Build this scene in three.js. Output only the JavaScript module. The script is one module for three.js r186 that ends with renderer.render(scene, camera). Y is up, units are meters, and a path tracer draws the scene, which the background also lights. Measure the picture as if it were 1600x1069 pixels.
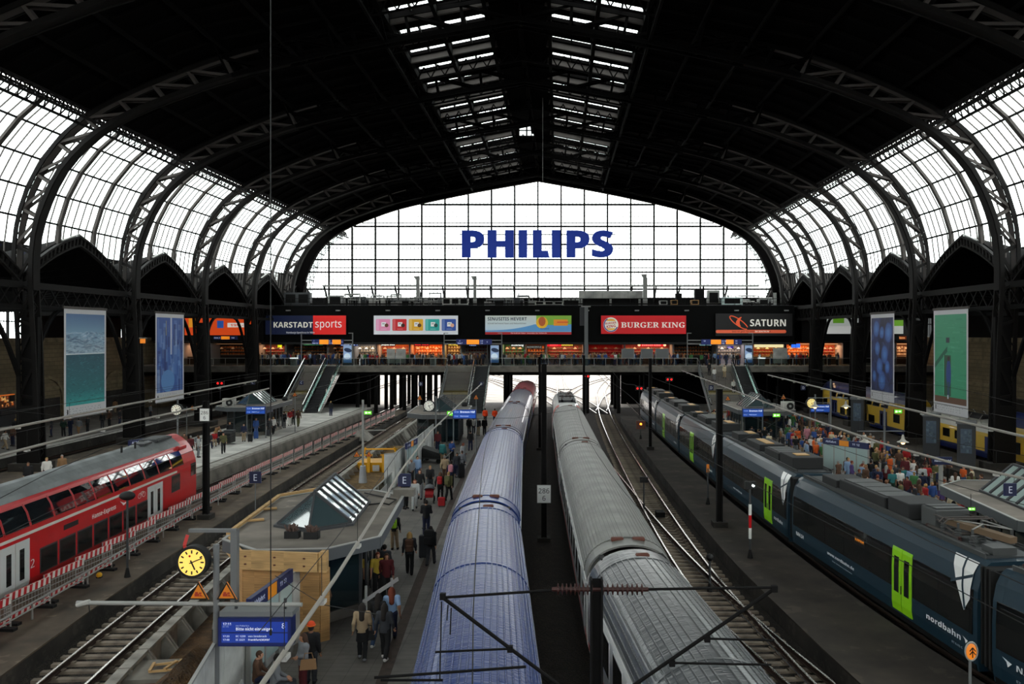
import * as THREE from 'three';
import { RoundedBoxGeometry } from 'three/addons/geometries/RoundedBoxGeometry.js';
import { TextGeometry } from 'three/addons/geometries/TextGeometry.js';
import { FontLoader } from 'three/addons/loaders/FontLoader.js';
import { mergeGeometries } from 'three/addons/utils/BufferGeometryUtils.js';

// ---------- camera, sky, exposure ----------
const F = 1280, CX = 872, CY = 522, HC = 10.8;          // focal length in pixels, principal point, eye height above the rails
const scene = new THREE.Scene();
const camera = new THREE.PerspectiveCamera(2 * Math.atan(534.5 / F) * 180 / Math.PI, 1600 / 1069, 0.3, 700);
camera.position.set(0, HC, 0);
camera.lookAt(0, HC, -10);
camera.setViewOffset(1600, 1069, 800 - CX, 534.5 - CY, 1600, 1069);
scene.background = new THREE.Color().setRGB(1.0, 0.985, 0.965);   // an even overcast sky
scene.backgroundIntensity = 5.4;
const renderer = new THREE.WebGLRenderer({ antialias: true });
renderer.toneMapping = THREE.LinearToneMapping;
renderer.toneMappingExposure = 1.0;
renderer.shadowMap.enabled = true;

// ---------- helpers ----------
let seed = 7;
const rnd = () => { seed = (seed * 1664525 + 1013904223) >>> 0; return seed / 4294967296; };
const rr = (a, b) => a + (b - a) * rnd(), pick = (a) => a[Math.floor(rnd() * a.length)];
const V = (x, y, z) => new THREE.Vector3(x, y, z);
const at = (px, py, d) => [(px - CX) * d / F, HC - (py - CY) * d / F, -d];        // a point at depth d
const gd = (px, py, y = 0) => { const d = F * (HC - y) / (py - CY); return [(px - CX) * d / F, y, -d]; };   // a point on the level y
const gdXZ = (px, py, y = 0.76) => { const q = gd(px, py, y); return [q[0], q[2]]; };
const ordinal = (n) => { const one = ['', 'first', 'second', 'third', 'fourth', 'fifth', 'sixth', 'seventh', 'eighth', 'ninth', 'tenth', 'eleventh', 'twelfth', 'thirteenth', 'fourteenth', 'fifteenth', 'sixteenth', 'seventeenth', 'eighteenth', 'nineteenth']; const ten = ['', '', 'twent', 'thirt', 'fort', 'fift', 'sixt']; return n < 20 ? one[n] : n % 10 ? ten[Math.floor(n / 10)] + 'y-' + one[n % 10] : ten[n / 10] + 'ieth'; };
const lerp = (a, b, t) => a + (b - a) * t;
const lin = (list) => (d) => {                          // smooth curve through [d, x] pairs
  let i = 0; while (i < list.length - 2 && d > list[i + 1][0]) i++;
  const P = list, [d0, x0] = P[i], [d1, x1] = P[i + 1], t = (d - d0) / (d1 - d0);
  const m = (k) => k <= 0 ? (P[1][1] - P[0][1]) / (P[1][0] - P[0][0]) : k >= P.length - 1 ? (P[k][1] - P[k - 1][1]) / (P[k][0] - P[k - 1][0]) : (P[k + 1][1] - P[k - 1][1]) / (P[k + 1][0] - P[k - 1][0]);
  if (t < 0 || t > 1) return t < 0 ? x0 + (d - d0) * m(i) : x1 + (d - d1) * m(i + 1);
  const h = d1 - d0, t2 = t * t, t3 = t2 * t;
  return (2 * t3 - 3 * t2 + 1) * x0 + (t3 - 2 * t2 + t) * h * m(i) + (-2 * t3 + 3 * t2) * x1 + (t3 - t2) * h * m(i + 1);
};
class MB {                                              // collects faces; build() makes one named Mesh of them
  constructor() { this.p = []; this.n = []; this.u = []; }
  vert(x, y, z, nx, ny, nz, u, v) {
    this.p.push(x, y, z); this.n.push(nx, ny, nz);
    if (u !== undefined) { this.u.push(u, v); return; }
    const ax = Math.abs(nx), ay = Math.abs(ny), az = Math.abs(nz);
    if (ay >= ax && ay >= az) this.u.push(x, z); else if (ax >= az) this.u.push(z, y); else this.u.push(x, y);
  }
  tri(a, b, c) {
    const ux = b[0] - a[0], uy = b[1] - a[1], uz = b[2] - a[2], vx = c[0] - a[0], vy = c[1] - a[1], vz = c[2] - a[2];
    let nx = uy * vz - uz * vy, ny = uz * vx - ux * vz, nz = ux * vy - uy * vx; const l = Math.hypot(nx, ny, nz) || 1;
    nx /= l; ny /= l; nz /= l;
    for (const q of [a, b, c]) this.vert(q[0], q[1], q[2], nx, ny, nz);
    return this;
  }
  quad(a, b, c, d) { this.tri(a, b, c); this.tri(a, c, d); return this; }
  quadUV(a, b, c, d) {                                  // a lower left, b lower right, c upper right, d upper left
    const n = V(...b).sub(V(...a)).cross(V(...d).sub(V(...a))).normalize(), P = [[a, 0, 0], [b, 1, 0], [c, 1, 1], [a, 0, 0], [c, 1, 1], [d, 0, 1]];
    for (const [q, u, v] of P) this.vert(q[0], q[1], q[2], n.x, n.y, n.z, u, v);
    return this;
  }
  poly(pts) { for (let i = 1; i < pts.length - 1; i++) this.tri(pts[0], pts[i], pts[i + 1]); return this; }
  hex(c) {                                              // eight corners: 0-3 one end, 4-7 the other, both in the same order
    const [a, b, d, e, f, g, h, i] = c;
    this.quad(e, d, b, a); this.quad(f, g, h, i); this.quad(a, b, g, f); this.quad(b, d, h, g); this.quad(d, e, i, h); this.quad(e, a, f, i); return this;
  }
  box(x, y, z, sx, sy, sz, ry = 0) {
    const c = Math.cos(ry), s = Math.sin(ry), P = (dx, dy, dz) => [x + dx * c + dz * s, y + dy, z - dx * s + dz * c], a = sx / 2, b = sy / 2, d = sz / 2;
    return this.hex([P(-a, -b, -d), P(a, -b, -d), P(a, b, -d), P(-a, b, -d), P(-a, -b, d), P(a, -b, d), P(a, b, d), P(-a, b, d)]);
  }
  bar(a, b, w, h = w, up = [0, 1, 0]) {
    const A = V(...a), B = V(...b), t = B.clone().sub(A).normalize(); let U = V(...up); if (Math.abs(t.dot(U)) > 0.98) U = V(0, 0, 1);
    const s = t.clone().cross(U).normalize().multiplyScalar(w / 2), n = s.clone().cross(t).normalize().multiplyScalar(h / 2), C = [];
    for (const q of [A, B]) for (const [i, j] of [[-1, -1], [1, -1], [1, 1], [-1, 1]]) C.push(q.clone().addScaledVector(s, i).addScaledVector(n, j).toArray());
    return this.hex(C);
  }
  path(pts, w, h, up) { for (let i = 0; i < pts.length - 1; i++) this.bar(pts[i], pts[i + 1], w, h, up); return this; }
  tube(pts, r, n = 6) {
    const P = pts.map((q) => V(...q)), rings = P.map((q, i) => {
      const t = P[Math.min(i + 1, P.length - 1)].clone().sub(P[Math.max(i - 1, 0)]).normalize(), U = Math.abs(t.y) > 0.95 ? V(0, 0, 1) : V(0, 1, 0), s = t.clone().cross(U).normalize(), m = s.clone().cross(t);
      const R = Array.isArray(r) ? r[i] : r;
      return [...Array(n)].map((_, k) => { const a = k / n * 2 * Math.PI, d = s.clone().multiplyScalar(Math.cos(a)).addScaledVector(m, Math.sin(a)); return [q.clone().addScaledVector(d, R), d]; });
    });
    const put = ([q, d]) => this.vert(q.x, q.y, q.z, d.x, d.y, d.z);
    for (let i = 0; i < rings.length - 1; i++) for (let k = 0; k < n; k++) {
      const a = rings[i][k], b = rings[i][(k + 1) % n], c = rings[i + 1][(k + 1) % n], d = rings[i + 1][k];
      put(a); put(c); put(b); put(a); put(d); put(c);
    }
    const cap = (R, f) => { const q = R.map(([v]) => v.toArray()); this.poly(f ? q.reverse() : q); };
    cap(rings[0], false); cap(rings[rings.length - 1], true); return this;
  }
  cyl(x, y, z, r, h, n = 12, r2 = r) { return this.tube([[x, y, z], [x, y + h, z]], [r, r2], n); }
  prism(poly, z0, z1) {                                 // outline in x, y (anticlockwise), from z0 to z1 (z1 > z0)
    const pts = poly.map(([x, y]) => new THREE.Vector2(x, y));
    for (const [i, j, k] of THREE.ShapeUtils.triangulateShape(pts, [])) {
      const q = (m, z) => [poly[m][0], poly[m][1], z];
      this.tri(q(i, z1), q(j, z1), q(k, z1)); this.tri(q(k, z0), q(j, z0), q(i, z0));
    }
    for (let i = 0; i < poly.length; i++) { const a = poly[i], b = poly[(i + 1) % poly.length]; this.quad([a[0], a[1], z0], [b[0], b[1], z0], [b[0], b[1], z1], [a[0], a[1], z1]); }
    return this;
  }
  slab(poly, y0, y1) {                                  // outline in x, z, from y0 up to y1
    let P = poly, area = 0; for (let i = 0; i < P.length; i++) { const a = P[i], b = P[(i + 1) % P.length]; area += a[0] * b[1] - b[0] * a[1]; }
    if (area > 0) P = [...P].reverse();
    const pts = P.map(([x, z]) => new THREE.Vector2(x, z));
    for (const [i, j, k] of THREE.ShapeUtils.triangulateShape(pts, [])) {
      const q = (m, y) => [P[m][0], y, P[m][1]];
      this.tri(q(i, y1), q(j, y1), q(k, y1)); this.tri(q(k, y0), q(j, y0), q(i, y0));
    }
    for (let i = 0; i < P.length; i++) { const a = P[i], b = P[(i + 1) % P.length]; this.quad([a[0], y0, a[1]], [b[0], y0, b[1]], [b[0], y1, b[1]], [a[0], y1, a[1]]); }
    return this;
  }
  add(g, m) {                                           // a ready geometry
    const q = g.index ? g.toNonIndexed() : g.clone(); if (m) q.applyMatrix4(m);
    const p = q.attributes.position.array, n = q.attributes.normal.array, u = q.attributes.uv?.array;
    for (let i = 0; i < p.length / 3; i++) this.vert(p[3 * i], p[3 * i + 1], p[3 * i + 2], n[3 * i], n[3 * i + 1], n[3 * i + 2], ...(u ? [u[2 * i], u[2 * i + 1]] : []));
    return this;
  }
  geo() {
    const g = new THREE.BufferGeometry();
    g.setAttribute('position', new THREE.Float32BufferAttribute(this.p, 3)); g.setAttribute('normal', new THREE.Float32BufferAttribute(this.n, 3)); g.setAttribute('uv', new THREE.Float32BufferAttribute(this.u, 2));
    return g;
  }
  build(name, m, parent) { return mesh(name, this.geo(), m, parent); }
}
const used = new Map();
const numbered = (n) => { const k = used.get(n) ?? 0; used.set(n, k + 1); return k ? n + '_' + String(k).padStart(3, '0') : n; };
function mesh(name, geo, m, parent = scene) { const o = new THREE.Mesh(geo, m); o.name = parent === scene ? numbered(name) : name; parent.add(o); return o; }
function tag(o, label, category, group, kind) { if (label) o.userData.label = label; if (category) o.userData.category = category; if (group) o.userData.group = group; if (kind) o.userData.kind = kind; return o; }
function thing(name, label, category, [x, y, z] = [0, 0, 0], turn = 0, group) { const o = new THREE.Group(); o.name = numbered(name); o.position.set(x, y, z); o.rotation.y = turn; scene.add(o); return tag(o, label, category, group); }
function struct(name, parent = scene) { const o = new THREE.Group(); o.name = parent === scene ? numbered(name) : name; parent.add(o); if (parent === scene) o.userData.kind = 'structure'; return o; }
function part(name, parent, pos = [0, 0, 0]) { const o = new THREE.Group(); o.name = name; o.position.set(...pos); parent.add(o); return o; }
const dup = (src, pos, turn, label, group) => { const c = src.clone(); c.name = numbered(src.name.replace(/_\d{3}$/, '')); if (pos) c.position.set(...pos); if (turn !== undefined && turn !== null) c.rotation.y = turn; c.userData = { ...src.userData }; if (label) c.userData.label = label; if (group) c.userData.group = group; scene.add(c); return c; };

// ---------- materials ----------
function noise2(px, py, P) {                            // tileable value noise, period P
  const h = (x, y) => { const s = Math.sin(((x % P + P) % P) * 127.1 + ((y % P + P) % P) * 311.7) * 43758.5453; return s - Math.floor(s); };
  const x = Math.floor(px), y = Math.floor(py), fx = px - x, fy = py - y, u = fx * fx * (3 - 2 * fx), v = fy * fy * (3 - 2 * fy);
  return lerp(lerp(h(x, y), h(x + 1, y), u), lerp(h(x, y + 1), h(x + 1, y + 1), u), v);
}
const fbm = (u, v, base, oct) => { let s = 0, a = 0.5, t = 0; for (let o = 0, f = base; o < oct; o++, f *= 2, a *= 0.55) { s += a * noise2(u * f, v * f, f); t += a; } return s / t; };
function dataTex(size, fn, srgb = true, rep = 1) {
  const d = new Uint8Array(size * size * 4);
  for (let y = 0; y < size; y++) for (let x = 0; x < size; x++) { const c = fn(x / size, y / size); const [r, g, b] = Array.isArray(c) ? c : [c, c, c]; const i = (y * size + x) * 4; d[i] = Math.max(0, Math.min(255, r * 255)); d[i + 1] = Math.max(0, Math.min(255, g * 255)); d[i + 2] = Math.max(0, Math.min(255, b * 255)); d[i + 3] = 255; }
  const t = new THREE.DataTexture(d, size, size); t.wrapS = t.wrapT = THREE.RepeatWrapping; t.magFilter = THREE.LinearFilter; t.minFilter = THREE.LinearFilter; if (srgb) t.colorSpace = THREE.SRGBColorSpace; t.repeat.set(rep, rep); t.needsUpdate = true; return t;
}
const rep = (t, a, b = a) => { const c = t.clone(); c.repeat.set(a, b); c.needsUpdate = true; return c; };
const TX = {
  mottle: dataTex(256, (u, v) => 0.62 + 0.38 * fbm(u, v, 4, 5)),
  stain: dataTex(256, (u, v) => { const a = fbm(u, v, 3, 5), b = fbm(u + 0.37, v + 0.11, 8, 4); return 0.45 + 0.5 * a + 0.25 * (b - 0.5) + (b > 0.72 ? 0.12 : 0); }),
  ballast: dataTex(512, (u, v) => { const a = noise2(u * 64, v * 64, 64), b = noise2(u * 128 + 5, v * 128, 128), c = fbm(u, v, 4, 4); const q = 0.2 + 0.5 * a * b + 0.45 * c * a; return [q, q * 0.95, q * 0.9]; }),
  stones: dataTex(512, (u, v) => 0.6 * noise2(u * 64, v * 64, 64) + 0.4 * noise2(u * 128 + 5, v * 128, 128), false),
  wood: dataTex(256, (u, v) => { const g = fbm(u * 0.25 + 0.02 * Math.sin(v * 6.28), v, 4, 3), r = noise2(u * 4, v * 64, 64); const q = 0.72 + 0.2 * g + 0.14 * (r - 0.5); return [q, q * 0.9, q * 0.74]; }),
  dent: dataTex(256, (u, v) => 0.5 * fbm(u, v, 8, 3) + 0.5 * noise2(u * 8, v * 32, 32), false),
  pave: dataTex(256, (u, v) => { const j = ((u * 4) % 1 < 0.025 || (v * 8) % 1 < 0.04) ? 0.8 : 1; const k = noise2(Math.floor(u * 4) + 0.5, Math.floor(v * 8) + 0.5, 8); return j * (0.68 + 0.16 * k + 0.22 * fbm(u, v, 6, 4)); }),
  brick: dataTex(256, (u, v) => { const row = Math.floor(v * 8), x = (u * 4 + (row % 2) * 0.5) % 1, y = (v * 8) % 1; const m = x < 0.03 || y < 0.07; const k = noise2(Math.floor(u * 4 + (row % 2) * 0.5) + 0.5, row + 0.5, 8); return m ? 0.62 : 0.7 + 0.25 * k + 0.1 * (fbm(u, v, 8, 3) - 0.5); }),
};
const mat = (color, roughness = 0.7, metalness = 0, extra = {}) => { const m = new THREE.MeshPhysicalMaterial({ color, roughness, metalness, ...extra }); return m; };
const glow = (color, k, extra = {}) => mat(0x222222, 0.6, 0, { emissive: color, emissiveIntensity: k, ...extra });
const M = {
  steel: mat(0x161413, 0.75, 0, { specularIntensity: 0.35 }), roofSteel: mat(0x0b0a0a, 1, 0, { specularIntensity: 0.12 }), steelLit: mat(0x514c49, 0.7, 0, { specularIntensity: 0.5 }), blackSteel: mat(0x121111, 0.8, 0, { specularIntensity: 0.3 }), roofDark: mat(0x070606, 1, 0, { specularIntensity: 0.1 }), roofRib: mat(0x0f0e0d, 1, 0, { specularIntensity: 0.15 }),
  glass: mat(0xf4fbfa, 0, 0, { transmission: 1, thickness: 0, ior: 1.45 }), milky: mat(0xeaf4f4, 0.0, 0, { transmission: 1, thickness: 0, ior: 1.45 }), paneDark: mat(0x14171a, 0.08, 0, { clearcoat: 0.6, clearcoatRoughness: 0.05 }),
  greenGlass: mat(0xb9d6cf, 0.05, 0, { transmission: 0.75, thickness: 0 }), sky: mat(0x9dbdb6, 0, 0, { transmission: 0.8, thickness: 0 }),
  concrete: mat(0x8d877d, 0.9, 0, { map: rep(TX.mottle, 0.4) }), concreteDark: mat(0x4a453f, 0.92, 0, { map: rep(TX.stain, 0.22) }), concreteLight: mat(0xb9b4aa, 0.85, 0, { map: rep(TX.mottle, 0.5) }),
  oldPlatform: mat(0x7b6b59, 0.95, 0, { map: rep(TX.stain, 0.16) }), oldPlatformDark: mat(0x4f463d, 0.95, 0, { map: rep(TX.stain, 0.16) }),
  paving: mat(0x7d7871, 0.72, 0, { map: rep(TX.pave, 0.4) }), pavingLight: mat(0xdedbd3, 0.7, 0, { map: rep(TX.pave, 0.3) }), tactile: mat(0x54463d, 0.85, 0, { map: rep(TX.mottle, 1) }),
  ballast: mat(0x51453b, 1, 0, { map: rep(TX.ballast, 0.5), bumpMap: rep(TX.stones, 0.5), bumpScale: 0.06 }), ballastGrey: mat(0x6a645c, 1, 0, { map: rep(TX.ballast, 0.5), bumpMap: rep(TX.stones, 0.5), bumpScale: 0.06 }), ballastPale: mat(0xa9a49c, 1, 0, { map: rep(TX.mottle, 0.08) }),
  rail: mat(0xb4b0aa, 0.22, 1), railSide: mat(0x3b2a22, 0.8, 0.3), sleeper: mat(0x8f8273, 0.92, 0, { map: rep(TX.mottle, 1.2) }), sleeperWood: mat(0x857869, 0.95, 0, { map: rep(TX.mottle, 1.1) }),
  stone: mat(0x9c8b6c, 0.9, 0, { map: rep(TX.brick, 0.25) }), stoneTrim: mat(0xa89877, 0.9, 0, { map: rep(TX.mottle, 0.5) }),
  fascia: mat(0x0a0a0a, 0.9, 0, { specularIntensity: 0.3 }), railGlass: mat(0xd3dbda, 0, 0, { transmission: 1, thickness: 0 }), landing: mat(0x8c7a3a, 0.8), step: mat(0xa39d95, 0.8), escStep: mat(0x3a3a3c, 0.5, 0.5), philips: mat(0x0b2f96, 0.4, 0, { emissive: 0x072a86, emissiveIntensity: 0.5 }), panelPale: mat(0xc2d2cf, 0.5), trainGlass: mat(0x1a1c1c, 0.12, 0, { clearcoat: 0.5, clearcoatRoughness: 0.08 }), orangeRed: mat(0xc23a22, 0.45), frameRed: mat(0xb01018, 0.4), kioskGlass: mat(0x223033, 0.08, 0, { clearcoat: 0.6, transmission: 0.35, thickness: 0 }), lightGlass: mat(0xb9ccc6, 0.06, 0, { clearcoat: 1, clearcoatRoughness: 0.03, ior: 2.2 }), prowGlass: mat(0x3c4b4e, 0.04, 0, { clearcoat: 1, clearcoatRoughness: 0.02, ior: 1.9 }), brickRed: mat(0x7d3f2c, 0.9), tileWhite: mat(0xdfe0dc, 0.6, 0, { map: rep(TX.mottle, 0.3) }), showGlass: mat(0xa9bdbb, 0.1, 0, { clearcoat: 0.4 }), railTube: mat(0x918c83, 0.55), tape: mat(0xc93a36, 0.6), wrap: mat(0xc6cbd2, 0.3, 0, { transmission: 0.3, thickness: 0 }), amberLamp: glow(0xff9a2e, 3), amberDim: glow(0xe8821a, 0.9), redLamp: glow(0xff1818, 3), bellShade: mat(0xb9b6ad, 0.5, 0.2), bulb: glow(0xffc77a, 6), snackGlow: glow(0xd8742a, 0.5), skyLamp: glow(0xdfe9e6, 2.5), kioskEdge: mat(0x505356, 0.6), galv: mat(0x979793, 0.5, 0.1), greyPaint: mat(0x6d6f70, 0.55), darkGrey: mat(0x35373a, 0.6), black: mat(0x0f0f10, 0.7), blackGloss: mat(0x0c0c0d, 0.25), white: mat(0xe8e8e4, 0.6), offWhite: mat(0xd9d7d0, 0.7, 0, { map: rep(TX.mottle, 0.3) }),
  red: mat(0xc41019, 0.35, 0, { clearcoat: 0.5 }), signBlue: mat(0x15204f, 0.4), orange: mat(0xe2801a, 0.5), yellow: mat(0xe0a411, 0.5), lime: mat(0x8fd214, 0.4, 0, { clearcoat: 0.4 }), rust: mat(0x5a2f22, 0.7),
  wood: mat(0xd6b68e, 0.8, 0, { map: rep(TX.wood, 0.6) }), woodPale: mat(0xe4cda8, 0.8, 0, { map: rep(TX.wood, 0.9) }), sand: mat(0xa98654, 1, 0, { map: rep(TX.stain, 0.5), bumpMap: rep(TX.stones, 0.3), bumpScale: 0.08 }), earth: mat(0x7c5a36, 1, 0, { map: rep(TX.stain, 0.6), bumpMap: rep(TX.stones, 0.4), bumpScale: 0.1 }),
  rubber: mat(0x131313, 0.95), chrome: mat(0xbdbdbb, 0.25, 0.9), roofFelt: mat(0xa0968a, 0.95, 0, { map: rep(TX.stain, 0.12) }), insulator: mat(0x3a1610, 0.55),
};
function canvasTex(w, h, draw) { const c = document.createElement('canvas'); c.width = w; c.height = h; draw(c.getContext('2d'), w, h); const t = new THREE.CanvasTexture(c); t.colorSpace = THREE.SRGBColorSpace; return t; }
const print = (w, h, draw, o = {}) => mat(0xffffff, o.rough ?? 0.55, 0, { map: canvasTex(w, h, draw), ...(o.alpha ? { transparent: true } : {}) });
const litPrint = (w, h, draw, k = 1) => { const t = canvasTex(w, h, draw); return mat(0xffffff, 0.5, 0, { map: t, emissive: 0xffffff, emissiveMap: t, emissiveIntensity: k }); };
const fill = (g, c, x, y, w, h) => { g.fillStyle = c; g.fillRect(x, y, w, h); };
const txt = (g, s, x, y, size, c, o = {}) => { g.fillStyle = c; g.font = (o.bold ? 'bold ' : '') + size + 'px ' + (o.font ?? 'sans-serif'); g.textAlign = o.align ?? 'left'; g.textBaseline = o.base ?? 'alphabetic'; if (o.sx) { g.save(); g.translate(x, y); g.scale(o.sx, 1); g.fillText(s, 0, 0); g.restore(); } else g.fillText(s, x, y); };
// a flat printed board: casing box plus a printed face on its +z side (and on its back if asked); returns the casing
function board(parent, w, h, t, face, casing, { name = 'panel', faceName = 'print', back = false, y = 0, x = 0, z = 0 } = {}) {
  const b = new MB().box(x, y, z, w, h, t).build(name, casing, parent), e = t / 2 + 0.004;
  new MB().quadUV([x - w / 2 + 0.02, y - h / 2 + 0.02, z + e], [x + w / 2 - 0.02, y - h / 2 + 0.02, z + e], [x + w / 2 - 0.02, y + h / 2 - 0.02, z + e], [x - w / 2 + 0.02, y + h / 2 - 0.02, z + e]).build(faceName, face, b);
  if (back) new MB().quadUV([x + w / 2 - 0.02, y - h / 2 + 0.02, z - e], [x - w / 2 + 0.02, y - h / 2 + 0.02, z - e], [x - w / 2 + 0.02, y + h / 2 - 0.02, z - e], [x + w / 2 - 0.02, y + h / 2 - 0.02, z - e]).build(faceName, face, b);
  return b;
}
// ---------- the hall ----------
const AX = -3.2, GZ = -130, BAY = 15.3, FR = [17.3, 32.6, 47.9, 63.2, 78.5, 93.8, 109.1, 124.4];   // axis of the hall, north gable, depth of the arched frames
const smooth = (pts, n) => new THREE.CatmullRomCurve3(pts.map(([x, y]) => V(x, y, 0)), false, 'centripetal').getSpacedPoints(n).map((q) => [q.x, q.y]);
const INNER = smooth([[36.7, 0.3], [37, 10], [37.25, 15.5], [37.0, 18.6], [36.2, 21.1], [34.9, 23.6], [32.6, 26], [29.6, 27.8], [25.8, 29.3], [22.3, 30.5], [11.1, 33.0], [0, 35]], 44);
const OUTER = smooth([[38.1, 0.3], [38.2, 10], [38.5, 15.6], [38.5, 17.4], [38.2, 19.7], [37.45, 22], [36.3, 24.1], [34.8, 26], [33, 27.5], [29.8, 29.2], [22.3, 32.1], [11.1, 34.8], [0, 36.8]], 44);
const GL = [[38.85, 15.2], [38.85, 17.6], [38.55, 19.9], [37.85, 22.15], [36.75, 24.25], [35.2, 26.15], [33.4, 27.75]];
const roofY = (x) => x < 22.3 ? 37.2 - 0.2 * x : x < 29.8 ? lerp(32.74, 29.9, (x - 22.3) / 7.5) : lerp(29.9, 28.1, (x - 29.8) / 3.4);
const paneSide = new MB().quad([0, -0.85, 1.2], [0, -0.85, -1.2], [0, 0.85, -1.2], [0, 0.85, 1.2]).geo(), paneSideBig = new MB().quad([0, -2.6, 1.2], [0, -2.6, -1.2], [0, 2.6, -1.2], [0, 2.6, 1.2]).geo();
const archY = (t) => 19.3 - 1.9 * t - 1.9 * t * t;      // pointed cross roof over the side naves, t = distance from the middle of the bay / half a bay

// arched frames: posts, chords, struts
{
  const make = () => {
    const f = struct('arch_truss'); f.name = 'arch_truss';
    for (const s of [-1, 1]) {
      const I = INNER.map(([x, y]) => [AX + s * x, y, 0]), O = OUTER.map(([x, y]) => [AX + s * x, y, 0]);
      for (const [C, w] of [[I, 0.34], [O, 0.3]]) {
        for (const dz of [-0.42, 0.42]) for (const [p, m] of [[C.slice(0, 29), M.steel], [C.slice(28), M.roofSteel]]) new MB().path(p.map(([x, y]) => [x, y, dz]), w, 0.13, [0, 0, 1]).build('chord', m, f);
        const l = new MB();
        for (let i = 0; i < 34; i++) { const a = C[i], b = C[i + 1], m = [(a[0] + b[0]) / 2, (a[1] + b[1]) / 2]; l.bar([a[0], a[1], -0.4], [m[0], m[1], 0.4], 0.07); l.bar([m[0], m[1], 0.4], [b[0], b[1], -0.4], 0.07); }
        l.build('lacing', M.steel, f);
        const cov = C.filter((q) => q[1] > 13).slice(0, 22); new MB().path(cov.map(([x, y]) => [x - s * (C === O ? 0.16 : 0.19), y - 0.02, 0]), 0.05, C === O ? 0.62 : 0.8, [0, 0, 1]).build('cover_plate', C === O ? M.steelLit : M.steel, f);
      }
      // radial struts and diagonals in the haunch and along the roof
      const nearest = (C, q) => C.reduce((b, c) => Math.hypot(c[0] - q[0], c[1] - q[1]) < Math.hypot(b[0] - q[0], b[1] - q[1]) ? c : b);
      let prev = null;
      for (let i = 2; i <= 44; i += i < 32 ? 2 : 3) {
        const o = O[i], n = nearest(I, o);
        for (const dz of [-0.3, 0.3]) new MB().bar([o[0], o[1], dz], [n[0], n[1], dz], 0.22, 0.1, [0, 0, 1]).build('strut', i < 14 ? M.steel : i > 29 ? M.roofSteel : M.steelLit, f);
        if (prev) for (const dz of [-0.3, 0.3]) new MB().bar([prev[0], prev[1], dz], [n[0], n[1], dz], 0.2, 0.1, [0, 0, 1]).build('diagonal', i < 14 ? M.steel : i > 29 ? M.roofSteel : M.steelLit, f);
        prev = o;
      }
      new MB().box(AX + s * 37.45, 6.4, 0, 1.25, 11.4, 0.4).build('web_plate', M.blackSteel, f); for (const dz of [-0.45, 0.45]) new MB().box(AX + s * 37.45, 3.0, dz, 1.5, 4.6, 0.05).build('cover_plate', M.steel, f);
      new MB().box(AX + s * 37.4, 0.55, 0, 2.6, 0.7, 1.7).build('footing', M.concreteDark, f);
    }
    return f;
  };
  const f0 = make(); f0.position.z = -FR[0];
  for (const d of FR.slice(1)) dup(f0, [0, 0, -d]);
}
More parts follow.
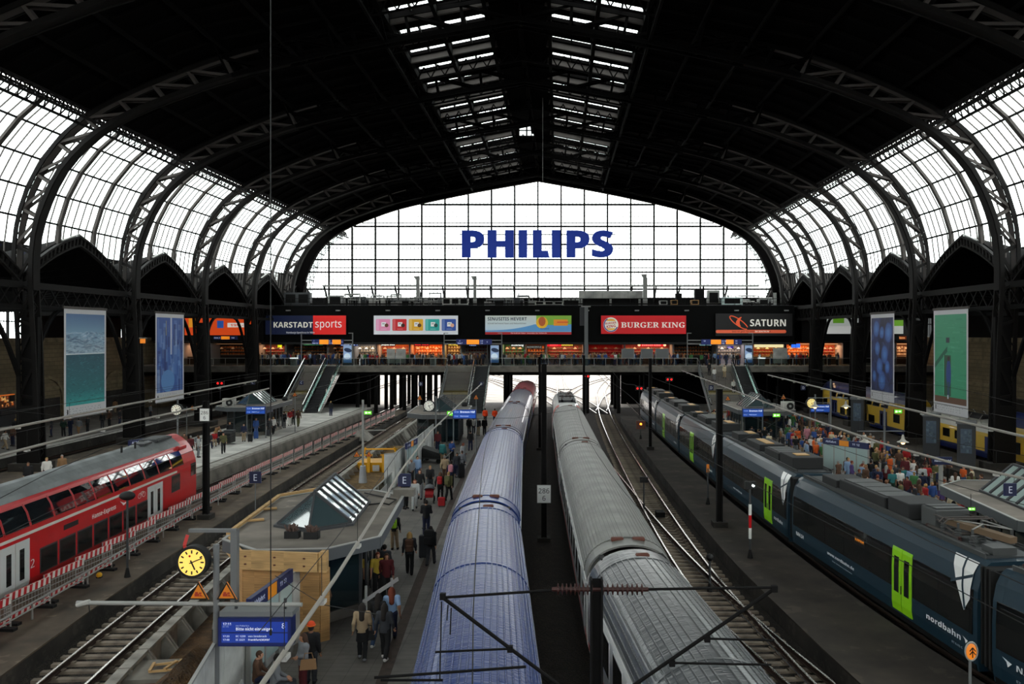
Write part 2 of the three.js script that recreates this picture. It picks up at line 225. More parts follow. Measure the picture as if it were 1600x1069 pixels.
// side glazing, one window per bay and side
{
  const edges = [...FR];
  const build = (s, fine) => {
    const w = struct('window_1'); w.name = 'window';
    const n = fine ? 15 : 5, step = BAY / n, bars = new MB(), paneG = new Map();
    for (let i = 0; i < 6; i++) {
      const [x0, y0] = GL[i], [x1, y1] = GL[i + 1];
      for (let k = 0; k < n; k++) {
        const z0 = -BAY / 2 + k * step, z1 = z0 + step, a = Math.abs(z0) / (BAY / 2), b = Math.abs(z1) / (BAY / 2);
        const A = Math.max(y0, archY(Math.min(1, a))), B = Math.max(y0, archY(Math.min(1, b)));
        if (A >= y1 - 0.05 && B >= y1 - 0.05) continue;
        const X = (y) => lerp(x0, x1, Math.min(1, (y - y0) / (y1 - y0))), P = (y, z) => [AX + s * X(Math.min(y, y1)), Math.min(y, y1), z], g = 0.03;
        const cut = A > y0 || B > y0, key = i;
        let geo;
        if (!cut && paneG.has(key)) geo = paneG.get(key);
        else { const zz0 = cut ? z0 : -step / 2, zz1 = cut ? z1 : step / 2; geo = new MB().quad(P(A, zz0 + g), P(B, zz1 - g), P(y1, zz1 - g), P(y1, zz0 + g)).geo(); if (!cut) paneG.set(key, geo); }
        const o = mesh('pane', geo, M.milky, w); if (!cut) o.position.z = (z0 + z1) / 2;
      }
      for (let k = 0; k <= n; k++) { const z = -BAY / 2 + k * step, t = Math.min(1, Math.abs(z) / (BAY / 2)), yb = Math.max(y0, archY(t)); if (yb >= y1) continue; const xb = lerp(x0, x1, (yb - y0) / (y1 - y0)); bars.bar([AX + s * xb, yb, z], [AX + s * x1, y1, z], 0.1, k % 5 === 0 ? 0.1 : 0.055, [0, 0, 1]); }
    }
    bars.build('glazing_bar', M.steelLit, w);
    for (let i = 1; i < 7; i++) { const [x, y] = GL[i], half = i > 1 ? BAY / 2 : 0; if (half) new MB().bar([AX + s * (x - 0.1), y, -half], [AX + s * (x - 0.1), y, half], 0.14, 0.14).build('purlin', M.steel, w); }
    if (fine) for (const q of [-1, 1]) {                   // two broad ribs between the frames
      const z = q * BAY / 6, yb = archY(1 / 3) - 0.6, pts = [[38.7, yb], ...GL.filter(([, y]) => y > yb + 0.4)].map(([x, y]) => [AX + s * (x - 0.2), y, z]);
      new MB().path(pts, 0.2, 0.42, [0, 0, 1]).build('rib', M.steelLit, w);
    }
    // eaves lattice girder
    const lo = [33.5, 26.95], hi = [32.9, 28.0], lat = new MB();
    for (const [x, y] of [lo, hi, [32.6, 27.2]]) lat.bar([AX + s * x, y, -BAY / 2], [AX + s * x, y, BAY / 2], 0.14, 0.18);
    for (let k = 0; k < 16; k++) { const z0 = -BAY / 2 + k * BAY / 16, zm = z0 + BAY / 32, z1 = z0 + BAY / 16; for (const [p, q] of [[lo, hi], [[32.6, 27.2], hi]]) { lat.bar([AX + s * p[0], p[1], z0], [AX + s * q[0], q[1], zm], 0.08); lat.bar([AX + s * q[0], q[1], zm], [AX + s * p[0], p[1], z1], 0.08); } }
    lat.build('lattice', M.steel, w);
    return w;
  };
  for (const s of [-1, 1]) {
    const c = build(s, false), f = build(s, true); let n = 0;
    for (const d of [-13.3, 2, ...edges]) {
      const mid = -(d + BAY / 2), src = d < 45 ? c : f;
      const o = n === 0 && src === c ? c : d === 47.9 ? f : src.clone(); o.position.z = mid; o.name = `window_${s < 0 ? 'left' : 'right'}_${++n}`; o.userData = { kind: 'structure' }; if (!o.parent) scene.add(o);
    }
  }
}
// cross roofs of the side naves, their arches, beams and the outer walls
{
  const arches = (s) => {
    const r = struct('roof_side_nave'); r.name = 'roof_side_nave';
    const N = 14, P = [...Array(N + 1)].map((_, i) => { const t = i / N * 2 - 1; return [t * BAY / 2, archY(Math.abs(t))]; });
    const shell = new MB();
    for (let i = 0; i < N; i++) { const [z0, y0] = P[i], [z1, y1] = P[i + 1]; shell.hex([[AX + s * 38.5, y0 - 0.3, z0], [AX + s * 57, 14.6, z0], [AX + s * 57, 14.9, z0], [AX + s * 38.5, y0, z0], [AX + s * 38.5, y1 - 0.3, z1], [AX + s * 57, 14.6, z1], [AX + s * 57, 14.9, z1], [AX + s * 38.5, y1, z1]]); }
    shell.build('roof_shell', M.roofDark, r);
    for (const [dx, w] of [[38.2, 0.16], [38.2, 0.14]]) new MB().path(P.map(([z, y]) => [AX + s * dx, y - (w === 0.14 ? 0.85 : 0.1), z]), 0.3, w).build('arch_rib', M.steel, r);
    const ticks = new MB(); for (let i = 0; i < 30; i++) { const t = i / 29 * 2 - 1, y = archY(Math.abs(t)); ticks.bar([AX + s * 38.2, y - 0.1, t * BAY / 2], [AX + s * 38.2, y - 0.85, t * BAY / 2 + 0.12], 0.16, 0.2); } ticks.build('arch_lacing', M.steel, r);
    const ridge = new MB(); for (const q of [-1, 1]) ridge.bar([AX + s * 38.25, 19.42, 0], [AX + s * 38.25, archY(0.32) + 0.1, q * 0.32 * BAY / 2], 0.2, 0.08); ridge.build('flashing', M.galv, r);
    new MB().bar([AX + s * 38, 14.6, -BAY / 2], [AX + s * 38, 14.6, BAY / 2], 0.3, 0.5).build('beam', M.steel, r);
    new MB().bar([AX + s * 38, 12.9, -BAY / 2], [AX + s * 38, 12.9, BAY / 2], 0.25, 0.35).build('beam', M.blackSteel, r);
    const lat = new MB(); for (let k = 0; k < 10; k++) { const z0 = -BAY / 2 + k * BAY / 10, z1 = z0 + BAY / 10; lat.bar([AX + s * 38, 12.9, z0], [AX + s * 38, 14.6, z1], 0.1); lat.bar([AX + s * 38, 14.6, z0], [AX + s * 38, 12.9, z1], 0.1); } lat.build('lattice', M.blackSteel, r);
    const brace = new MB(); for (const q of [-1, 1]) { const C = [...Array(8)].map((_, i) => { const t = i / 7; return [AX + s * 38, 12.8 - 5.2 * (1 - Math.sin(t * Math.PI / 2)), q * (BAY / 2 - 0.6 - t * 4.2)]; }); brace.path(C, 0.3, 0.2); } brace.build('knee_brace', M.blackSteel, r);
    for (const z of [-BAY / 2 + 0.02]) new MB().bar([AX + s * 38, 13.5, z], [AX + s * 57, 13.5, z], 0.3, 1.2).build('tie_beam', M.blackSteel, r);
    return r;
  };
  for (const s of [-1, 1]) {
    const a = arches(s); let first = true;
    for (const d of [-13.3, 2, ...FR]) { const o = first ? a : a.clone(); first = false; o.position.z = -(d + BAY / 2); o.name = `roof_side_${s < 0 ? 'left' : 'right'}_${Math.round(d + 14)}`; o.userData = { kind: 'structure' }; if (!o.parent) scene.add(o); }
    // outer wall: stone below, a band of windows above
    const w = struct(s < 0 ? 'wall_left' : 'wall_right'), X = AX + s * 57.4, L = 149, zc = -56.5;
    new MB().box(X, 4.7, zc, 0.8, 10.6, L).build('masonry', M.stone, w);
    new MB().box(X, 18.2, zc, 0.8, 5.4, L).build('masonry', M.roofDark, w);
    new MB().box(X - s * 0.45, 10.1, zc, 0.35, 0.5, L).build('cornice', M.stoneTrim, w);
    new MB().box(X - s * 0.42, 4.4, zc, 0.25, 0.35, L).build('string_course', M.stoneTrim, w);
    const bars = new MB(), step = BAY / 6;
    for (let k = 0; k < L / step; k++) {
      const z = zc - L / 2 + k * step + step / 2; bars.box(X, 12.8, z - step / 2, 0.3, 5.4, k % 6 === 0 ? 1.6 : 0.14);
      if (s > 0 ? k % 11 !== 4 : -z > 93 && k % 5 !== 1) { bars.box(X, 12.8, z, 0.5, 5.4, step); continue; }
      if (-z > 40) for (let r = 0; r < 3; r++) mesh('pane', paneSide, M.milky, w).position.set(X, 10.9 + r * 1.8 + 0.4, z);
      else mesh('pane', paneSideBig, M.milky, w).position.set(X, 13.1, z);
      for (let q = 1; q < 4; q++) bars.box(X, 13, z - step / 2 + q * step / 4, 0.06, 5, 0.05);
    }
    for (const y of [12.2, 14]) bars.box(X, y, zc, 0.15, 0.12, L);
    bars.build('mullion', M.blackSteel, w);
    if (s < 0) { // lit snack window in the left wall
      const t = thing('snack_window', 'orange lit snack window in the stone wall at the far left', 'kiosk', [X + 0.5, 0.76, -89], Math.PI / 2); new MB().box(0, 1.3, 0, 3.0, 2.6, 0.3).build('surround', M.darkGrey, t); board(t, 2.5, 1.5, 0.12, litPrint(128, 80, (g, w, h) => { fill(g, '#3a1c0c', 0, 0, w, h); for (let i = 0; i < 40; i++) { g.fillStyle = pick(['#e08a3c', '#b85a22', '#f0b060', '#5c2c12', '#d8c08a']); g.fillRect(rr(0, 118), rr(6, 66), rr(4, 18), rr(4, 14)); } fill(g, '#d8702a', 0, 0, w, 8); }, 0.5), M.darkGrey, { name: 'window_case', faceName: 'lit_window', y: 2.75, z: 0.2 }); new MB().box(0.75, 3.0, 0.3, 0.8, 0.7, 0.06).build('screen', M.black, t); new MB().box(0, 1.5, 0.3, 2.7, 0.5, 0.5).build('awning', M.black, t); }
    for (let k = 0; k < 10; k++) {                        // blind arches of the wall
      const z = -(12 + BAY * (k - 0.5)), A = new MB(); const C = [...Array(13)].map((_, i) => { const t = i / 12 * Math.PI; return [X - s * 0.45, 3.1 + 2.6 * Math.sin(t), z + 3.2 * Math.cos(t)]; });
      A.path([[X - s * 0.45, 0.7, z + 3.2], ...C, [X - s * 0.45, 0.7, z - 3.2]], 0.3, 0.35); A.build('arch_moulding', M.stoneTrim, w);
      new MB().box(X - s * 0.3, 1.9, z, 0.3, 2.6, 5.6).build('niche', M.concreteDark, w);
    }
  }
}
// ---------- roof with its skylights, purlins and girders ----------
{
  const r = struct('ceiling'), Z0 = 28, Z1 = GZ - 0.4, slot0 = 57.0, sp = 4.55;
  const strip = (s, x0, x1, z0, z1, n = 1) => { const b = new MB(); for (let i = 0; i < n; i++) { const a = lerp(x0, x1, i / n), c = lerp(x0, x1, (i + 1) / n), P = (x, dy, z) => [AX + s * x, roofY(x) + dy, z]; b.hex([P(a, 0, z1), P(c, 0, z1), P(c, 0.3, z1), P(a, 0.3, z1), P(a, 0, z0), P(c, 0, z0), P(c, 0.3, z0), P(a, 0.3, z0)]); } return b; };
  const slots = []; for (let k = -17; k < 16; k++) { const d = slot0 + k * sp; if (d + 1.6 < 127 && d > -20) slots.push([d, d + 1.35]); }
  const paneS = {}, ribs = new MB(), beams = new MB();
  for (const s of [-1, 1]) {
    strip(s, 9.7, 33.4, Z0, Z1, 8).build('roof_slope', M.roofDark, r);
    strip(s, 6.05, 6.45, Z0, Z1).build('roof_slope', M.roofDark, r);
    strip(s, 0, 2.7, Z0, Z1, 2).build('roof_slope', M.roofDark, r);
    for (const [a, c] of [[2.7, 6.05], [6.45, 9.7]]) {
      const b = new MB(); let z = Z0; const put = (z0, z1) => { const q = strip(s, a, c, z0, z1); b.p.push(...q.p); b.n.push(...q.n); b.u.push(...q.u); };
      for (const [d0, d1] of slots) { put(z, -d0); z = -d1; } put(z, Z1); b.build('roof_bay', M.roofDark, r);
      const w = struct('window_' + (100 + (s > 0 ? 2 : 0) + (a > 5 ? 1 : 0)));
      for (const [d0, d1] of slots) for (const [p, q] of [[a, (a + c) / 2 - 0.06], [(a + c) / 2 + 0.06, c]]) {
        const zm = -(d0 + d1) / 2, P = (x, z) => [AX + s * x, roofY(x) + 0.15, z], key = s + ':' + p;
        paneS[key] ??= new MB().quad(P(p, 0.68), P(q, 0.68), P(q, -0.68), P(p, -0.68)).geo(); mesh('pane', paneS[key], M.milky, w).position.z = zm;
      }
      const m = new MB(); for (const [d0, d1] of slots) { const x = (a + c) / 2; m.bar([AX + s * x, roofY(x) + 0.1, -d0], [AX + s * x, roofY(x) + 0.1, -d1], 0.12, 0.3); } m.build('mullion', M.steel, w);
    }
    for (const [d0] of slots) { for (const dd of [1.75]) beams.bar([AX + s * 2.2, roofY(2.2) - 0.3, -(d0 + dd)], [AX + s * 10, roofY(10) - 0.3, -(d0 + dd)], 0.3, 0.5); }
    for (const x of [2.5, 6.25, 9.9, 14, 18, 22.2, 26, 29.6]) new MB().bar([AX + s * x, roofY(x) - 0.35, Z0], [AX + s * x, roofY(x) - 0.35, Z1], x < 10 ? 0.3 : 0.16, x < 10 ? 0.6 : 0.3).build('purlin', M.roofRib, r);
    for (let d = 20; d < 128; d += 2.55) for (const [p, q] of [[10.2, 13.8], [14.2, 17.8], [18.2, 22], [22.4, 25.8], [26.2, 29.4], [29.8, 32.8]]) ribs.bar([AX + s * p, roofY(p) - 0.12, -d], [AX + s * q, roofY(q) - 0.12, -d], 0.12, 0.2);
    for (const d of FR) for (const x of [10, 14, 22.2]) { // knee braces from frame to purlin
      const k = new MB(); k.bar([AX + s * x, roofY(x) - 2.0, -d], [AX + s * x, roofY(x) - 0.5, -d - 3], 0.14, 0.14); k.bar([AX + s * x, roofY(x) - 2.0, -d], [AX + s * x, roofY(x) - 0.5, -d + 3], 0.14, 0.14); k.build('brace', M.roofSteel, r);
    }
  }
  ribs.build('rafter', M.roofRib, r).userData.kind = 'stuff';
  beams.build('skylight_beam', M.steelLit, r);
  new MB().bar([AX, 36.6, Z0], [AX, 36.6, Z1], 0.4, 0.8).build('ridge_beam', M.roofSteel, r);
  // long lattice girders under the ridge strips
  for (const x of [-10.2, 10.2]) { const b = new MB(), y1 = roofY(10.2) - 0.5, y0 = y1 - 1.4; b.bar([AX + x, y0, 10], [AX + x, y0, -128], 0.2, 0.2); for (let d = -8; d < 126; d += 2.55) { b.bar([AX + x, y0, -d], [AX + x, y1, -d - 1.27], 0.1); b.bar([AX + x, y1, -d - 1.27], [AX + x, y0, -d - 2.55], 0.1); } b.build('lattice_girder', M.roofSteel, r); }
  for (let d = 50; d < 128; d += BAY / 2) { const b = new MB(); for (const s of [-1, 1]) for (let x = 0; x < 10; x += 1.25) { const y0 = roofY(x + 1) - 1.9, y1 = roofY(x) - 0.9; b.bar([AX + s * x, y1, -d], [AX + s * (x + 0.625), y0, -d], 0.1); b.bar([AX + s * (x + 0.625), y0, -d], [AX + s * (x + 1.25), roofY(x + 1.25) - 0.9, -d], 0.1); b.bar([AX + s * x, roofY(x) - 2.0, -d], [AX + s * (x + 1.25), roofY(x + 1.25) - 2.0, -d], 0.14); } b.build('cross_girder', M.roofSteel, r); }
  // a small lit ventilator below the ridge
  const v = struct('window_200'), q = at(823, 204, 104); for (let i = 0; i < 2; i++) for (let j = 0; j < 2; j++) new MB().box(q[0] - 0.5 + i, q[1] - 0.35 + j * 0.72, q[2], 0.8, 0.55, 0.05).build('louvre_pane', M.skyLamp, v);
  new MB().box(q[0], q[1], q[2] - 0.08, 2.1, 1.6, 0.08).build('frame', M.steel, v);
}
// ---------- gable ends ----------
{
  const clip = (poly, a, b) => { const out = []; const side = (p) => (b[0] - a[0]) * (p[1] - a[1]) - (b[1] - a[1]) * (p[0] - a[0]); for (let i = 0; i < poly.length; i++) { const p = poly[i], q = poly[(i + 1) % poly.length], sp = side(p), sq = side(q); if (sp >= 0) out.push(p); if (sp * sq < 0) { const t = sp / (sp - sq); out.push([lerp(p[0], q[0], t), lerp(p[1], q[1], t)]); } } return out; };
  const edge = INNER.filter(([, y]) => y > 14).map(([x, y]) => [x - 0.05, y - 0.1]);      // right half from the springing to the apex
  const convex = [...edge.filter((_, i) => i % 2 === 0 || i === edge.length - 1)]; const outline = [...convex.map(([x, y]) => [x, y]), ...convex.slice(0, -1).reverse().map(([x, y]) => [-x, y])];
  const inside = (poly) => { for (let i = 0; i < outline.length - 1; i++) { poly = clip(poly, outline[i], outline[i + 1]); if (poly.length < 3) return null; } return poly; };
  const ys = [16.6, 17.9, 20.6, 22.6, 25.0, 27.85, 31.3, 35.1];
  const gable = (name, z, fine) => {
    const w = struct(name), sx = 3.68;
    const cols = []; for (let k = -10; k < 10; k++) cols.push([k * sx, (k + 1) * sx]);
    const thin = new MB();
    for (const [x0, x1] of cols) {
      for (let r = 0; r < ys.length - 1; r++) { const p = inside([[x0 + 0.1, ys[r] + 0.06], [x1 - 0.1, ys[r] + 0.06], [x1 - 0.1, ys[r + 1] - 0.06], [x0 + 0.1, ys[r + 1] - 0.06]]); if (p) new MB().poly(p.map(([x, y]) => [AX + x, y, z])).build('pane', M.glass, w); }
      const h = (x) => { let y = 0; for (let i = 0; i < edge.length - 1; i++) { const [xa, ya] = edge[i], [xb, yb] = edge[i + 1], X = Math.abs(x); if (X <= xa && X >= xb) y = Math.max(y, lerp(ya, yb, (xa - X) / Math.max(1e-6, xa - xb))); } return y; };
      if (h(x0) > 17 && Math.abs(x0) < 37) new MB().bar([AX + x0, 14, z + 0.1], [AX + x0, h(x0), z + 0.1], 0.26, 0.4, [0, 0, 1]).build('post', M.steel, w);
      if (fine) for (let i = 1; i < 6; i++) { const x = x0 + i * sx / 6, y = h(x); if (y > 17) thin.bar([AX + x, 16.6, z], [AX + x, y, z], 0.07, 0.08, [0, 0, 1]); }
      const span = (y) => { let xm = 0; for (let i = 0; i < edge.length - 1; i++) { const [xa, ya] = edge[i], [xb, yb] = edge[i + 1]; if (y >= ya && y <= yb) xm = lerp(xa, xb, (y - ya) / Math.max(1e-6, yb - ya)); } return xm; };
      if (x0 === cols[0][0]) {
        for (const y of ys.slice(1, -1)) { const X = span(y); new MB().bar([AX - X, y, z + 0.12], [AX + X, y, z + 0.12], 0.2, 0.26).build('transom', M.steel, w); }
        for (const y of [21.3, 28.4, 24.4]) { const X = span(y); new MB().bar([AX - X, y, z + 0.12], [AX + X, y, z + 0.12], 0.12, 0.12).build('transom', M.steel, w); }
        if (fine) for (let y = 17.2; y < 34.6; y += 0.68) { const X = span(y); thin.bar([AX - X, y, z], [AX + X, y, z], 0.05, 0.05); }
      }
    }
    if (fine) { thin.build('glazing_bar', M.steel, w); }
    // solid arch band round the glass
    const band = new MB();
    for (const s of [-1, 1]) for (let i = 0; i < INNER.length - 1; i++) {
      const a = INNER[i], b = INNER[i + 1], o = (p) => { const k = Math.min(1, Math.max(0, (p[1] - 14) / 14)); return [p[0] + lerp(3.5, 0, k), p[1] + lerp(0, 2.6, k)]; }, P = ([x, y], dz) => [AX + s * x, y, z + dz];
      band.hex([P(a, -0.4), P(b, -0.4), P(o(b), -0.4), P(o(a), -0.4), P(a, 0.5), P(b, 0.5), P(o(b), 0.5), P(o(a), 0.5)]);
    }
    band.build('arch_band', M.roofDark, w);
    new MB().box(AX, 11.2, z - 0.3, 82, 10.8, 0.8).build('parapet_wall', M.blackSteel, w);
    for (const s of [-1, 1]) new MB().box(AX + s * 48.2, 10, z - 0.3, 20, 21, 0.8).build('end_wall', M.blackSteel, w);
    return w;
  };
  gable('window_300', GZ, true);
  const south = gable('window_301', 28, false);
  new MB().box(AX, 3, 27.7, 82, 6, 0.8).build('lower_wall', M.concreteDark, south);
}
// ---------- tracks, platforms, ground ----------
const T = {
  red: lin([[20, -22.1], [25, -22.6], [32, -23.2], [40, -23.8], [50, -24.2], [58, -24.35], [75, -24.1], [110, -23.8], [160, -23.5]]),
  work: lin([[14, -13.4], [20, -14.5], [25.3, -15.35], [37.7, -16.5], [55.5, -17.55], [75, -18.2], [108, -18.9], [170, -19]]),
  blue: lin([[8, -1.05], [16, -1.85], [18.25, -2.05], [33, -2.95], [46, -3.55], [59, -4.0], [81.5, -4.35], [117, -4.6], [160, -4.5]]),
  ic: lin([[8, 4.1], [15.8, 3.28], [26, 2.33], [38, 1.85], [51.4, 1.5], [78.5, 0.95], [97, 0.75], [160, 0.6]]),
  mid: lin([[16, 8.2], [25.3, 7.2], [29.5, 6.85], [37.6, 6.3], [49.4, 6.05], [75, 5.95], [87, 6.0], [107, 6.25], [130, 7], [157, 8.3], [200, 13], [240, 20]]),
  nord: lin([[10, 17.2], [18, 15.6], [30, 13.8], [44, 12.85], [65.6, 12.1], [81, 11.85], [103, 11.7], [170, 11.7]]),
  right: lin([[20, 29.4], [60, 28.8], [110, 28.4], [170, 28.2]]), metro: lin([[20, 37.4], [70, 36.9], [120, 36.5], [170, 36.3]]),
  left: lin([[20, -36.2], [60, -36.9], [110, -37], [170, -36.6]]), far: lin([[20, -43.6], [70, -44], [120, -44.2], [170, -44]]),
};
const ribbon = (mb, fa, fb, d0, d1, y0, y1, n = 24) => { // solid band between two curves, given over depth
  for (let i = 0; i < n; i++) { const a = lerp(d0, d1, i / n), b = lerp(d0, d1, (i + 1) / n), P = (f, y, d) => [f(d), y, -d]; mb.hex([P(fa, y0, b), P(fb, y0, b), P(fb, y1, b), P(fa, y1, b), P(fa, y0, a), P(fb, y0, a), P(fb, y1, a), P(fa, y1, a)]); }
  return mb;
};
const off = (f, k) => (d) => f(d) + k, con = (x) => () => x;
{
  const g = struct('floor');
  new MB().slab([[-62, 30], [56, 30], [56, -124], [-62, -124]], -0.9, -0.34).build('trackbed', M.ballast, g);
  const out = struct('ground_outside'); new MB().slab([[-140, -124], [140, -124], [140, -330], [-140, -330]], -0.9, -0.32).build('yard', M.ballastPale, out);
  // ballast shoulders that show
  ribbon(new MB(), off(T.work, -2.0), off(T.work, 1.55), 12, 124, -0.6, -0.29, 40).build('ballast', M.ballastGrey, g);
  ribbon(new MB(), off(T.mid, -2.2), off(T.mid, 1.7), 12, 124, -0.6, -0.29, 40).build('ballast', M.ballast, g);
  ribbon(new MB(), off(T.blue, 1.3), off(T.ic, -1.3), 8, 124, -0.6, -0.24, 40).build('ballast', M.ballast, g);
}
// rails and sleepers
const RP = [[-0.036, 0], [0.036, 0], [0.036, -0.04], [0.01, -0.05], [0.01, -0.13], [0.07, -0.15], [0.07, -0.17], [-0.07, -0.17], [-0.07, -0.15], [-0.01, -0.13], [-0.01, -0.05], [-0.036, -0.04]];
function railPath(f, d0, d1, n, k) {
  const head = new MB(), foot = new MB();
  for (let i = 0; i < n; i++) { const a = lerp(d0, d1, i / n), b = lerp(d0, d1, (i + 1) / n), A = [f(a) + k, -0.02, -a], B = [f(b) + k, -0.02, -b], dn = (q, y) => [q[0], y, q[2]]; head.bar(A, B, 0.072, 0.04); foot.bar(dn(A, -0.1), dn(B, -0.1), 0.02, 0.13); foot.bar(dn(A, -0.175), dn(B, -0.175), 0.15, 0.025); }
  return [head, foot];
}
function track(label, f, d0, d1, { sleepers, mat: sm = M.sleeper, group = 'railway tracks through the hall' } = {}) {
  const t = thing('railway_track', label, 'track', [0, 0, 0], 0);
  for (const k of [-0.753, 0.753]) { const [h, w] = railPath(f, d0, d1, Math.ceil((d1 - d0) / 2.5), k), r = h.build('rail', M.rail, t); w.build('rail_web', M.railSide, r); }
  if (sleepers) {
    const [a, b] = sleepers, geo = [0, 1, 2].map((v) => { const m = new MB(), z = 0.13; for (const [p, q, yp, yq] of [[-1.3, -0.5, 0, 0], [-0.5, 0.5, 0, -0.035], [0.5, 1.3, 0, 0]]) m.hex([[p, -0.22, -z], [q, -0.22, -z], [q, yq - 0.02 * v * 0.2, -z * 0.82], [p, yp, -z * 0.82], [p, -0.22, z], [q, -0.22, z], [q, yq, z * 0.82], [p, yp, z * 0.82]]); for (const s of [-0.9, -0.62, 0.62, 0.9]) m.box(s, 0.02, 0, 0.12, 0.05, 0.16); return m.geo(); });
    const mats = [sm, sm.clone(), sm.clone()]; mats[1].color.multiplyScalar(0.85); mats[2].color.multiplyScalar(1.12);
    let i = 0; for (let d = a; d < b && i < 298; d += 0.62, i++) { const o = mesh('sleeper', geo[i % 3], mats[Math.floor(rnd() * 3)], t); o.position.set(f(d) + rr(-0.02, 0.02), -0.19, -d); o.rotation.y = Math.atan2(f(d + 0.5) - f(d - 0.5), -1) + Math.PI + rr(-0.012, 0.012); }
  }
  return t;
}
track('open track with concrete sleepers between the brown service platform and the building site', T.work, 12, 150, { sleepers: [20, 118] });
track('open track with wooden sleepers and a switch beside the grey and white train', T.mid, 12, 245, { sleepers: [20, 112], mat: M.sleeperWood });
track('track under the blue coaches', T.blue, 8, 240); track('track under the grey roofed white train', T.ic, 8, 240);
track('track under the red double-deck train beside the striped barriers', T.red, 18, 240); track('track under the dark teal train', T.nord, 10, 240);
track('empty track between the crowded platform and the columns', T.right, 20, 240); track('track under the yellow and blue double-deck train', T.metro, 20, 200);
track('empty track between the columns and the pale platform at left', T.left, 20, 240); track('sunken track under the far left platform edge', T.far, 20, 200);
{ // tracks that fan out in the daylight north of the hall
  const fan = [[[112, 6.0], [140, 3], [180, -6], [235, -22]], [[118, 0.6], [150, 2], [190, 9], [240, 24]], [[116, 6.1], [150, 10], [190, 20], [235, 33]], [[125, -4.6], [160, -9], [200, -18], [240, -30]], [[130, 11.7], [170, 15], [240, 30]], [[120, 0.7], [150, -4], [190, -14], [240, -32]]];
  fan.forEach((p, i) => track(['curved daylight track bending left beyond the bridge', 'curved daylight track bending right beyond the white locomotive', 'right-hand curve of bright rails in the daylight beyond the bridge', 'leftmost daylight track beyond the blue coaches', 'daylight track ahead of the dark teal train', 'daylight track crossing behind the white locomotive'][i], lin(p), p[0][0], p[p.length - 1][0]));
}
{ // switch rails left of the open middle track
  const t = thing('track_switch', 'curved switch rails joining the open track from beside the grey roofed train', 'track switch');
  for (const k of [-0.72, 0.72]) { const f = lin([[24, 8.1], [30, 7.0], [38, 5.9], [46, 5.15], [58, 4.3], [72, 3.4], [82, 3.0]]), [h, w] = railPath(f, 22, 74, 26, k), r = h.build('rail', M.rail, t); w.build('rail_web', M.railSide, r); }
  new MB().box(6.1, 0.05, -49, 0.5, 0.3, 0.8).build('point_motor', M.blackSteel, t); new MB().tube([[6.2, -0.05, -49.4], [7.1, -0.05, -49.4]], 0.03).build('drive_rod', M.railSide, t);
}
// platforms
const EDGE = 1.66;
function platform(name, fa, fb, d0, d1, y, top, { edge, tact, side = M.concreteDark, N = 30 } = {}) {
  const p = struct(name); ribbon(new MB(), fa, fb, d0, d1, -0.6, y - 0.06, N).build('platform_body', side, p); ribbon(new MB(), fa, fb, d0, d1, y - 0.06, y, N).build('surface', top, p);
  for (const [f, s] of [[fa, 1], [fb, -1]]) { if (edge) ribbon(new MB(), off(f, s > 0 ? -0.03 : -0.75), off(f, s > 0 ? 0.75 : 0.03), d0, d1, y - 0.18, y + 0.006, 30).build('edge_slab', edge, p); if (tact) ribbon(new MB(), off(f, s > 0 ? 0.85 : -1.2), off(f, s > 0 ? 1.2 : -0.85), d0, d1, y, y + 0.008, 30).build('tactile_strip', tact, p); }
  return p;
}
const pieces = [[8, -7.7], [17, -7.7], [21.4, -8.6], [26.5, -9.1], [28.2, -12.2], [36.6, -12.2], [38.2, -10.9], [53, -10.9], [72, -11.1], [74, -14], [130, -14]], pE = [(d) => { let i = 0; while (i < pieces.length - 2 && d > pieces[i + 1][0]) i++; return lerp(pieces[i][1], pieces[i + 1][1], (d - pieces[i][0]) / (pieces[i + 1][0] - pieces[i][0])); }, off(T.blue, -EDGE)];
platform('platform_far_left', con(-59.9), off(T.far, -EDGE), -20, 112, 0.76, M.paving, { edge: M.pavingLight });
platform('platform_left', off(T.left, EDGE), off(T.red, -EDGE), 10, 112, 0.76, M.pavingLight, { edge: M.concreteLight, tact: M.concrete, side: M.concrete });
{ const p = platform('platform_centre', pE[0], pE[1], 8, 120, 0.76, M.paving, { N: 112 }); ribbon(new MB(), off(pE[1], -1.2), off(pE[1], -0.85), 8, 120, 0.76, 0.768, 40).build('tactile_strip', M.tactile, p); }
platform('platform_right', off(T.nord, EDGE), off(T.right, -EDGE), 14, 112, 0.76, M.paving, { edge: M.concrete });
platform('platform_far_right', off(T.metro, EDGE), con(53.5), -20, 112, 0.76, M.paving, { edge: M.pavingLight });
platform('service_platform_left', off(T.red, 1.75), off(T.work, -1.75), 10, 112, 0.34, M.oldPlatform);
platform('service_platform_middle', off(T.mid, 1.75), off(T.nord, -1.8), 8, 104, 0.36, M.oldPlatformDark);
platform('service_platform_columns_left', (d) => T.far(d) + 1.8, (d) => T.left(d) - 1.8, 8, 112, 0.3, M.oldPlatform);
platform('service_platform_columns_right', off(T.right, 1.8), off(T.metro, -1.7), 8, 112, 0.3, M.oldPlatformDark);
{ // sunken building pit along the centre platform
  const p = struct('floor_pit'); ribbon(new MB(), off(T.work, 2.2), (d) => pE[0](d) + 0.1, 34, 76, -0.5, 0.42, 60).build('pit_floor', M.sand, p); ribbon(new MB(), off(T.work, 2.9), (d) => pE[0](d) + 0.1, 14, 34, -0.5, 0.3, 30).build('pit_floor', M.earth, p);
}
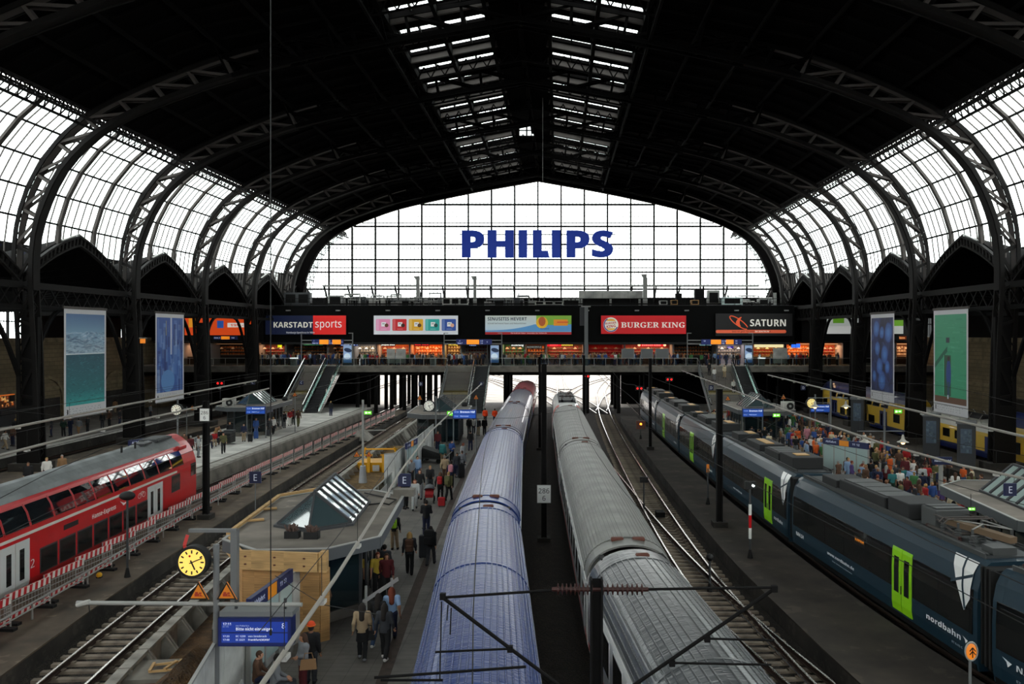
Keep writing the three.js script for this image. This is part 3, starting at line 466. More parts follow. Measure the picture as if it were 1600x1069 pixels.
// ---------- the concourse bridge across the north end ----------
const DE = 113.5, DY = 6.37, DF = 119, bx = (px, d) => (px - CX) * d / F;
{
  const b = struct('floor_bridge');
  new MB().box(-3, DY - 0.5, -(DE + 130) / 2, 116, 0.8, 130 - DE).build('deck', M.concreteDark, b);
  new MB().box(-3, DY - 0.42, -DE + 0.12, 116, 0.8, 0.24).build('edge_beam', M.concrete, b);
  new MB().box(-3, DY - 0.05, -(DE + 130) / 2, 116, 0.1, 130 - DE - 0.3).build('paving', M.concreteLight, b);
  const girders = new MB(); for (const d of [115, 118.5, 122, 125.5, 129]) girders.box(-3, DY - 1.1, -d, 116, 0.5, 0.3); girders.build('girder', M.blackSteel, b);
  // supports and abutments below
  const px = [-45, -38, -28.2, -25.6, -23.4, -21.6, -20, -18.2, -7.4, -2.3, 4.1, 8.5, 13, 26.5, 33, 44];
  for (const d of [115.2, 122, 128.6]) for (const x of px) new MB().cyl(x, -0.4, -d, 0.28, 5.6, 10).build('column', M.blackSteel, b);
  new MB().box(26.5, 2.5, -130.6, 33, 6, 0.6).build('abutment', M.blackSteel, b); new MB().box(-47, 2.5, -130.6, 32, 6, 0.6).build('abutment', M.blackSteel, b);
  for (const x of [-30.2, -16.6]) new MB().box(x, 2.5, -129.6, 3.4, 6, 0.5).build('wall_panel', M.blackSteel, b);
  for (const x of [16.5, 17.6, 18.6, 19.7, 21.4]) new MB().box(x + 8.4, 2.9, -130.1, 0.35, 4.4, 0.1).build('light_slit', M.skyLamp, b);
}
{
  const w = struct('wall_bridge');
  const x0 = bx(412, 118.6), x1 = bx(1241, 118.6);
  new MB().box((x0 + x1) / 2, 12.25, -118.8, x1 - x0, 5.3, 0.5).build('fascia', M.fascia, w);
  new MB().box((x0 + x1) / 2, 9.45, -118.3, x1 - x0, 0.3, 1.4).build('canopy', M.black, w);
  new MB().box(-3, 14.85, -124.5, 82, 0.25, 11).build('roof_slab', M.darkGrey, w);
  for (const s of [-1, 1]) new MB().box(-3 + s * 50, 12.3, -121, 22, 5, 0.4).build('side_fascia', M.black, w);
  new MB().box(-3, 8, -127, 112, 3.4, 0.4).build('back_wall', M.darkGrey, w);
  new MB().box(-3, 9.62, -123.5, 112, 0.12, 8).build('soffit', M.black, w);
  for (let i = 0; i < 11; i++) new MB().box(-39 + i * 7.2, 14.2, -118.4, 0.6, 0.16, 0.35).build('floodlight', M.galv, w);
}
// fascia signs
const signZ = -118.52;
function fasciaSign(px0, px1, py0, py1, face, label, cat = 'sign', name = 'shop_sign', casing = M.black) {
  const d = 118.4, x0 = bx(px0, d), x1 = bx(px1, d), y1 = HC - (py0 - CY) * d / F, y0 = HC - (py1 - CY) * d / F;
  const t = thing(name, label, cat, [(x0 + x1) / 2, (y0 + y1) / 2, -118.42], 0, 'large signs along the black fascia');
  board(t, x1 - x0, y1 - y0, 0.22, face, casing, { name: 'casing', faceName: 'sign_face' }); return t;
}
fasciaSign(415, 541, 493, 523, litPrint(1008, 240, (g, w, h) => {
  fill(g, '#0a1638', 0, 0, w, h); fill(g, '#e5231f', 596, 0, w - 596, h);
  txt(g, 'KARSTADT', 92, 152, 96, '#e9e4d6', { bold: true, sx: 1.07 }); txt(g, 'sports', 618, 150, 132, '#f6f0ea', { sx: 0.92 });
  txt(g, 'Hamburgs Sporthaus in 100m', 260, 226, 30, '#cfd0d2', { bold: true, sx: 0.84 }); txt(g, '▸', 630, 228, 34, '#fff');
}, 0.30), 'dark blue and red sign reading KARSTADT sports');
fasciaSign(584, 716, 493, 523, litPrint(1056, 240, (g, w, h) => {
  fill(g, '#d7d9de', 0, 0, w, h); ['#e58cb4', '#c8262a', '#dba528', '#2ba39c', '#2c4f9d'].forEach((c, i) => { const x = 28 + i * 206; g.fillStyle = c; g.beginPath(); g.roundRect(x, 44, 178, 148, 12); g.fill(); g.fillStyle = 'rgba(255,255,255,.25)'; g.fillRect(x + 8, 50, 30, 136); fill(g, '#eee', x + 68, 84, 56, 54); g.fillStyle = ['#6b3a2c', '#3d2018', '#5a3a20', '#1d4a46', '#d9a48a'][i]; g.beginPath(); g.arc(x + 132, 124, 24, 0, 7); g.fill(); fill(g, '#444', x + 78, 98, 34, 6); fill(g, '#444', x + 78, 110, 26, 4); fill(g, 'rgba(255,255,255,.5)', x + 60, 168, 70, 6); });
}, 0.3), 'white sign with a row of five coloured square packets');
fasciaSign(758, 893, 493, 523, litPrint(1080, 240, (g, w, h) => {
  const gr = g.createLinearGradient(0, 0, 0, h); gr.addColorStop(0, '#c8cfc8'); gr.addColorStop(0.7, '#bcd0dd'); gr.addColorStop(1, '#7aa6cd'); g.fillStyle = gr; g.fillRect(0, 0, w, h); fill(g, '#7fae3d', 640, 0, w - 640, 120);
  g.fillStyle = '#5a97cb'; g.beginPath(); g.moveTo(0, 190); g.quadraticCurveTo(360, 190, 620, 110); g.quadraticCurveTo(850, 130, w, 110); g.lineTo(w, 205); g.lineTo(0, 205); g.fill();
  txt(g, 'SINUSITIS HEVERT', 28, 62, 58, '#1d2d3e', { bold: true, sx: 0.98 }); txt(g, 'Schnell befreiend Nase und Nebenhöhlen', 28, 108, 26, '#44505a');
  g.fillStyle = '#e9b52a'; g.beginPath(); g.arc(712, 90, 74, 0, 7); g.fill(); g.fillStyle = '#b3582b'; g.beginPath(); g.ellipse(712, 74, 44, 60, 0, 0, 7); g.fill(); fill(g, '#e89025', 858, 50, 176, 78); fill(g, '#c33', 900, 78, 150, 10); txt(g, 'Hevert', 690, 178, 34, '#1f4f97', { bold: true });
  fill(g, '#a81f26', 0, 208, w, 32); txt(g, 'Die Kraft der Natur · besonders für Heilberufe', 320, 230, 22, '#f3dede');
}, 0.3), 'pale blue and green medicine sign reading SINUSITIS HEVERT');
fasciaSign(939, 1072, 493, 522, litPrint(1064, 232, (g, w, h) => {
  fill(g, '#c8141d', 0, 0, w, h); txt(g, 'BURGER KING', 246, 152, 92, '#f1e9df', { bold: true, font: 'serif', sx: 1.22 });
  g.save(); g.translate(122, 116); g.fillStyle = '#e9e3d6'; g.beginPath(); g.arc(0, 0, 94, 0, 7); g.fill(); g.lineWidth = 13; g.strokeStyle = '#26408d'; g.beginPath(); g.arc(0, 0, 84, 0.35, 4.2); g.stroke(); g.fillStyle = '#e5a72a'; g.beginPath(); g.ellipse(0, -48, 58, 24, 0, 3.14, 6.28); g.fill(); g.beginPath(); g.ellipse(0, 46, 58, 22, 0, 0, 3.14); g.fill(); g.rotate(-0.12); txt(g, 'BURGER', 0, -8, 36, '#b4161d', { bold: true, align: 'center' }); txt(g, 'KING', 0, 36, 48, '#b4161d', { bold: true, align: 'center' }); g.restore();
}, 0.3), 'red sign reading BURGER KING with a round bun logo');
fasciaSign(1118, 1238, 490, 525, litPrint(1000, 292, (g, w, h) => {
  fill(g, '#100f10', 0, 0, w, h); txt(g, 'SATURN', 442, 166, 126, '#e8e4da', { bold: true, sx: 1.0 });
  g.strokeStyle = '#e3582f'; g.lineWidth = 13; g.save(); g.translate(300, 118); g.rotate(0.62); g.beginPath(); g.ellipse(0, 0, 140, 40, 0, 0.2, 5.9); g.stroke(); g.fillStyle = '#e3582f'; g.restore(); g.fillStyle = '#e3582f'; g.beginPath(); g.moveTo(262, 110); g.quadraticCurveTo(300, 40, 340, 46); g.quadraticCurveTo(290, 110, 330, 170); g.quadraticCurveTo(270, 170, 262, 110); g.fill();
  g.fillStyle = '#df6341'; g.beginPath(); g.roundRect(0, 214, 920, 44, 20); g.fill(); txt(g, 'Geiz ist geil! TECHNIK IM ZENTRUM', 210, 246, 30, '#8f2f1c', { bold: true }); txt(g, 'IM ZENTRUM', 510, 246, 30, '#f3dcd2', { bold: true });
}, 0.34), 'black sign reading SATURN with an orange ringed logo');
{ // side advertisements seen through the columns
  const ad = (px0, px1, py0, py1, draw, label, k) => { const d = 120.4, x0 = bx(px0, d), x1 = bx(px1, d), y1 = HC - (py0 - CY) * d / F, y0 = HC - (py1 - CY) * d / F; const t = thing('advertising_panel', label, 'billboard', [(x0 + x1) / 2, (y0 + y1) / 2, -120.6]); board(t, x1 - x0, y1 - y0, 0.2, litPrint(512, 256, draw, k), M.black, { name: 'casing', faceName: 'sign_face' }); };
  ad(288, 392, 494, 524, (g, w, h) => { fill(g, '#e8501c', 0, 0, w, h); fill(g, '#f4a12a', 30, 30, 60, 120); fill(g, '#2d58a8', 250, 60, 50, 100); g.fillStyle = '#f6e9dd'; g.beginPath(); g.moveTo(330, 90); g.lineTo(470, 90); g.lineTo(500, 150); g.lineTo(330, 150); g.fill(); txt(g, '199.-', 350, 138, 46, '#d23a16', { bold: true }); }, 'orange advertising panel behind the left columns', 0.55);
  ad(1292, 1342, 492, 522, (g, w, h) => { fill(g, '#cfd6d0', 0, 0, w, h); fill(g, '#6fae2f', 100, 0, 180, 110); fill(g, '#e9ebe7', 0, 150, w, h); }, 'white and green advertising panel behind the right columns', 0.35);
  ad(1388, 1412, 500, 522, (g, w, h) => { fill(g, '#d8dcd6', 0, 0, w, h); fill(g, '#7cba3a', 0, 0, w, 110); }, 'small green and white panel right of the jellyfish banner', 0.35);
}
// shops behind the gallery
const warm = 0xffc090;
const GLW = { warm: glow(0xffb87c, 1.2), white: glow(0xfff0dc, 1.6), yellow: glow(0xf0cf7a, 1.4), blue: glow(0x3f7dff, 1.6), dim: glow(0xa87850, 0.5) };
const shopCol = { orange: mat(0xc56a2a, 0.7), beige: mat(0xb7a58c, 0.8), dark: mat(0x241f1d, 0.8), red: mat(0x7d1a18, 0.6), grey: mat(0x8d8b8c, 0.7), green: mat(0x3d6a45, 0.7), brown: mat(0x6a3f22, 0.7) };
function shop(px0, px1, wall, lamp, sign, label, o = {}) {
  const d = DF + 0.6, x0 = bx(px0, d), x1 = bx(px1, d), w = x1 - x0, t = thing('shop', label, 'shop', [(x0 + x1) / 2, DY, -d]);
  new MB().box(0, 1.55, -3.4, w, 3.1, 0.1).build('back_wall', wall, t);
  for (const s of [-1, 1]) new MB().box(s * (w / 2 - 0.06), 1.55, -1.7, 0.12, 3.1, 3.4).build('side_wall', shopCol.grey, t);
  const sh = new MB(); for (const y of [1.3, 1.8, 2.3]) sh.box(0, y, -3.2, w - 0.6, 0.05, 0.35); sh.build('shelf', shopCol.beige, t);
  const goods = new MB(); for (let x = -w / 2 + 0.5; x < w / 2 - 0.4; x += 0.42) for (const y of [1.33, 1.83, 2.33]) goods.box(x, y + 0.13, -3.15, rr(0.15, 0.34), rr(0.15, 0.34), 0.25); goods.build('goods', pick([shopCol.orange, shopCol.beige, shopCol.red]), t).userData.kind = 'stuff';
  if (!o.noCounter) { new MB().box(0, 0.55, -0.9, w - 0.8, 1.1, 0.7).build('counter', o.counter ?? shopCol.brown, t); new MB().box(0, 1.12, -0.9, w - 0.7, 0.05, 0.8).build('counter_top', shopCol.beige, t); }
  if (lamp) {
    new MB().box(0, 2.95, -1.9, w - 0.8, 0.06, 1.4).build('ceiling_light', lamp, t);
    if (o.light) { const l = new THREE.RectAreaLight(o.light, o.power ?? 14, w - 0.8, 1.2); l.position.set(0, 2.88, -1.9); l.rotation.x = -Math.PI / 2; l.name = 'shop_light'; t.add(l); }
    if (w > 3) for (let i = 0; i < 3; i++) new MB().cyl((i - 1) * w * 0.28, 2.25, -0.9, 0.28, 0.22, 10, 0.06).build('pendant_lamp', lamp, t);
  }
  if (sign) { const [s0, s1, py0, py1, face] = sign, a = bx(s0, d - 0.5), c = bx(s1, d - 0.5), y1 = HC - (py0 - CY) * (d - 0.5) / F - DY, y0 = HC - (py1 - CY) * (d - 0.5) / F - DY; board(t, c - a, y1 - y0, 0.12, face, M.black, { name: 'sign', faceName: 'sign_face', x: (a + c) / 2 - (x0 + x1) / 2, y: (y0 + y1) / 2, z: 0.55 }); }
}
const neon = (s, c, bg = '#0b0a0a', k = 1.4, o = {}) => litPrint(256, 56, (g, w, h) => { fill(g, bg, 0, 0, w, h); g.font = (o.bold === false ? '' : 'bold ') + '44px ' + (o.font ?? 'sans-serif'); const m = g.measureText(s).width; txt(g, s, 8, 44, 44, c, { bold: o.bold !== false, sx: Math.min(1.6, 240 / m), font: o.font }); }, k);
shop(400, 446, shopCol.brown, GLW.warm, [434, 441, 539, 543, neon('WC', '#5c5a00', '#f2f01c', 1)], 'dim brown shop with a small yellow sign at the left end of the gallery', { light: warm, power: 5 });
shop(446, 512, shopCol.dark, null, [474, 506, 536, 540.5, neon('ASIAGOURMET EXPRESS', '#3fae58', '#0b0d0b', 0.8)], 'dark food hall entrance with a green lettered sign', { noCounter: true });
shop(512, 552, shopCol.dark, GLW.dim, [532, 560, 537, 541, neon('Gleise  5-8  i', '#bcd0f4', '#12245c', 0.9)], 'dark passage under a blue direction sign', { noCounter: true });
shop(552, 588, shopCol.grey, GLW.white, null, 'pale grey shop beside the passage left of the white boards', { light: 0xfff0e0, power: 4 });
shop(588, 640, shopCol.orange, GLW.warm, [595, 618, 536.5, 541, neon('Jacques Wein', '#fff8e8', '#17110c', 1.5)], 'orange lit shop under a white script sign', { light: warm, power: 10 });
shop(640, 692, shopCol.orange, GLW.warm, [647, 671, 535.5, 541, neon('NUR HIER', '#ff2b2b', '#2a0505', 1.6)], 'bakery glowing orange under the red NUR HIER sign', { light: 0xff8a48, power: 16 });
shop(692, 720, shopCol.brown, GLW.yellow, [700, 716, 536, 541, neon('LeCroBag', '#ffd23c', '#1b1408', 1.5)], 'narrow snack shop under a yellow sign', { light: 0xffc070, power: 10 });
shop(720, 762, shopCol.grey, null, [733, 745, 538.5, 541, neon('S-Bahn', '#b8cdf2', '#123065', 0.8)], 'dark passage with a pale end wall above the middle stairs', { noCounter: true });
shop(784, 820, shopCol.green, GLW.warm, [798, 819, 537, 542, neon('mcdelong', '#f5f8ef', '#0b100b', 1.3)], 'green walled shop with a white lettered sign', { light: 0xd8ffb0, power: 6 });
shop(820, 853, shopCol.brown, GLW.dim, [822, 847, 540, 544.5, neon('SUSHICIRCLE', '#9b9b93', '#0d0c0c', 0.7)], 'brown sushi counter under dull grey letters', { light: warm, power: 6 });
shop(853, 912, shopCol.brown, GLW.warm, [855, 897, 537, 541.5, litPrint(420, 48, (g, w, h) => { fill(g, '#d01421', 0, 0, 220, h); fill(g, '#140e08', 220, 0, 200, h); txt(g, 'KEBAP', 40, 40, 42, '#ff5a5a', { bold: true }); txt(g, 'DENERIAN', 222, 40, 40, '#ffd84a', { bold: true, sx: 0.9 }); }, 1.2)], 'kebab counter under a half red and half yellow sign', { light: warm, power: 9 });
shop(918, 976, shopCol.red, GLW.dim, null, 'dark red restaurant front right of the tall grey pillar', { light: 0xff5040, power: 3 });
shop(976, 1052, shopCol.red, GLW.warm, [996, 1041, 537, 541.5, litPrint(420, 44, (g, w, h) => { fill(g, '#d3161f', 0, 0, w, h); txt(g, 'BURGER KING', 60, 37, 40, '#ff8d80', { bold: true, sx: 1.05 }); g.fillStyle = '#ffd9a0'; g.beginPath(); g.arc(22, 22, 21, 0, 7); g.arc(398, 22, 21, 0, 7); g.fill(); }, 1.3)], 'burger restaurant under a red band sign with two discs', { light: warm, power: 7 });
shop(1052, 1120, shopCol.dark, null, [1092, 1112, 537, 541, neon('Gleise  11-14', '#9fd6dd', '#0d1414', 0.7)], 'dark passage at the head of the right stairs', { noCounter: true });
shop(1120, 1166, shopCol.grey, GLW.white, [1136, 1146, 541, 544.5, neon('info', '#d6c8ff', '#3b2a86', 1)], 'grey walled shop with a violet sign over its door', { light: 0xf4e8ff, power: 4, noCounter: true });
shop(1176, 1226, shopCol.orange, GLW.yellow, [1178, 1224, 538, 543, litPrint(128, 16, (g, w, h) => { fill(g, '#e7d9a2', 0, 0, w, h); }, 1.0)], 'shop with a long cream light band and wooden back wall', { light: 0xffd890, power: 6 });
shop(1228, 1276, shopCol.orange, GLW.warm, [1236, 1250, 537, 543.5, litPrint(32, 16, (g, w, h) => { fill(g, '#2f6df0', 0, 0, w, h); fill(g, '#173a9a', 15, 0, 2, h); }, 1.2)], 'orange lit shop with bright blue screens', { light: warm, power: 14 });
shop(1284, 1318, shopCol.orange, GLW.warm, null, 'orange lit stand behind the second right column', { light: warm, power: 14 });
shop(1400, 1440, shopCol.brown, GLW.warm, [1404, 1416, 525, 531, neon('bistro', '#ffb070', '#5a2208', 0.9)], 'far right kiosk glowing between the banners', { light: warm, power: 9 });
shop(286, 312, shopCol.orange, GLW.warm, null, 'orange lit snack stand at the left end beyond the columns', { light: warm, power: 7 });
shop(328, 392, shopCol.dark, GLW.dim, [334, 372, 525, 531, litPrint(256, 48, (g, w, h) => { fill(g, '#0c1230', 0, 0, w, h); fill(g, '#ef8a1c', 80, 4, 90, 40); txt(g, 'Gleis 3', 4, 32, 22, '#cfd8f5'); txt(g, '5-8', 190, 32, 22, '#cfd8f5'); }, 0.8)], 'dark hall entrance behind the orange advertisement', { noCounter: true });
// gallery furniture
{
  const rail = (x0, x1, label) => { const w = x1 - x0, t = thing('glass_railing', label, 'railing', [(x0 + x1) / 2, DY, -DE - 0.02]); new MB().box(0, 1.08, 0, w, 0.07, 0.08).build('handrail', M.galv, t); const n = Math.max(1, Math.round(w / 1.6)); for (let i = 0; i < n; i++) new MB().box(-w / 2 + (i + 0.5) * w / n, 0.53, 0, w / n - 0.1, 0.92, 0.02).build('pane', M.railGlass, t); for (let i = 0; i <= n; i++) new MB().box(-w / 2 + i * w / n, 0.53, 0, 0.06, 1.06, 0.06).build('post', M.galv, t); };
  rail(-56, -36.2, 'glass railing of the gallery left of the left stairs'); rail(-29.9, -15.4, 'glass railing of the gallery between left and middle stairs'); rail(-9.3, 19.3, 'long glass railing of the gallery above the trains'); rail(26.2, 50, 'glass railing of the gallery right of the right stairs');
  const onDeck = (px, d = DE + 0.6) => [bx(px, d), DY, -d];
  [[604.5, 617.5, 'white board', 549.5, 572, 'left of two joined white boards at the gallery railing'], [618.5, 634, 'white board', 549.5, 572, 'right of two joined white boards at the gallery railing'], [1208, 1230, 'white board', 550, 574, 'white board standing at the railing right of the right stairs']].forEach(([a, b, , y0, y1, label]) => { const d = DE + 0.3, x0 = bx(a, d), x1 = bx(b, d), t = thing('display_board', label, 'board', [(x0 + x1) / 2, DY, -d]); const h = (y1 - y0) * d / F; new MB().box(0, h / 2 + 0.35, 0, x1 - x0, h, 0.12).build('panel', M.offWhite, t); for (const s of [-1, 1]) new MB().box(s * (x1 - x0) / 2 * 0.8, 0.2, 0, 0.08, 0.4, 0.1).build('foot', M.galv, t); });
  [[971, 991, 'leftmost of three grey boards on legs at the railing'], [1001, 1020, 'middle one of three grey boards on legs at the railing'], [1024, 1045, 'rightmost of three grey boards on legs at the railing']].forEach(([a, b, label]) => { const d = DE + 0.5, x0 = bx(a, d), x1 = bx(b, d), t = thing('display_board', label, 'board', [(x0 + x1) / 2, DY, -d]); new MB().box(0, 1.75, 0, x1 - x0, 1.3, 0.1).build('panel', M.greyPaint, t); for (const s of [-1, 1]) new MB().box(s * ((x1 - x0) / 2 - 0.05), 1.1, 0, 0.08, 2.2, 0.12).build('leg', M.galv, t); });
  const poster = litPrint(128, 256, (g, w, h) => { fill(g, '#8fa8c8', 0, 0, w, h); g.fillStyle = '#1c2c4a'; g.beginPath(); g.ellipse(70, 70, 60, 30, 0.2, 0, 7); g.fill(); g.fillStyle = '#c9dcef'; g.beginPath(); g.ellipse(60, 160, 50, 44, 0, 0, 7); g.fill(); fill(g, '#3e5f92', 0, 215, w, 41); }, 0.5);
  [[543.5, 'poster pillar with blue pictures right of the left stairs'], [773, 'poster pillar with blue pictures right of the middle stairs'], [1170, 'poster pillar with blue pictures right of the right stairs']].forEach(([px, label]) => { const t = thing('poster_pillar', label, 'advertising pillar', onDeck(px, DE + 1.9)); board(t, 1.2, 2.5, 0.35, poster, M.greyPaint, { name: 'case', faceName: 'poster', y: 1.6 }); new MB().box(0, 0.2, 0, 1.3, 0.4, 0.45).build('plinth', M.darkGrey, t); });
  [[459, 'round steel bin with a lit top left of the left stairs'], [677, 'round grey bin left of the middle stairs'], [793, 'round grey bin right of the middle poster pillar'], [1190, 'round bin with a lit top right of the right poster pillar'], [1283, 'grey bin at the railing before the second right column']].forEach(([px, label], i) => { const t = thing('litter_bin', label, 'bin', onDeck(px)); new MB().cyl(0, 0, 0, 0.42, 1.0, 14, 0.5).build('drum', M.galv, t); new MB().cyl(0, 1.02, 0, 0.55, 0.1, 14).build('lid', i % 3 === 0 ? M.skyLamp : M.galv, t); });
  const gantry = (a, b, face, label) => { const d = DE + 0.9, x0 = bx(a, d), x1 = bx(b, d), t = thing('departure_gantry', label, 'departure board', [(x0 + x1) / 2, DY, -d]), w = x1 - x0; for (const s of [-1, 1]) { new MB().box(s * w / 2, 2.3, 0, 0.14, 4.6, 0.14).build('post', M.greyPaint, t); new MB().box(s * (w / 2 - 0.25), 4.55, 0, 0.6, 0.1, 0.3).build('lamp_head', M.galv, t); } for (const y of [3.05, 3.55]) new MB().box(0, y, 0, w, 0.12, 0.1).build('crossbar', M.galv, t); board(t, w * 0.62, 0.75, 0.16, face, M.signBlue, { name: 'board', faceName: 'display', y: 3.32, x: w * 0.02, z: 0.1 }); };
  const disp = (L) => litPrint(512, 64, (g, w, h) => { fill(g, '#141d4d', 0, 0, w, h); for (const [x, ww] of L.boxes) fill(g, '#f2901f', x, 3, ww, 58); L.text.forEach(([s, x, y]) => txt(g, s, x, y, 24, '#d9e2ff')); }, 0.7);
  gantry(471, 551, disp({ boxes: [[120, 150], [330, 140]], text: [['→ 7', 10, 28], ['Gleis 5-8', 8, 56], ['8 →', 282, 28], ['11-14', 276, 56], ['C', 484, 40]] }), 'departure board gantry with two orange fields above the left stairs');
  gantry(694, 784, disp({ boxes: [[150, 180]], text: [['→ 11', 20, 28], ['Gleis 7', 18, 56], ['8 D →', 350, 28], ['5-6 ', 350, 56], ['S', 440, 40]] }), 'departure board gantry with one orange field above the middle stairs');
  gantry(1074, 1176, disp({ boxes: [[120, 130], [310, 100]], text: [['→ 12', 10, 28], ['13 14', 256, 30], ['5-8', 258, 58], ['13 →', 430, 28], ['14', 430, 58]] }), 'departure board gantry with two orange fields above the right stairs');
  const t = thing('steel_column', 'tall grey steel column rising from the gallery before the fascia', 'column', onDeck(916, DE + 0.4)); new MB().box(0, 4.1, 0, 0.5, 8.2, 0.5).build('shaft', M.greyPaint, t); new MB().box(-0.05, 8.25, 0, 1.3, 0.14, 0.8).build('cap', M.galv, t); new MB().box(-0.55, 6.9, -0.2, 0.7, 2.6, 0.2).build('side_plate', M.darkGrey, t);
}
// stairs and escalators from the platforms up to the gallery
function stairs(x0, x1, label, d0 = 104, esc) {
  const w = x1 - x0, run = DE - d0, rise = DY - 0.76, N = 34, t = thing('staircase', label, 'stairs', [(x0 + x1) / 2, 0.76, -d0]);
  let z = 0, y = 0; const sz = (run - 1.4) / N;
  for (let i = 0; i < N; i++) { if (i === 14) { new MB().box(0, y - 0.1, -(z + 0.7), w, 0.2, 1.4).build('landing', M.landing, t); z += 1.4; } y += rise / N; new MB().box(0, y - 0.03, -(z + sz / 2), w, 0.06, sz + 0.02).build('step', i === 14 || i === 0 ? M.landing : M.step, t); z += sz; }
  const hy = (zz) => zz / run * rise;
  for (const s of [-1, 1]) {
    const X = s * (w / 2 + 0.08); new MB().hex([[X - 0.06, -0.2, 0], [X + 0.06, -0.2, 0], [X + 0.06, 0.25, 0.2], [X - 0.06, 0.25, 0.2], [X - 0.06, rise - 0.7, -run], [X + 0.06, rise - 0.7, -run], [X + 0.06, rise + 0.1, -run], [X - 0.06, rise + 0.1, -run]]).build('stringer', M.greyPaint, t);
    new MB().quad([X, 0.25, 0.1], [X, rise + 0.1, -run], [X, rise + 1.0, -run], [X, 1.05, 0.1]).build('balustrade_pane', M.railGlass, t); new MB().bar([X, 1.08, 0.3], [X, rise + 1.05, -run - 0.2], 0.12, 0.1).build('handrail', M.chrome, t);
  }
  new MB().hex([[-w / 2, -0.3, -1], [w / 2, -0.3, -1], [w / 2, -0.2, -0.8], [-w / 2, -0.2, -0.8], [-w / 2, rise - 1.2, -run], [w / 2, rise - 1.2, -run], [w / 2, rise - 0.9, -run], [-w / 2, rise - 0.9, -run]]).build('soffit', M.darkGrey, t);
  if (!esc) return;
  const [e0, e1, el] = esc, ew = e1 - e0, e = thing('escalator', el, 'escalator', [(e0 + e1) / 2, 0.76, -d0]);
  const steps = 30; for (let i = 0; i < steps; i++) { const a = (i + 0.5) / steps; new MB().box(0, a * rise - 0.05, -a * run, ew - 0.5, 0.2, run / steps).build('step', M.escStep, e); }
  for (const s of [-1, 1]) {
    const X = s * (ew / 2 - 0.12); new MB().hex([[X - 0.12, -0.3, 0.6], [X + 0.12, -0.3, 0.6], [X + 0.12, 0.3, 0.6], [X - 0.12, 0.3, 0.6], [X - 0.12, rise - 0.9, -run], [X + 0.12, rise - 0.9, -run], [X + 0.12, rise + 0.15, -run], [X - 0.12, rise + 0.15, -run]]).build('side_panel', M.chrome, e);
    new MB().quad([X, 0.3, 0.5], [X, rise + 0.15, -run], [X, rise + 0.95, -run], [X, 1.0, 0.5]).build('balustrade_pane', M.sky, e); new MB().tube([[X, 0.3, 0.9], [X, 0.8, 1.0], [X, 1.03, 0.7], [X, rise + 1.0, -run + 0.2], [X, rise + 1.0, -run - 0.8]], 0.07, 6).build('handrail', M.rubber, e);
  }
}
stairs(-35.1, -32.4, 'broad left staircase from the pale platform to the gallery', 104, [-32.3, -30.1, 'escalator with bright sides right of the left staircase']);
stairs(-15.2, -11.7, 'middle staircase rising behind the far kiosk of the centre platform', 104, [-11.6, -9.4, 'escalator right of the middle staircase']);
stairs(19.5, 23.9, 'broad right staircase from the crowded platform to the gallery', 104, [24.0, 26.1, 'escalator with green glass sides right of the right staircase']);
// blue letters in front of the north window
{
  const font = await new FontLoader().loadAsync('fonts/droid/droid_sans_bold.typeface.json'), d = 128.6, t = thing('letter_sign', 'giant blue letters spelling PHILIPS before the north window', 'letter sign', [bx(840, d), 0, -d]);
  const L = [['P', 722, 757], ['H', 763, 802.5], ['I', 811, 823.5], ['L', 833, 858], ['I', 862.5, 875], ['P', 885, 921], ['S', 924.5, 958]], x0 = bx(840, d), yt = HC - (360.5 - CY) * d / F, yb = HC - (402.5 - CY) * d / F;
  for (const [c, a, b] of L) {
    let g; const X0 = bx(a, d) - x0, X1 = bx(b, d) - x0;
    if ('ILH'.includes(c)) { const S = new THREE.Shape(), k = X1 - X0, h = yt - yb, sw = c === 'I' ? k : 1.28, pts = c === 'I' ? [[0, 0], [k, 0], [k, h], [0, h]] : c === 'L' ? [[0, 0], [k, 0], [k - 0.2, 0.95], [sw, 0.95], [sw, h], [0, h]] : [[0, 0], [sw, 0], [sw, h * 0.4], [k - sw, h * 0.4], [k - sw, 0], [k, 0], [k, h], [k - sw, h], [k - sw, h * 0.6], [sw, h * 0.6], [sw, h], [0, h]]; pts.forEach(([x, y], i) => i ? S.lineTo(x, y) : S.moveTo(x, y)); g = new THREE.ExtrudeGeometry(S, { depth: 0.5, bevelEnabled: true, bevelSize: 0.05, bevelThickness: 0.05, bevelSegments: 1 }); g.translate(X0, yb, 0); }
    else { g = new TextGeometry(c, { font, size: 4, depth: 0.5, bevelEnabled: true, bevelSize: 0.14, bevelThickness: 0.05, bevelSegments: 1, curveSegments: 10 }); g.computeBoundingBox(); const q = g.boundingBox; g.translate(-q.min.x, -q.min.y, 0); g.scale((X1 - X0) / (q.max.x - q.min.x), (yt - yb) / (q.max.y - q.min.y), 1); g.translate(X0, yb, 0); }
    mesh('letter', g, M.philips, t);
  }
  for (let k = -3; k < 4; k++) new MB().bar([k * 3.68 - 0.05, (yb + yt) / 2, 0], [k * 3.68 - 0.05, (yb + yt) / 2, -1.35], 0.12).build('strut', M.steel, t);
  new MB().box(0, yb - 0.25, -0.2, 24.5, 0.14, 0.14).build('support_rail', M.steel, t); new MB().box(0, yt - 0.6, -0.25, 24.5, 0.14, 0.14).build('support_rail', M.steel, t);
}
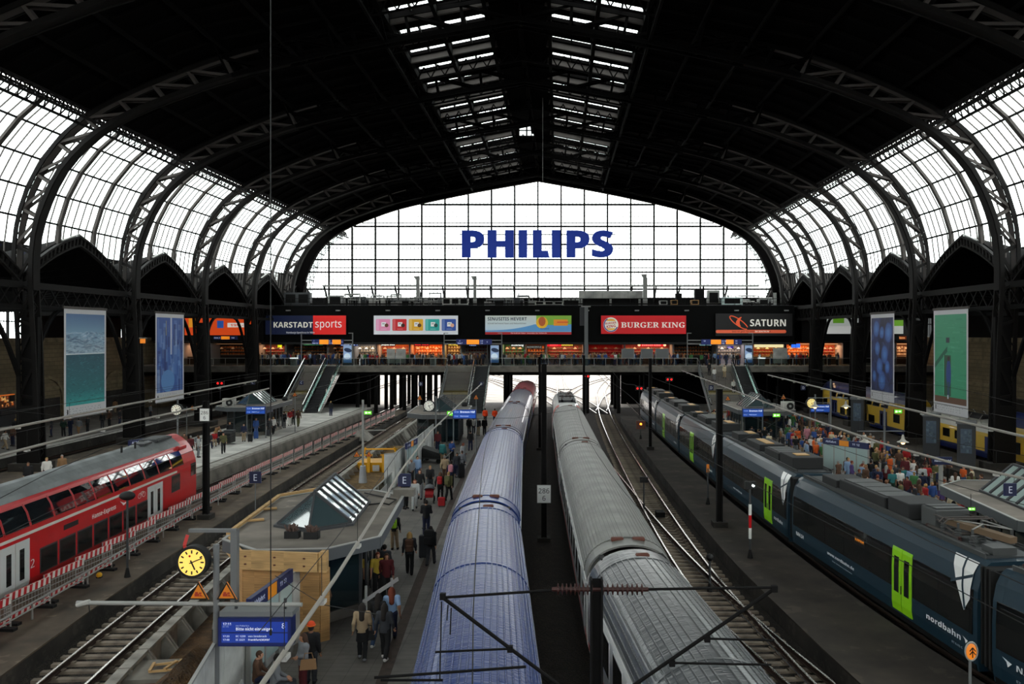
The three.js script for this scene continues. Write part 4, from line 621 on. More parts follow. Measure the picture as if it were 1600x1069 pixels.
// plant on the bridge roof: walkway, ducts, cabinets
{
  const Y = 14.98, p = (px, d = 122) => bx(px, d);
  const w = thing('maintenance_walkway', 'long grey walkway on brackets along the foot of the north window', 'walkway', [0, 18.3, -127.4]); new MB().box((p(505, 127.4) + p(1185, 127.4)) / 2, 0, 0, p(1185, 127.4) - p(505, 127.4), 0.25, 1.1).build('deck', M.galv, w);
  for (let k = -9; k < 9; k++) new MB().path([[AX + k * 3.68, -0.1, 0.4], [AX + k * 3.68, -1.2, -0.9], [AX + k * 3.68, -3.2, -2.5]], 0.2, 0.3).build('bracket', M.steel, w);
  const hr = new MB(); hr.bar([p(505, 127.4), 1, 0.5], [p(1185, 127.4), 1, 0.5], 0.05); for (let k = -28; k < 28; k++) hr.bar([AX + k * 1.05, 0, 0.5], [AX + k * 1.05, 1, 0.5], 0.04); hr.build('handrail', M.steelLit, w);
  [[653, 433, 'left one of two slim grey flues rising before the north window'], [742, 433, 'right one of two slim grey flues rising before the north window'], [1008, 430, 'wide grey flue rising right of the big blue letters']].forEach(([px, py, label], i) => { const d = 123, h = HC - (py - CY) * d / F - Y, t = thing('exhaust_flue', label, 'flue', [bx(px, d), Y, -d]); new MB().box(0, h / 2 - 0.2, 0, 0.5 + 0.15 * (i > 1), h - 0.4, 0.5).build('shaft', M.galv, t); new MB().hex([[-0.3, h - 0.4, -0.3], [0.3, h - 0.4, -0.3], [0.2, h - 0.4, 0.3], [-0.3, h - 0.4, 0.3], [-0.6, h + 0.1, -0.3], [0.25, h + 0.15, -0.3], [0.25, h + 0.15, 0.3], [-0.6, h + 0.1, 0.3]]).build('cowl', M.galv, t); });
  const box = (px, wpx, hy, m, label, d = 121, parts = 1) => { const t = thing('plant_cabinet', label, 'ventilation unit', [bx(px, d), Y, -d]), ww = wpx * d / F; new MB().box(0, hy / 2 + 0.1, 0, ww, hy, 1.2).build('case', m, t); for (let i = 0; i < parts; i++) new MB().box((i + 0.5 - parts / 2) * ww / parts, hy / 2 + 0.1, 0.62, ww / parts * 0.75, hy * 0.7, 0.05).build('grille', M.blackSteel, t); new MB().box(0, 0.05, 0, ww * 0.9, 0.1, 1).build('skid', M.steel, t); };
  box(525, 22, 1.4, M.galv, 'pale round-topped ventilation unit at the left of the bridge roof'); box(712, 40, 1.0, M.offWhite, 'long cream ventilation unit on the bridge roof below the first blue letters', 120.5, 3); box(858, 44, 0.5, M.offWhite, 'low pale ventilation unit in the middle of the bridge roof', 120.5, 3); box(1036, 12, 0.6, M.offWhite, 'small cream box on the bridge roof', 120.2); box(1053, 10, 0.7, M.wood, 'left one of two brown boxes on the bridge roof', 120.2); box(1085, 12, 0.7, M.wood, 'right one of two brown boxes on the bridge roof', 120.2);
  box(1060, 9, 1.7, M.steel, 'black upright ventilation unit between the brown boxes'); box(1092, 14, 2.4, M.steel, 'tall black ventilation unit right of the brown boxes', 122.5); box(1114, 18, 2.2, M.galv, 'white framed cooling unit with a dark fan face', 122, 1); box(1143, 32, 1.1, M.panelPale, 'wide pale green water tank on the bridge roof', 120.4, 1); box(1192, 16, 0.9, M.galv, 'grey unit at the right end of the bridge roof', 121); box(466, 40, 1.8, M.darkGrey, 'dark cabinet at the left end of the bridge roof', 120.5, 2); box(590, 46, 0.7, M.darkGrey, 'dark low unit on the bridge roof above the packet sign', 122, 4);
  const duct = (a, b, y, r, label, d = 121.5) => { const t = thing('air_duct', label, 'duct', [bx(a, d), Y, -d]), L = bx(b, d) - bx(a, d); new MB().tube([[0, 0, 0], [0, y, 0], [L * 0.3, y + 0.05, 0], [L, y, -0.1], [L, 0, -0.1]], r, 8).build('pipe', M.galv, t); for (let i = 1; i < 4; i++) new MB().tube([[L * i / 4 - 0.06, y, -0.05], [L * i / 4 + 0.06, y, -0.05]], r * 1.25, 8).build('collar', M.steel, t); };
  duct(548, 566, 1.2, 0.14, 'bent pipe left of the dark low unit'); duct(572, 640, 1.0, 0.2, 'long pale duct above the packet sign'); duct(580, 600, 1.5, 0.12, 'thin high pipe above the packet sign', 123); duct(640, 668, 0.8, 0.22, 'short fat duct left of the cream unit'); duct(760, 818, 0.9, 0.12, 'thin duct above the medicine sign'); duct(880, 905, 0.9, 0.16, 'bent duct left of the big duct housing'); duct(1150, 1186, 1.5, 0.1, 'thin pipe rack at the right of the bridge roof', 123);
  for (const [a, b, n, label] of [[536, 690, 26, 'tangle of pale pipes and small ducts above the packet sign'], [760, 850, 12, 'thin pale pipes above the medicine sign'], [1125, 1210, 12, 'thin pale pipe rack above the orange logo sign']]) { const t = thing('pipe_rack', label, 'pipes', [bx((a + b) / 2, 121), Y, -121]), W = bx(b, 121) - bx(a, 121); for (let i = 0; i < n; i++) { const x = rr(-W / 2, W / 2), h = rr(0.5, 1.9), l = rr(0.5, 2.4), z = rr(-1.4, 0.8); new MB().tube([[x, 0, z], [x, h, z], [Math.min(W / 2, x + l), h + 0.02, z], [Math.min(W / 2, x + l), 0, z]], rr(0.05, 0.16), 6).build('pipe', pick([M.galv, M.offWhite, M.greyPaint]), t); } for (let i = 0; i < n / 3; i++) { const h = rr(0.4, 1.1); new MB().box(rr(-W / 2, W / 2), h / 2, rr(-1, 0.6), rr(0.4, 1.2), h, 0.5).build('box', pick([M.galv, M.offWhite, M.darkGrey]), t); } }
  const big = thing('duct_housing', 'big pale duct housing on posts under the walkway', 'duct', [bx(954, 124), 16.2, -124]); new MB().box(0, 0.55, 0, 9.6, 1.1, 1.4).build('casing', M.offWhite, big); for (let i = -3; i < 4; i++) new MB().box(i * 1.3, 0.55, 0.72, 0.06, 1.12, 0.04).build('seam', M.galv, big); for (const s of [-4.4, 0, 4.4]) new MB().box(s, -0.55, 0, 0.3, 1.2, 0.3).build('leg', M.galv, big);
  const tray = thing('cable_tray', 'long dark cable tray and handrail along the front of the bridge roof', 'cable tray', [0, Y, -119.6]); for (const y of [0.5, 1.0]) new MB().box(-3, y, 0, 74, 0.06, 0.06).build('rail', M.steel, tray); for (let x = -39; x < 34; x += 2.4) new MB().box(x, 0.5, 0, 0.06, 1, 0.06).build('post', M.steel, tray); new MB().box(-3, 0.25, -1, 74, 0.2, 0.6).build('tray', M.steel, tray);
}
// ---------- trains: thing > coach > body, roof, windows, doors ----------
const subProf = (P, y0, y1) => { // the piece of an outline [[x, y] going up] between two heights
  const out = [], X = (i, y) => lerp(P[i][0], P[i + 1][0], (y - P[i][1]) / (P[i + 1][1] - P[i][1] || 1));
  for (let i = 0; i < P.length - 1; i++) { const a = P[i][1], b = P[i + 1][1]; if (b < y0 || a > y1) continue; if (!out.length) out.push([X(i, Math.max(a, y0)), Math.max(a, y0)]); out.push([X(i, Math.min(b, y1)), Math.min(b, y1)]); }
  return out;
};
const insetPts = (pts, o) => pts.map(([x, y], i) => { const a = pts[Math.max(0, i - 1)], b = pts[Math.min(pts.length - 1, i + 1)], dx = b[0] - a[0], dy = b[1] - a[1], l = Math.hypot(dx, dy) || 1; return [x + o * dy / l, y - o * dx / l]; });
function skin(mb, pts, s, z0, z1, o = 0.012, th = 0.03) { // a curved sheet along the outline, on side s, standing proud by o
  const A = insetPts(pts, o), B = insetPts(pts, o - th);
  for (let i = 0; i < pts.length - 1; i++) {
    const c = [[s * B[i][0], B[i][1], z0], [s * A[i][0], A[i][1], z0], [s * A[i + 1][0], A[i + 1][1], z0], [s * B[i + 1][0], B[i + 1][1], z0]], d = c.map(([x, y]) => [x, y, z1]);
    mb.hex(s > 0 ? [...c, ...d] : [c[1], c[0], c[3], c[2], d[1], d[0], d[3], d[2]]);
  }
  return mb;
}
function bodyShell(mb, P, L, ends = [1, 1]) { // closed body between z = -L/2 and L/2; ends: how much the outline shrinks there
  const ring = (k, z) => [...P.map(([x, y]) => [x * k, P[0][1] + (y - P[0][1]) * (0.5 + k / 2), z]), ...P.slice(0, -1).reverse().map(([x, y]) => [-x * k, P[0][1] + (y - P[0][1]) * (0.5 + k / 2), z])];
  const rings = [ring(ends[0], -L / 2), ring(1, -L / 2 + 0.4), ring(1, L / 2 - 0.4), ring(ends[1], L / 2)];
  for (let r = 0; r < 3; r++) for (let i = 0; i < rings[0].length; i++) { const j = (i + 1) % rings[0].length; mb.quad(rings[r][i], rings[r + 1][i], rings[r + 1][j], rings[r][j]); }
  mb.poly([...rings[0]]); mb.poly([...rings[3]].reverse()); return mb;
}
function coach(train, f, dNear, dFar, name = 'coach') { // a group standing on the track between two depths, +z towards the near end
  const xn = f(dNear), xf = f(dFar), g = part(name, train, [(xn + xf) / 2, 0, -(dNear + dFar) / 2]); g.rotation.y = Math.atan2(xn - xf, dFar - dNear); g.L = Math.hypot(xn - xf, dFar - dNear); return g;
}
function bogie(parent, z, m = M.blackSteel) { const b = new MB(); for (const s of [-1, 1]) { b.box(s * 1.0, 0.55, z, 0.14, 0.3, 3.1); for (const q of [-1.25, 1.25]) { b.tube([[s * 0.69, 0.46, z + q], [s * 0.83, 0.46, z + q]], 0.46, 16); b.box(s * 1.02, 0.5, z + q, 0.2, 0.34, 0.4); } } b.box(0, 0.6, z, 1.8, 0.3, 0.6); b.build('bogie', m, parent); }
const win = (g, P, s, y0, y1, z0, z1, frame, glass = M.paneDark, o = 0.014) => { skin(new MB(), subProf(P, y0 - 0.06, y1 + 0.06), s, z0 - 0.06, z1 + 0.06, o).build('window_frame', frame, g); skin(new MB(), subProf(P, y0, y1), s, z0, z1, o + 0.008).build('window', glass, g); };
function decal(g, P, s, y0, y1, z0, z1, m, name = 'lettering') { const a = insetPts(subProf(P, y0, y1), 0.02), A = a[0], B = a[a.length - 1]; (s < 0 ? new MB().quadUV([-A[0], A[1], z0], [-A[0], A[1], z1], [-B[0], B[1], z1], [-B[0], B[1], z0]) : new MB().quadUV([A[0], A[1], z1], [A[0], A[1], z0], [B[0], B[1], z0], [B[0], B[1], z1])).build(name, m, g); }
const letters = (s, w, h, c, o = {}) => print(w, h, (g) => { g.clearRect(0, 0, w, h); g.font = (o.bold === false ? '' : 'bold ') + h * 0.8 + 'px ' + (o.font ?? 'sans-serif'); const m = g.measureText(s).width; txt(g, s, 2, h * 0.78, h * 0.8, c, { bold: o.bold !== false, sx: Math.min(1.5, (w - 6) / m) }); }, { alpha: true });
const halfArc = (x, y0, y1, n = 8, e = 2.4) => [...Array(n + 1)].map((_, i) => { const a = i / n * Math.PI / 2; return [x * Math.pow(Math.cos(a), 2 / e), y0 + (y1 - y0) * Math.pow(Math.sin(a), 2 / e)]; });
const UIC = [[1.30, 0.62], [1.40, 0.95], [1.425, 1.3], [1.425, 2.75], [1.40, 3.02], ...halfArc(1.40, 3.02, 4.05, 12, 2.1).slice(1).map(([x, y]) => [Math.max(0, x), y])];
// --- blue coaches (left of the middle) and grey roofed white coaches (right of the middle)
const dentBump = { bumpMap: rep(TX.dent, 0.45, 0.55), bumpScale: 0.02 };
const PM = {
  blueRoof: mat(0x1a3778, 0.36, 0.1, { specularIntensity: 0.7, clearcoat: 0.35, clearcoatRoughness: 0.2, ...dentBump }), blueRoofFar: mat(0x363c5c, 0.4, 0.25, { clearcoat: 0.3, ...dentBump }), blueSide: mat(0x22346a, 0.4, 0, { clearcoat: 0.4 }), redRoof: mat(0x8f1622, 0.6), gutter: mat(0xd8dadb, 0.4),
  greyRoof: mat(0x94948f, 0.45, 0.15, { bumpMap: rep(TX.dent, 0.3, 0.5), bumpScale: 0.004, map: rep(TX.mottle, 0.25) }), greyRoofDark: mat(0x55585a, 0.3, 0.3, { clearcoat: 0.45, clearcoatRoughness: 0.2, ...dentBump, bumpScale: 0.018 }), whiteSide: mat(0xe4e4e2, 0.4, 0, { clearcoat: 0.4 }), stripe: mat(0xc2141c, 0.4), skirt: mat(0x3c3d3f, 0.6),
  teal: mat(0x142d3a, 0.5, 0, { specularIntensity: 0.6, clearcoat: 0.22, clearcoatRoughness: 0.12 }), tealRoof: mat(0x35383a, 0.6), band: mat(0x0f1113, 0.15, 0, { clearcoat: 0.6 }), roofBox: mat(0x1a1b1c, 0.7), roofBoxLit: mat(0x434545, 0.6), tan: mat(0x6b5742, 0.8), amber: mat(0xc99a4a, 0.4, 0.4),
  dRed: mat(0xc5101a, 0.32, 0, { clearcoat: 0.6, clearcoatRoughness: 0.1 }), dGrey: mat(0x8f9596, 0.55, 0, { map: rep(TX.mottle, 0.3) }), doorGrey: mat(0xc9ccca, 0.4), shine: mat(0x1b2024, 0.03, 0.2, { clearcoat: 1, clearcoatRoughness: 0.02 }),
  yel: mat(0xd9b13c, 0.45, 0, { clearcoat: 0.3 }), mBlue: mat(0x16245a, 0.4, 0, { clearcoat: 0.3 }), mWhite: mat(0xcfcdc4, 0.6),
};
function passengerCoach(train, f, dn, df, { roof, side, ribs = 26, skirt, stripe, gut, near = false, ends = true, win: wy = [1.75, 2.62], nWin = 11 }) {
  const g = coach(train, f, dn + 0.25, df - 0.25), L = g.L, P = UIC;
  bodyShell(new MB(), P.filter(([, y]) => y < 3.1).concat([[1.3, 3.2], [0, 3.2]]), L).build('body', side, g);
  const R = subProf(P, 2.92, 4.05); if (R[R.length - 1][0] > 0.001) R.push([0, 4.05]);
  for (const s of [-1, 1]) {
    skin(new MB(), R, s, -L / 2, L / 2, 0.015, 0.06).build('roof', roof, g);
    skin(new MB(), subProf(P, 2.86, 2.98), s, -L / 2, L / 2, 0.05, 0.06).build('gutter', gut ?? side, g);
  }
  // standing ribs of the roof sheets, and the seams across
  const len = [0]; for (let i = 1; i < R.length; i++) len.push(len[i - 1] + Math.hypot(R[i][0] - R[i - 1][0], R[i][1] - R[i - 1][1])); const total = len[len.length - 1], pt = (t) => { let i = 0; while (i < len.length - 2 && len[i + 1] < t) i++; const k = (t - len[i]) / (len[i + 1] - len[i]); return [lerp(R[i][0], R[i + 1][0], k), lerp(R[i][1], R[i + 1][1], k)]; };
  const rib = new MB(); for (const s of [-1, 1]) for (let k = 1; k < ribs / 2; k++) { const t = total * k / (ribs / 2); const [rx, ry] = pt(t), nn = Math.hypot(rx * 0.5, 1); rib.tube([[s * (rx + 0.01 * rx / nn), ry + 0.012, -L / 2 + 0.9], [s * (rx + 0.01 * rx / nn), ry + 0.012, L / 2 - 0.9]], 0.027, 6); } rib.build('roof_corrugation', roof, g);
  for (const z of near ? [-L / 6, L / 6, -L / 2 + 1, L / 2 - 1] : [-L / 2 + 1, L / 2 - 1]) { const b = new MB(); for (const s of [-1, 1]) skin(b, R, s, z - 0.05, z + 0.05, 0.04, 0.03); b.build('roof_seam', roof, g); }
  for (const [x, z] of [[0.15, -L / 2 + 0.7], [-0.35, L / 2 - 0.8], [0.35, L / 2 - 0.8]]) new MB().add(new RoundedBoxGeometry(0.42, 0.14, 0.24, 2, 0.06), new THREE.Matrix4().makeTranslation(x, 4.05, z)).build('roof_vent', M.rust, g);
  for (const s of [-1, 1]) {
    for (let k = 0; k < nWin; k++) { const z = -L / 2 + 3.4 + k * (L - 6.8) / (nWin - 1); win(g, P, s, wy[0], wy[1], z - 0.62, z + 0.62, side); }
    for (const z of [-L / 2 + 1.2, L / 2 - 1.2]) { skin(new MB(), subProf(P, 0.95, 2.82), s, z - 0.45, z + 0.45, 0.012).build('door', side, g); win(g, P, s, 1.75, 2.55, z - 0.28, z + 0.28, side, M.paneDark, 0.02); }
    if (stripe) skin(new MB(), subProf(P, stripe[0], stripe[1]), s, -L / 2 + 0.05, L / 2 - 0.05, 0.008, 0.02).build('stripe', PM.stripe, g);
    if (skirt) skin(new MB(), subProf(P, 0.62, 0.96), s, -L / 2 + 0.05, L / 2 - 0.05, 0.006, 0.02).build('skirt', skirt, g);
  }
  const b = new MB().box(0, 2.2, -L / 2 - 0.2, 1.9, 2.9, 0.7); for (const s of [-1, 1]) b.box(s * 0.95, 2.3, -L / 2 - 0.15, 0.16, 3.0, 0.5); b.build('gangway', M.rubber, g);
  bogie(g, -L / 2 + 3.6); bogie(g, L / 2 - 3.6); return g;
}
{
  const t = thing('blue_train', 'long train of ribbed blue coaches standing along the centre platform', 'train');
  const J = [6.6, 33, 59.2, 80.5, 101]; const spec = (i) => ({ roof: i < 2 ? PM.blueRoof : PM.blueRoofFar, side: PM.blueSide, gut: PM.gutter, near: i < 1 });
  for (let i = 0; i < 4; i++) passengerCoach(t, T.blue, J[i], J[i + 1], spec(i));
  passengerCoach(t, T.blue, 101, 119, { roof: PM.redRoof, side: PM.redRoof, gut: PM.gutter, nWin: 8 });
}
{
  const t = thing('white_train', 'grey roofed white train with a red stripe and a white locomotive at its far end', 'train');
  passengerCoach(t, T.ic, -0.6, 25.9, { roof: PM.greyRoofDark, side: PM.whiteSide, stripe: [1.0, 1.22], skirt: PM.skirt, near: true, ribs: 22, nWin: 11, win: [1.72, 2.66] });
  passengerCoach(t, T.ic, 25.9, 52, { roof: PM.greyRoof, side: PM.whiteSide, stripe: [1.0, 1.22], skirt: PM.skirt, ribs: 30 });
  passengerCoach(t, T.ic, 52, 78, { roof: PM.greyRoof, side: PM.whiteSide, stripe: [1.0, 1.22], skirt: PM.skirt, ribs: 30 });
  // locomotive
  const g = coach(t, T.ic, 78.4, 97, 'locomotive'), L = g.L, P = [[1.35, 0.5], [1.48, 0.9], [1.48, 2.5], [1.36, 3.2], [1.1, 3.65], [0.75, 3.85], [0, 3.9]];
  bodyShell(new MB(), P, L, [0.82, 0.82]).build('body', PM.whiteSide, g);
  for (const s of [-1, 1]) { skin(new MB(), subProf(P, 2.35, 3.8), s, L / 2 - 2.6, L / 2 - 0.6, 0.012).build('corner_panel', M.orangeRed, g); win(g, P, s, 2.3, 2.9, L / 2 - 1.9, L / 2 - 1.2, PM.whiteSide); skin(new MB(), subProf(P, 0.9, 1.25), s, -L / 2 + 0.6, L / 2 - 0.6, 0.01).build('stripe', PM.stripe, g); for (let k = 0; k < 4; k++) skin(new MB(), subProf(P, 2.4, 2.95), s, -4 + k * 2.2, -2.5 + k * 2.2, 0.012).build('louvre', PM.skirt, g); }
  new MB().box(0, 3.95, -1, 1.7, 0.3, L - 7).build('roof_hatch', M.darkGrey, g);
  for (const z of [-5.2, 5]) { const b = new MB(); for (const s of [-1, 1]) { b.bar([s * 0.5, 4.1, z], [s * 0.55, 4.35, z + 1.5], 0.06); b.bar([s * 0.55, 4.35, z + 1.5], [s * 0.6, 4.5, z - 0.2], 0.05); } b.bar([-0.8, 4.5, z - 0.2], [0.8, 4.5, z - 0.2], 0.08); for (const s of [-0.5, 0.5]) b.cyl(s, 3.95, z, 0.1, 0.2, 8); b.build('pantograph', M.blackSteel, g); }
  const ins = new MB(); for (const [x, z] of [[-0.4, 2], [0.4, 2], [0, 0.5], [0.3, -2.5]]) for (let k = 0; k < 4; k++) ins.cyl(x, 4.1 + k * 0.08, z, 0.13, 0.04, 10, 0.06); ins.build('insulator', M.insulator, g);
  skin(new MB(), [[0.0, 2.2], [0.01, 2.9]], 1, L / 2 - 0.1, L / 2, 0.02).build('lamp_bracket', PM.skirt, g); bogie(g, -5); bogie(g, 5);
}
// --- dark teal multiple unit on the right
{
  const t = thing('teal_train', 'dark teal electric multiple unit with lime green doors beside the crowded platform', 'train');
  const P = [[1.36, 0.34], [1.44, 0.9], [1.44, 2.2], [1.41, 2.8], [1.30, 3.3], [1.12, 3.62], [0.95, 3.74]], flat = [...P, [0, 3.76]];
  const J = [8.6, 25.2, 41, 56.7, 71.6, 87, 103], doorsAt = [null, 30, 44.6, 65.6, 81, 92];
  const lime = M.lime;
  const doorPair = (g, s, z) => { for (const k of [-1, 1]) { const z0 = z + k * 0.36 - 0.34, z1 = z + k * 0.36 + 0.34; skin(new MB(), subProf(P, 0.62, 2.92), s, z0, z1, 0.022).build('door', lime, g); skin(new MB(), subProf(P, 1.3, 2.6), s, z0 + 0.17, z1 - 0.17, 0.03).build('door_window', M.paneDark, g); } new MB().box(s * 1.475, 1.45, z, 0.03, 0.3, 0.04).build('door_button', M.black, g); };
  const logo = letters('nordbahn', 320, 72, '#e8eaec'), www = letters('www.nordbahn.de', 320, 40, '#dfe5ea'), nah = letters('NAH.SH', 200, 64, '#e3e6e8', {}), nums = [letters('ET 6.03 C', 128, 32, '#aeb9c2'), letters('ET 6.03 D', 128, 32, '#aeb9c2')], two = print(48, 160, (q) => { q.clearRect(0, 0, 48, 160); txt(q, '2', 10, 52, 58, '#eef2f5', { bold: false }); for (const [x, y] of [[6, 70], [26, 70], [6, 94], [26, 94]]) { q.fillStyle = '#dfe6ec'; q.fillRect(x, y, 14, 18); } }, { alpha: true }), dest = litPrint(128, 48, (q, w, h) => { fill(q, '#120a04', 0, 0, w, h); txt(q, 'Itzehoe', 6, 36, 34, '#f08a1e'); }, 0.9), bird = print(64, 48, (q) => { q.clearRect(0, 0, 64, 48); q.fillStyle = '#e6e9ec'; q.beginPath(); q.moveTo(2, 6); q.lineTo(60, 20); q.lineTo(36, 44); q.lineTo(28, 22); q.fill(); }, { alpha: true });
  for (let i = 0; i < 6; i++) {
    const g = coach(t, T.nord, J[i] + 0.28, J[i + 1] - 0.28), L = g.L, mid = (J[i] + J[i + 1]) / 2, zOf = (d) => mid - d;
    bodyShell(new MB(), flat, L, i === 5 ? [0.7, 0.985] : [0.985, 0.985]).build('body', PM.teal, g);
    new MB().box(0, 3.77, 0, 1.84, 0.06, L - 0.6).build('roof_deck', PM.tealRoof, g);
    for (const s of [-1, 1]) {
      skin(new MB(), [[0.93, 3.72], [0.97, 3.9]], s, -L / 2 + 0.3, L / 2 - 0.3, 0.02, 0.06).build('roof_edge', PM.roofBoxLit, g);
      const dz = doorsAt[i] ? zOf(doorsAt[i]) : null;
      const spans = dz === null ? [[-L / 2 + 0.2, L / 2 - 0.2]] : [[-L / 2 + 0.2, dz - 0.75], [dz + 0.75, L / 2 - 0.2]];
      for (const [a, b] of spans) if (b - a > 0.5) { skin(new MB(), subProf(P, 1.42, 2.82), s, a, b, 0.01).build('window_band', PM.band, g); const n = Math.max(1, Math.round((b - a) / 2.0)); for (let k = 0; k < n; k++) { const z0 = a + (b - a) * k / n + 0.16, z1 = a + (b - a) * (k + 1) / n - 0.16; skin(new MB(), subProf(P, 1.52, 2.66), s, z0, z1, 0.018).build('window', M.trainGlass, g); } }
      if (dz !== null) doorPair(g, s, dz);
      { // white panel at the car end, crossed by two teal bands
        const zE = L / 2 - 0.32, X = (y, o) => insetPts(subProf(P, y, Math.min(3.74, y + 0.05)), o)[0][0], sheet = (mb, y0, y1, zl, zr, n, o) => { for (let q = 0; q < n; q++) { const a = lerp(y0, y1, q / n), b = lerp(y0, y1, (q + 1) / n), A = s * X(a, o), B = s * X(b, o), c = [[A, a, zl(a)], [A, a, zr(a)], [B, b, zr(b)], [B, b, zl(b)]]; mb.quad(...(s < 0 ? c : c.reverse())); } return mb; };
        sheet(new MB(), 2.05, 3.62, (y) => zE - lerp(0.3, 1.3, (y - 2.05) / 1.57), (y) => zE - Math.max(0, 0.3 * (2.5 - y) / 0.45), 14, 0.03).build('white_panel', PM.whiteSide, g);
        const cb = new MB(); for (let q = 0; q < 6; q++) { const z0 = zE - 1.08 + q * 0.18, ya = 2.72 + q * 0.075, yb = ya + 0.075; const f = (y, z) => [s * X(y, 0.036), y, z], c = [f(ya, z0), f(yb, z0 + 0.18), f(yb + 0.1, z0 + 0.18), f(ya + 0.1, z0)]; cb.quad(...(s < 0 ? c : c.reverse())); } cb.build('cross_band', PM.teal, g);
        sheet(new MB(), 2.1, 3.62, (y) => zE - 0.3 - (y - 2.1) * 0.25, (y) => zE - 0.2 - (y - 2.1) * 0.25, 14, 0.036).build('cross_band', PM.teal, g); }
      skin(new MB(), subProf(P, 0.34, 0.52), s, -L / 2 + 0.1, L / 2 - 0.1, 0.012).build('skirt', M.blackSteel, g);
      if (i === 1) { decal(g, P, s, 0.95, 1.28, L / 2 - 2.9, L / 2 - 0.75, logo); decal(g, P, s, 1.0, 1.24, L / 2 - 0.72, L / 2 - 0.4, bird, 'emblem'); decal(g, P, s, 0.74, 0.87, L / 2 - 1.35, L / 2 - 0.7, nums[0]); decal(g, P, s, 1.5, 2.55, dz + 2.7, dz + 3.05, two, 'class_mark'); decal(g, P, s, 1.5, 2.55, dz - 2.6, dz - 2.25, two, 'class_mark'); decal(g, P, s, 1.0, 1.22, dz - 6.5, dz - 3.8, www); decal(g, P, s, 0.82, 0.92, dz - 6.0, dz - 4.0, letters('Ein Unternehmen', 256, 28, '#9fb0ba')); const dd = subProf(P, 2.35, 2.58)[0][0] + 0.03; (s < 0 ? new MB().quadUV([-dd, 2.3, dz - 3.8], [-dd, 2.3, dz - 2.9], [-dd, 2.55, dz - 2.9], [-dd, 2.55, dz - 3.8]) : new MB().quadUV([dd, 2.3, dz - 2.9], [dd, 2.3, dz - 3.8], [dd, 2.55, dz - 3.8], [dd, 2.55, dz - 2.9])).build('destination_display', dest, g); decal(g, P, s, 0.95, 1.25, -L / 2 + 0.6, -L / 2 + 1.6, nah); }
      if (i === 0) { decal(g, P, s, 1.0, 1.3, -L / 2 + 1.0, -L / 2 + 2.5, nah); decal(g, P, s, 1.02, 1.32, -L / 2 + 0.45, -L / 2 + 0.9, bird, 'emblem'); decal(g, P, s, 0.7, 0.84, -L / 2 + 1.0, -L / 2 + 1.8, nums[1]); }
      if (i === 2) { decal(g, P, s, 0.95, 1.25, L / 2 - 2.2, L / 2 - 0.7, logo); decal(g, P, s, 1.5, 2.5, L / 2 - 2.4, L / 2 - 2.1, two, 'class_mark'); decal(g, P, s, 1.0, 1.2, -L / 2 + 4.5, -L / 2 + 6.6, www); }
      if (i > 2) decal(g, P, s, 0.95, 1.22, L / 2 - 2.4, L / 2 - 0.8, logo);
    }
    if (i > 0) { const b = new MB(); for (let k = 0; k < 5; k++) b.box(0, 2.1, L / 2 + 0.02 + k * 0.11, 2.6 - (k % 2) * 0.12, 3.0, 0.08); b.build('bellows', M.rubber, g); bogie(g, L / 2 + 0.2); }
    // roof equipment
    const Rb = (x, z, w, h, l, m = PM.roofBox, name = 'roof_box') => { const o = new MB(); o.add(new RoundedBoxGeometry(w, h, l, 1, 0.05), new THREE.Matrix4().makeTranslation(x, 3.8 + h / 2, z)).build(name, m, g); };
    const grilles = (x, z, w, l, y, n) => { for (let k = 0; k < n; k++) new MB().box(x, y, z - l / 2 + (k + 0.5) * l / n, w, 0.03, l / n - 0.12).build('grille', PM.roofBoxLit, g); };
    const panto = (z, dir) => { const b = new MB(), zz = (q) => z + dir * q; for (const s of [-1, 1]) { b.tube([[s * 0.55, 3.98, zz(0)], [s * 0.45, 4.3, zz(1.9)], [s * 0.75, 4.42, zz(0.1)]], 0.035, 5); b.bar([s * 0.62, 3.9, zz(-0.4)], [s * 0.62, 3.9, zz(1.6)], 0.08); } for (const q of [0, 0.28]) b.tube([[-0.95, 4.3, zz(q)], [-0.8, 4.45, zz(q)], [0.8, 4.45, zz(q)], [0.95, 4.3, zz(q)]], 0.03, 5); b.tube([[-0.6, 3.95, zz(0)], [0.6, 3.95, zz(0)]], 0.06, 6); b.build('pantograph', M.steelLit, g); const n = new MB(); for (const [x, q] of [[-0.62, -0.4], [0.62, -0.4], [-0.62, 1.6], [0.62, 1.6]]) for (let k = 0; k < 3; k++) n.cyl(x, 3.79 + k * 0.06, zz(q), 0.09, 0.03, 8, 0.05); n.build('insulator', M.insulator, g); };
    if (i === 1) {
      Rb(-0.1, -4.6, 1.5, 0.42, 1.6); Rb(0, -1.6, 1.55, 0.5, 4.2); grilles(0, -1.6, 1.2, 4.0, 4.32, 4); Rb(0.05, 1.5, 1.6, 0.62, 1.6, PM.roofBox); Rb(0.1, 3.3, 1.3, 0.7, 1.0, PM.roofBoxLit, 'roof_frame'); grilles(0.1, 3.3, 1.1, 0.9, 4.53, 2);
      new MB().bar([-0.3, 4.2, 4.0], [0.5, 4.1, 6.6], 0.3, 0.2).build('cable_duct', PM.tan, g); for (const [x, z] of [[-0.6, 4.4], [-0.55, 5.2], [-0.6, 6.1], [0.2, 5.4], [0.55, 4.8], [0.7, 6.2]]) { const n = new MB(); for (let k = 0; k < 5; k++) n.cyl(x, 3.8 + k * 0.08, z, 0.12, 0.04, 10, 0.07); n.cyl(x, 4.2, z, 0.05, 0.16, 6); n.build('insulator', PM.roofBoxLit, g); }
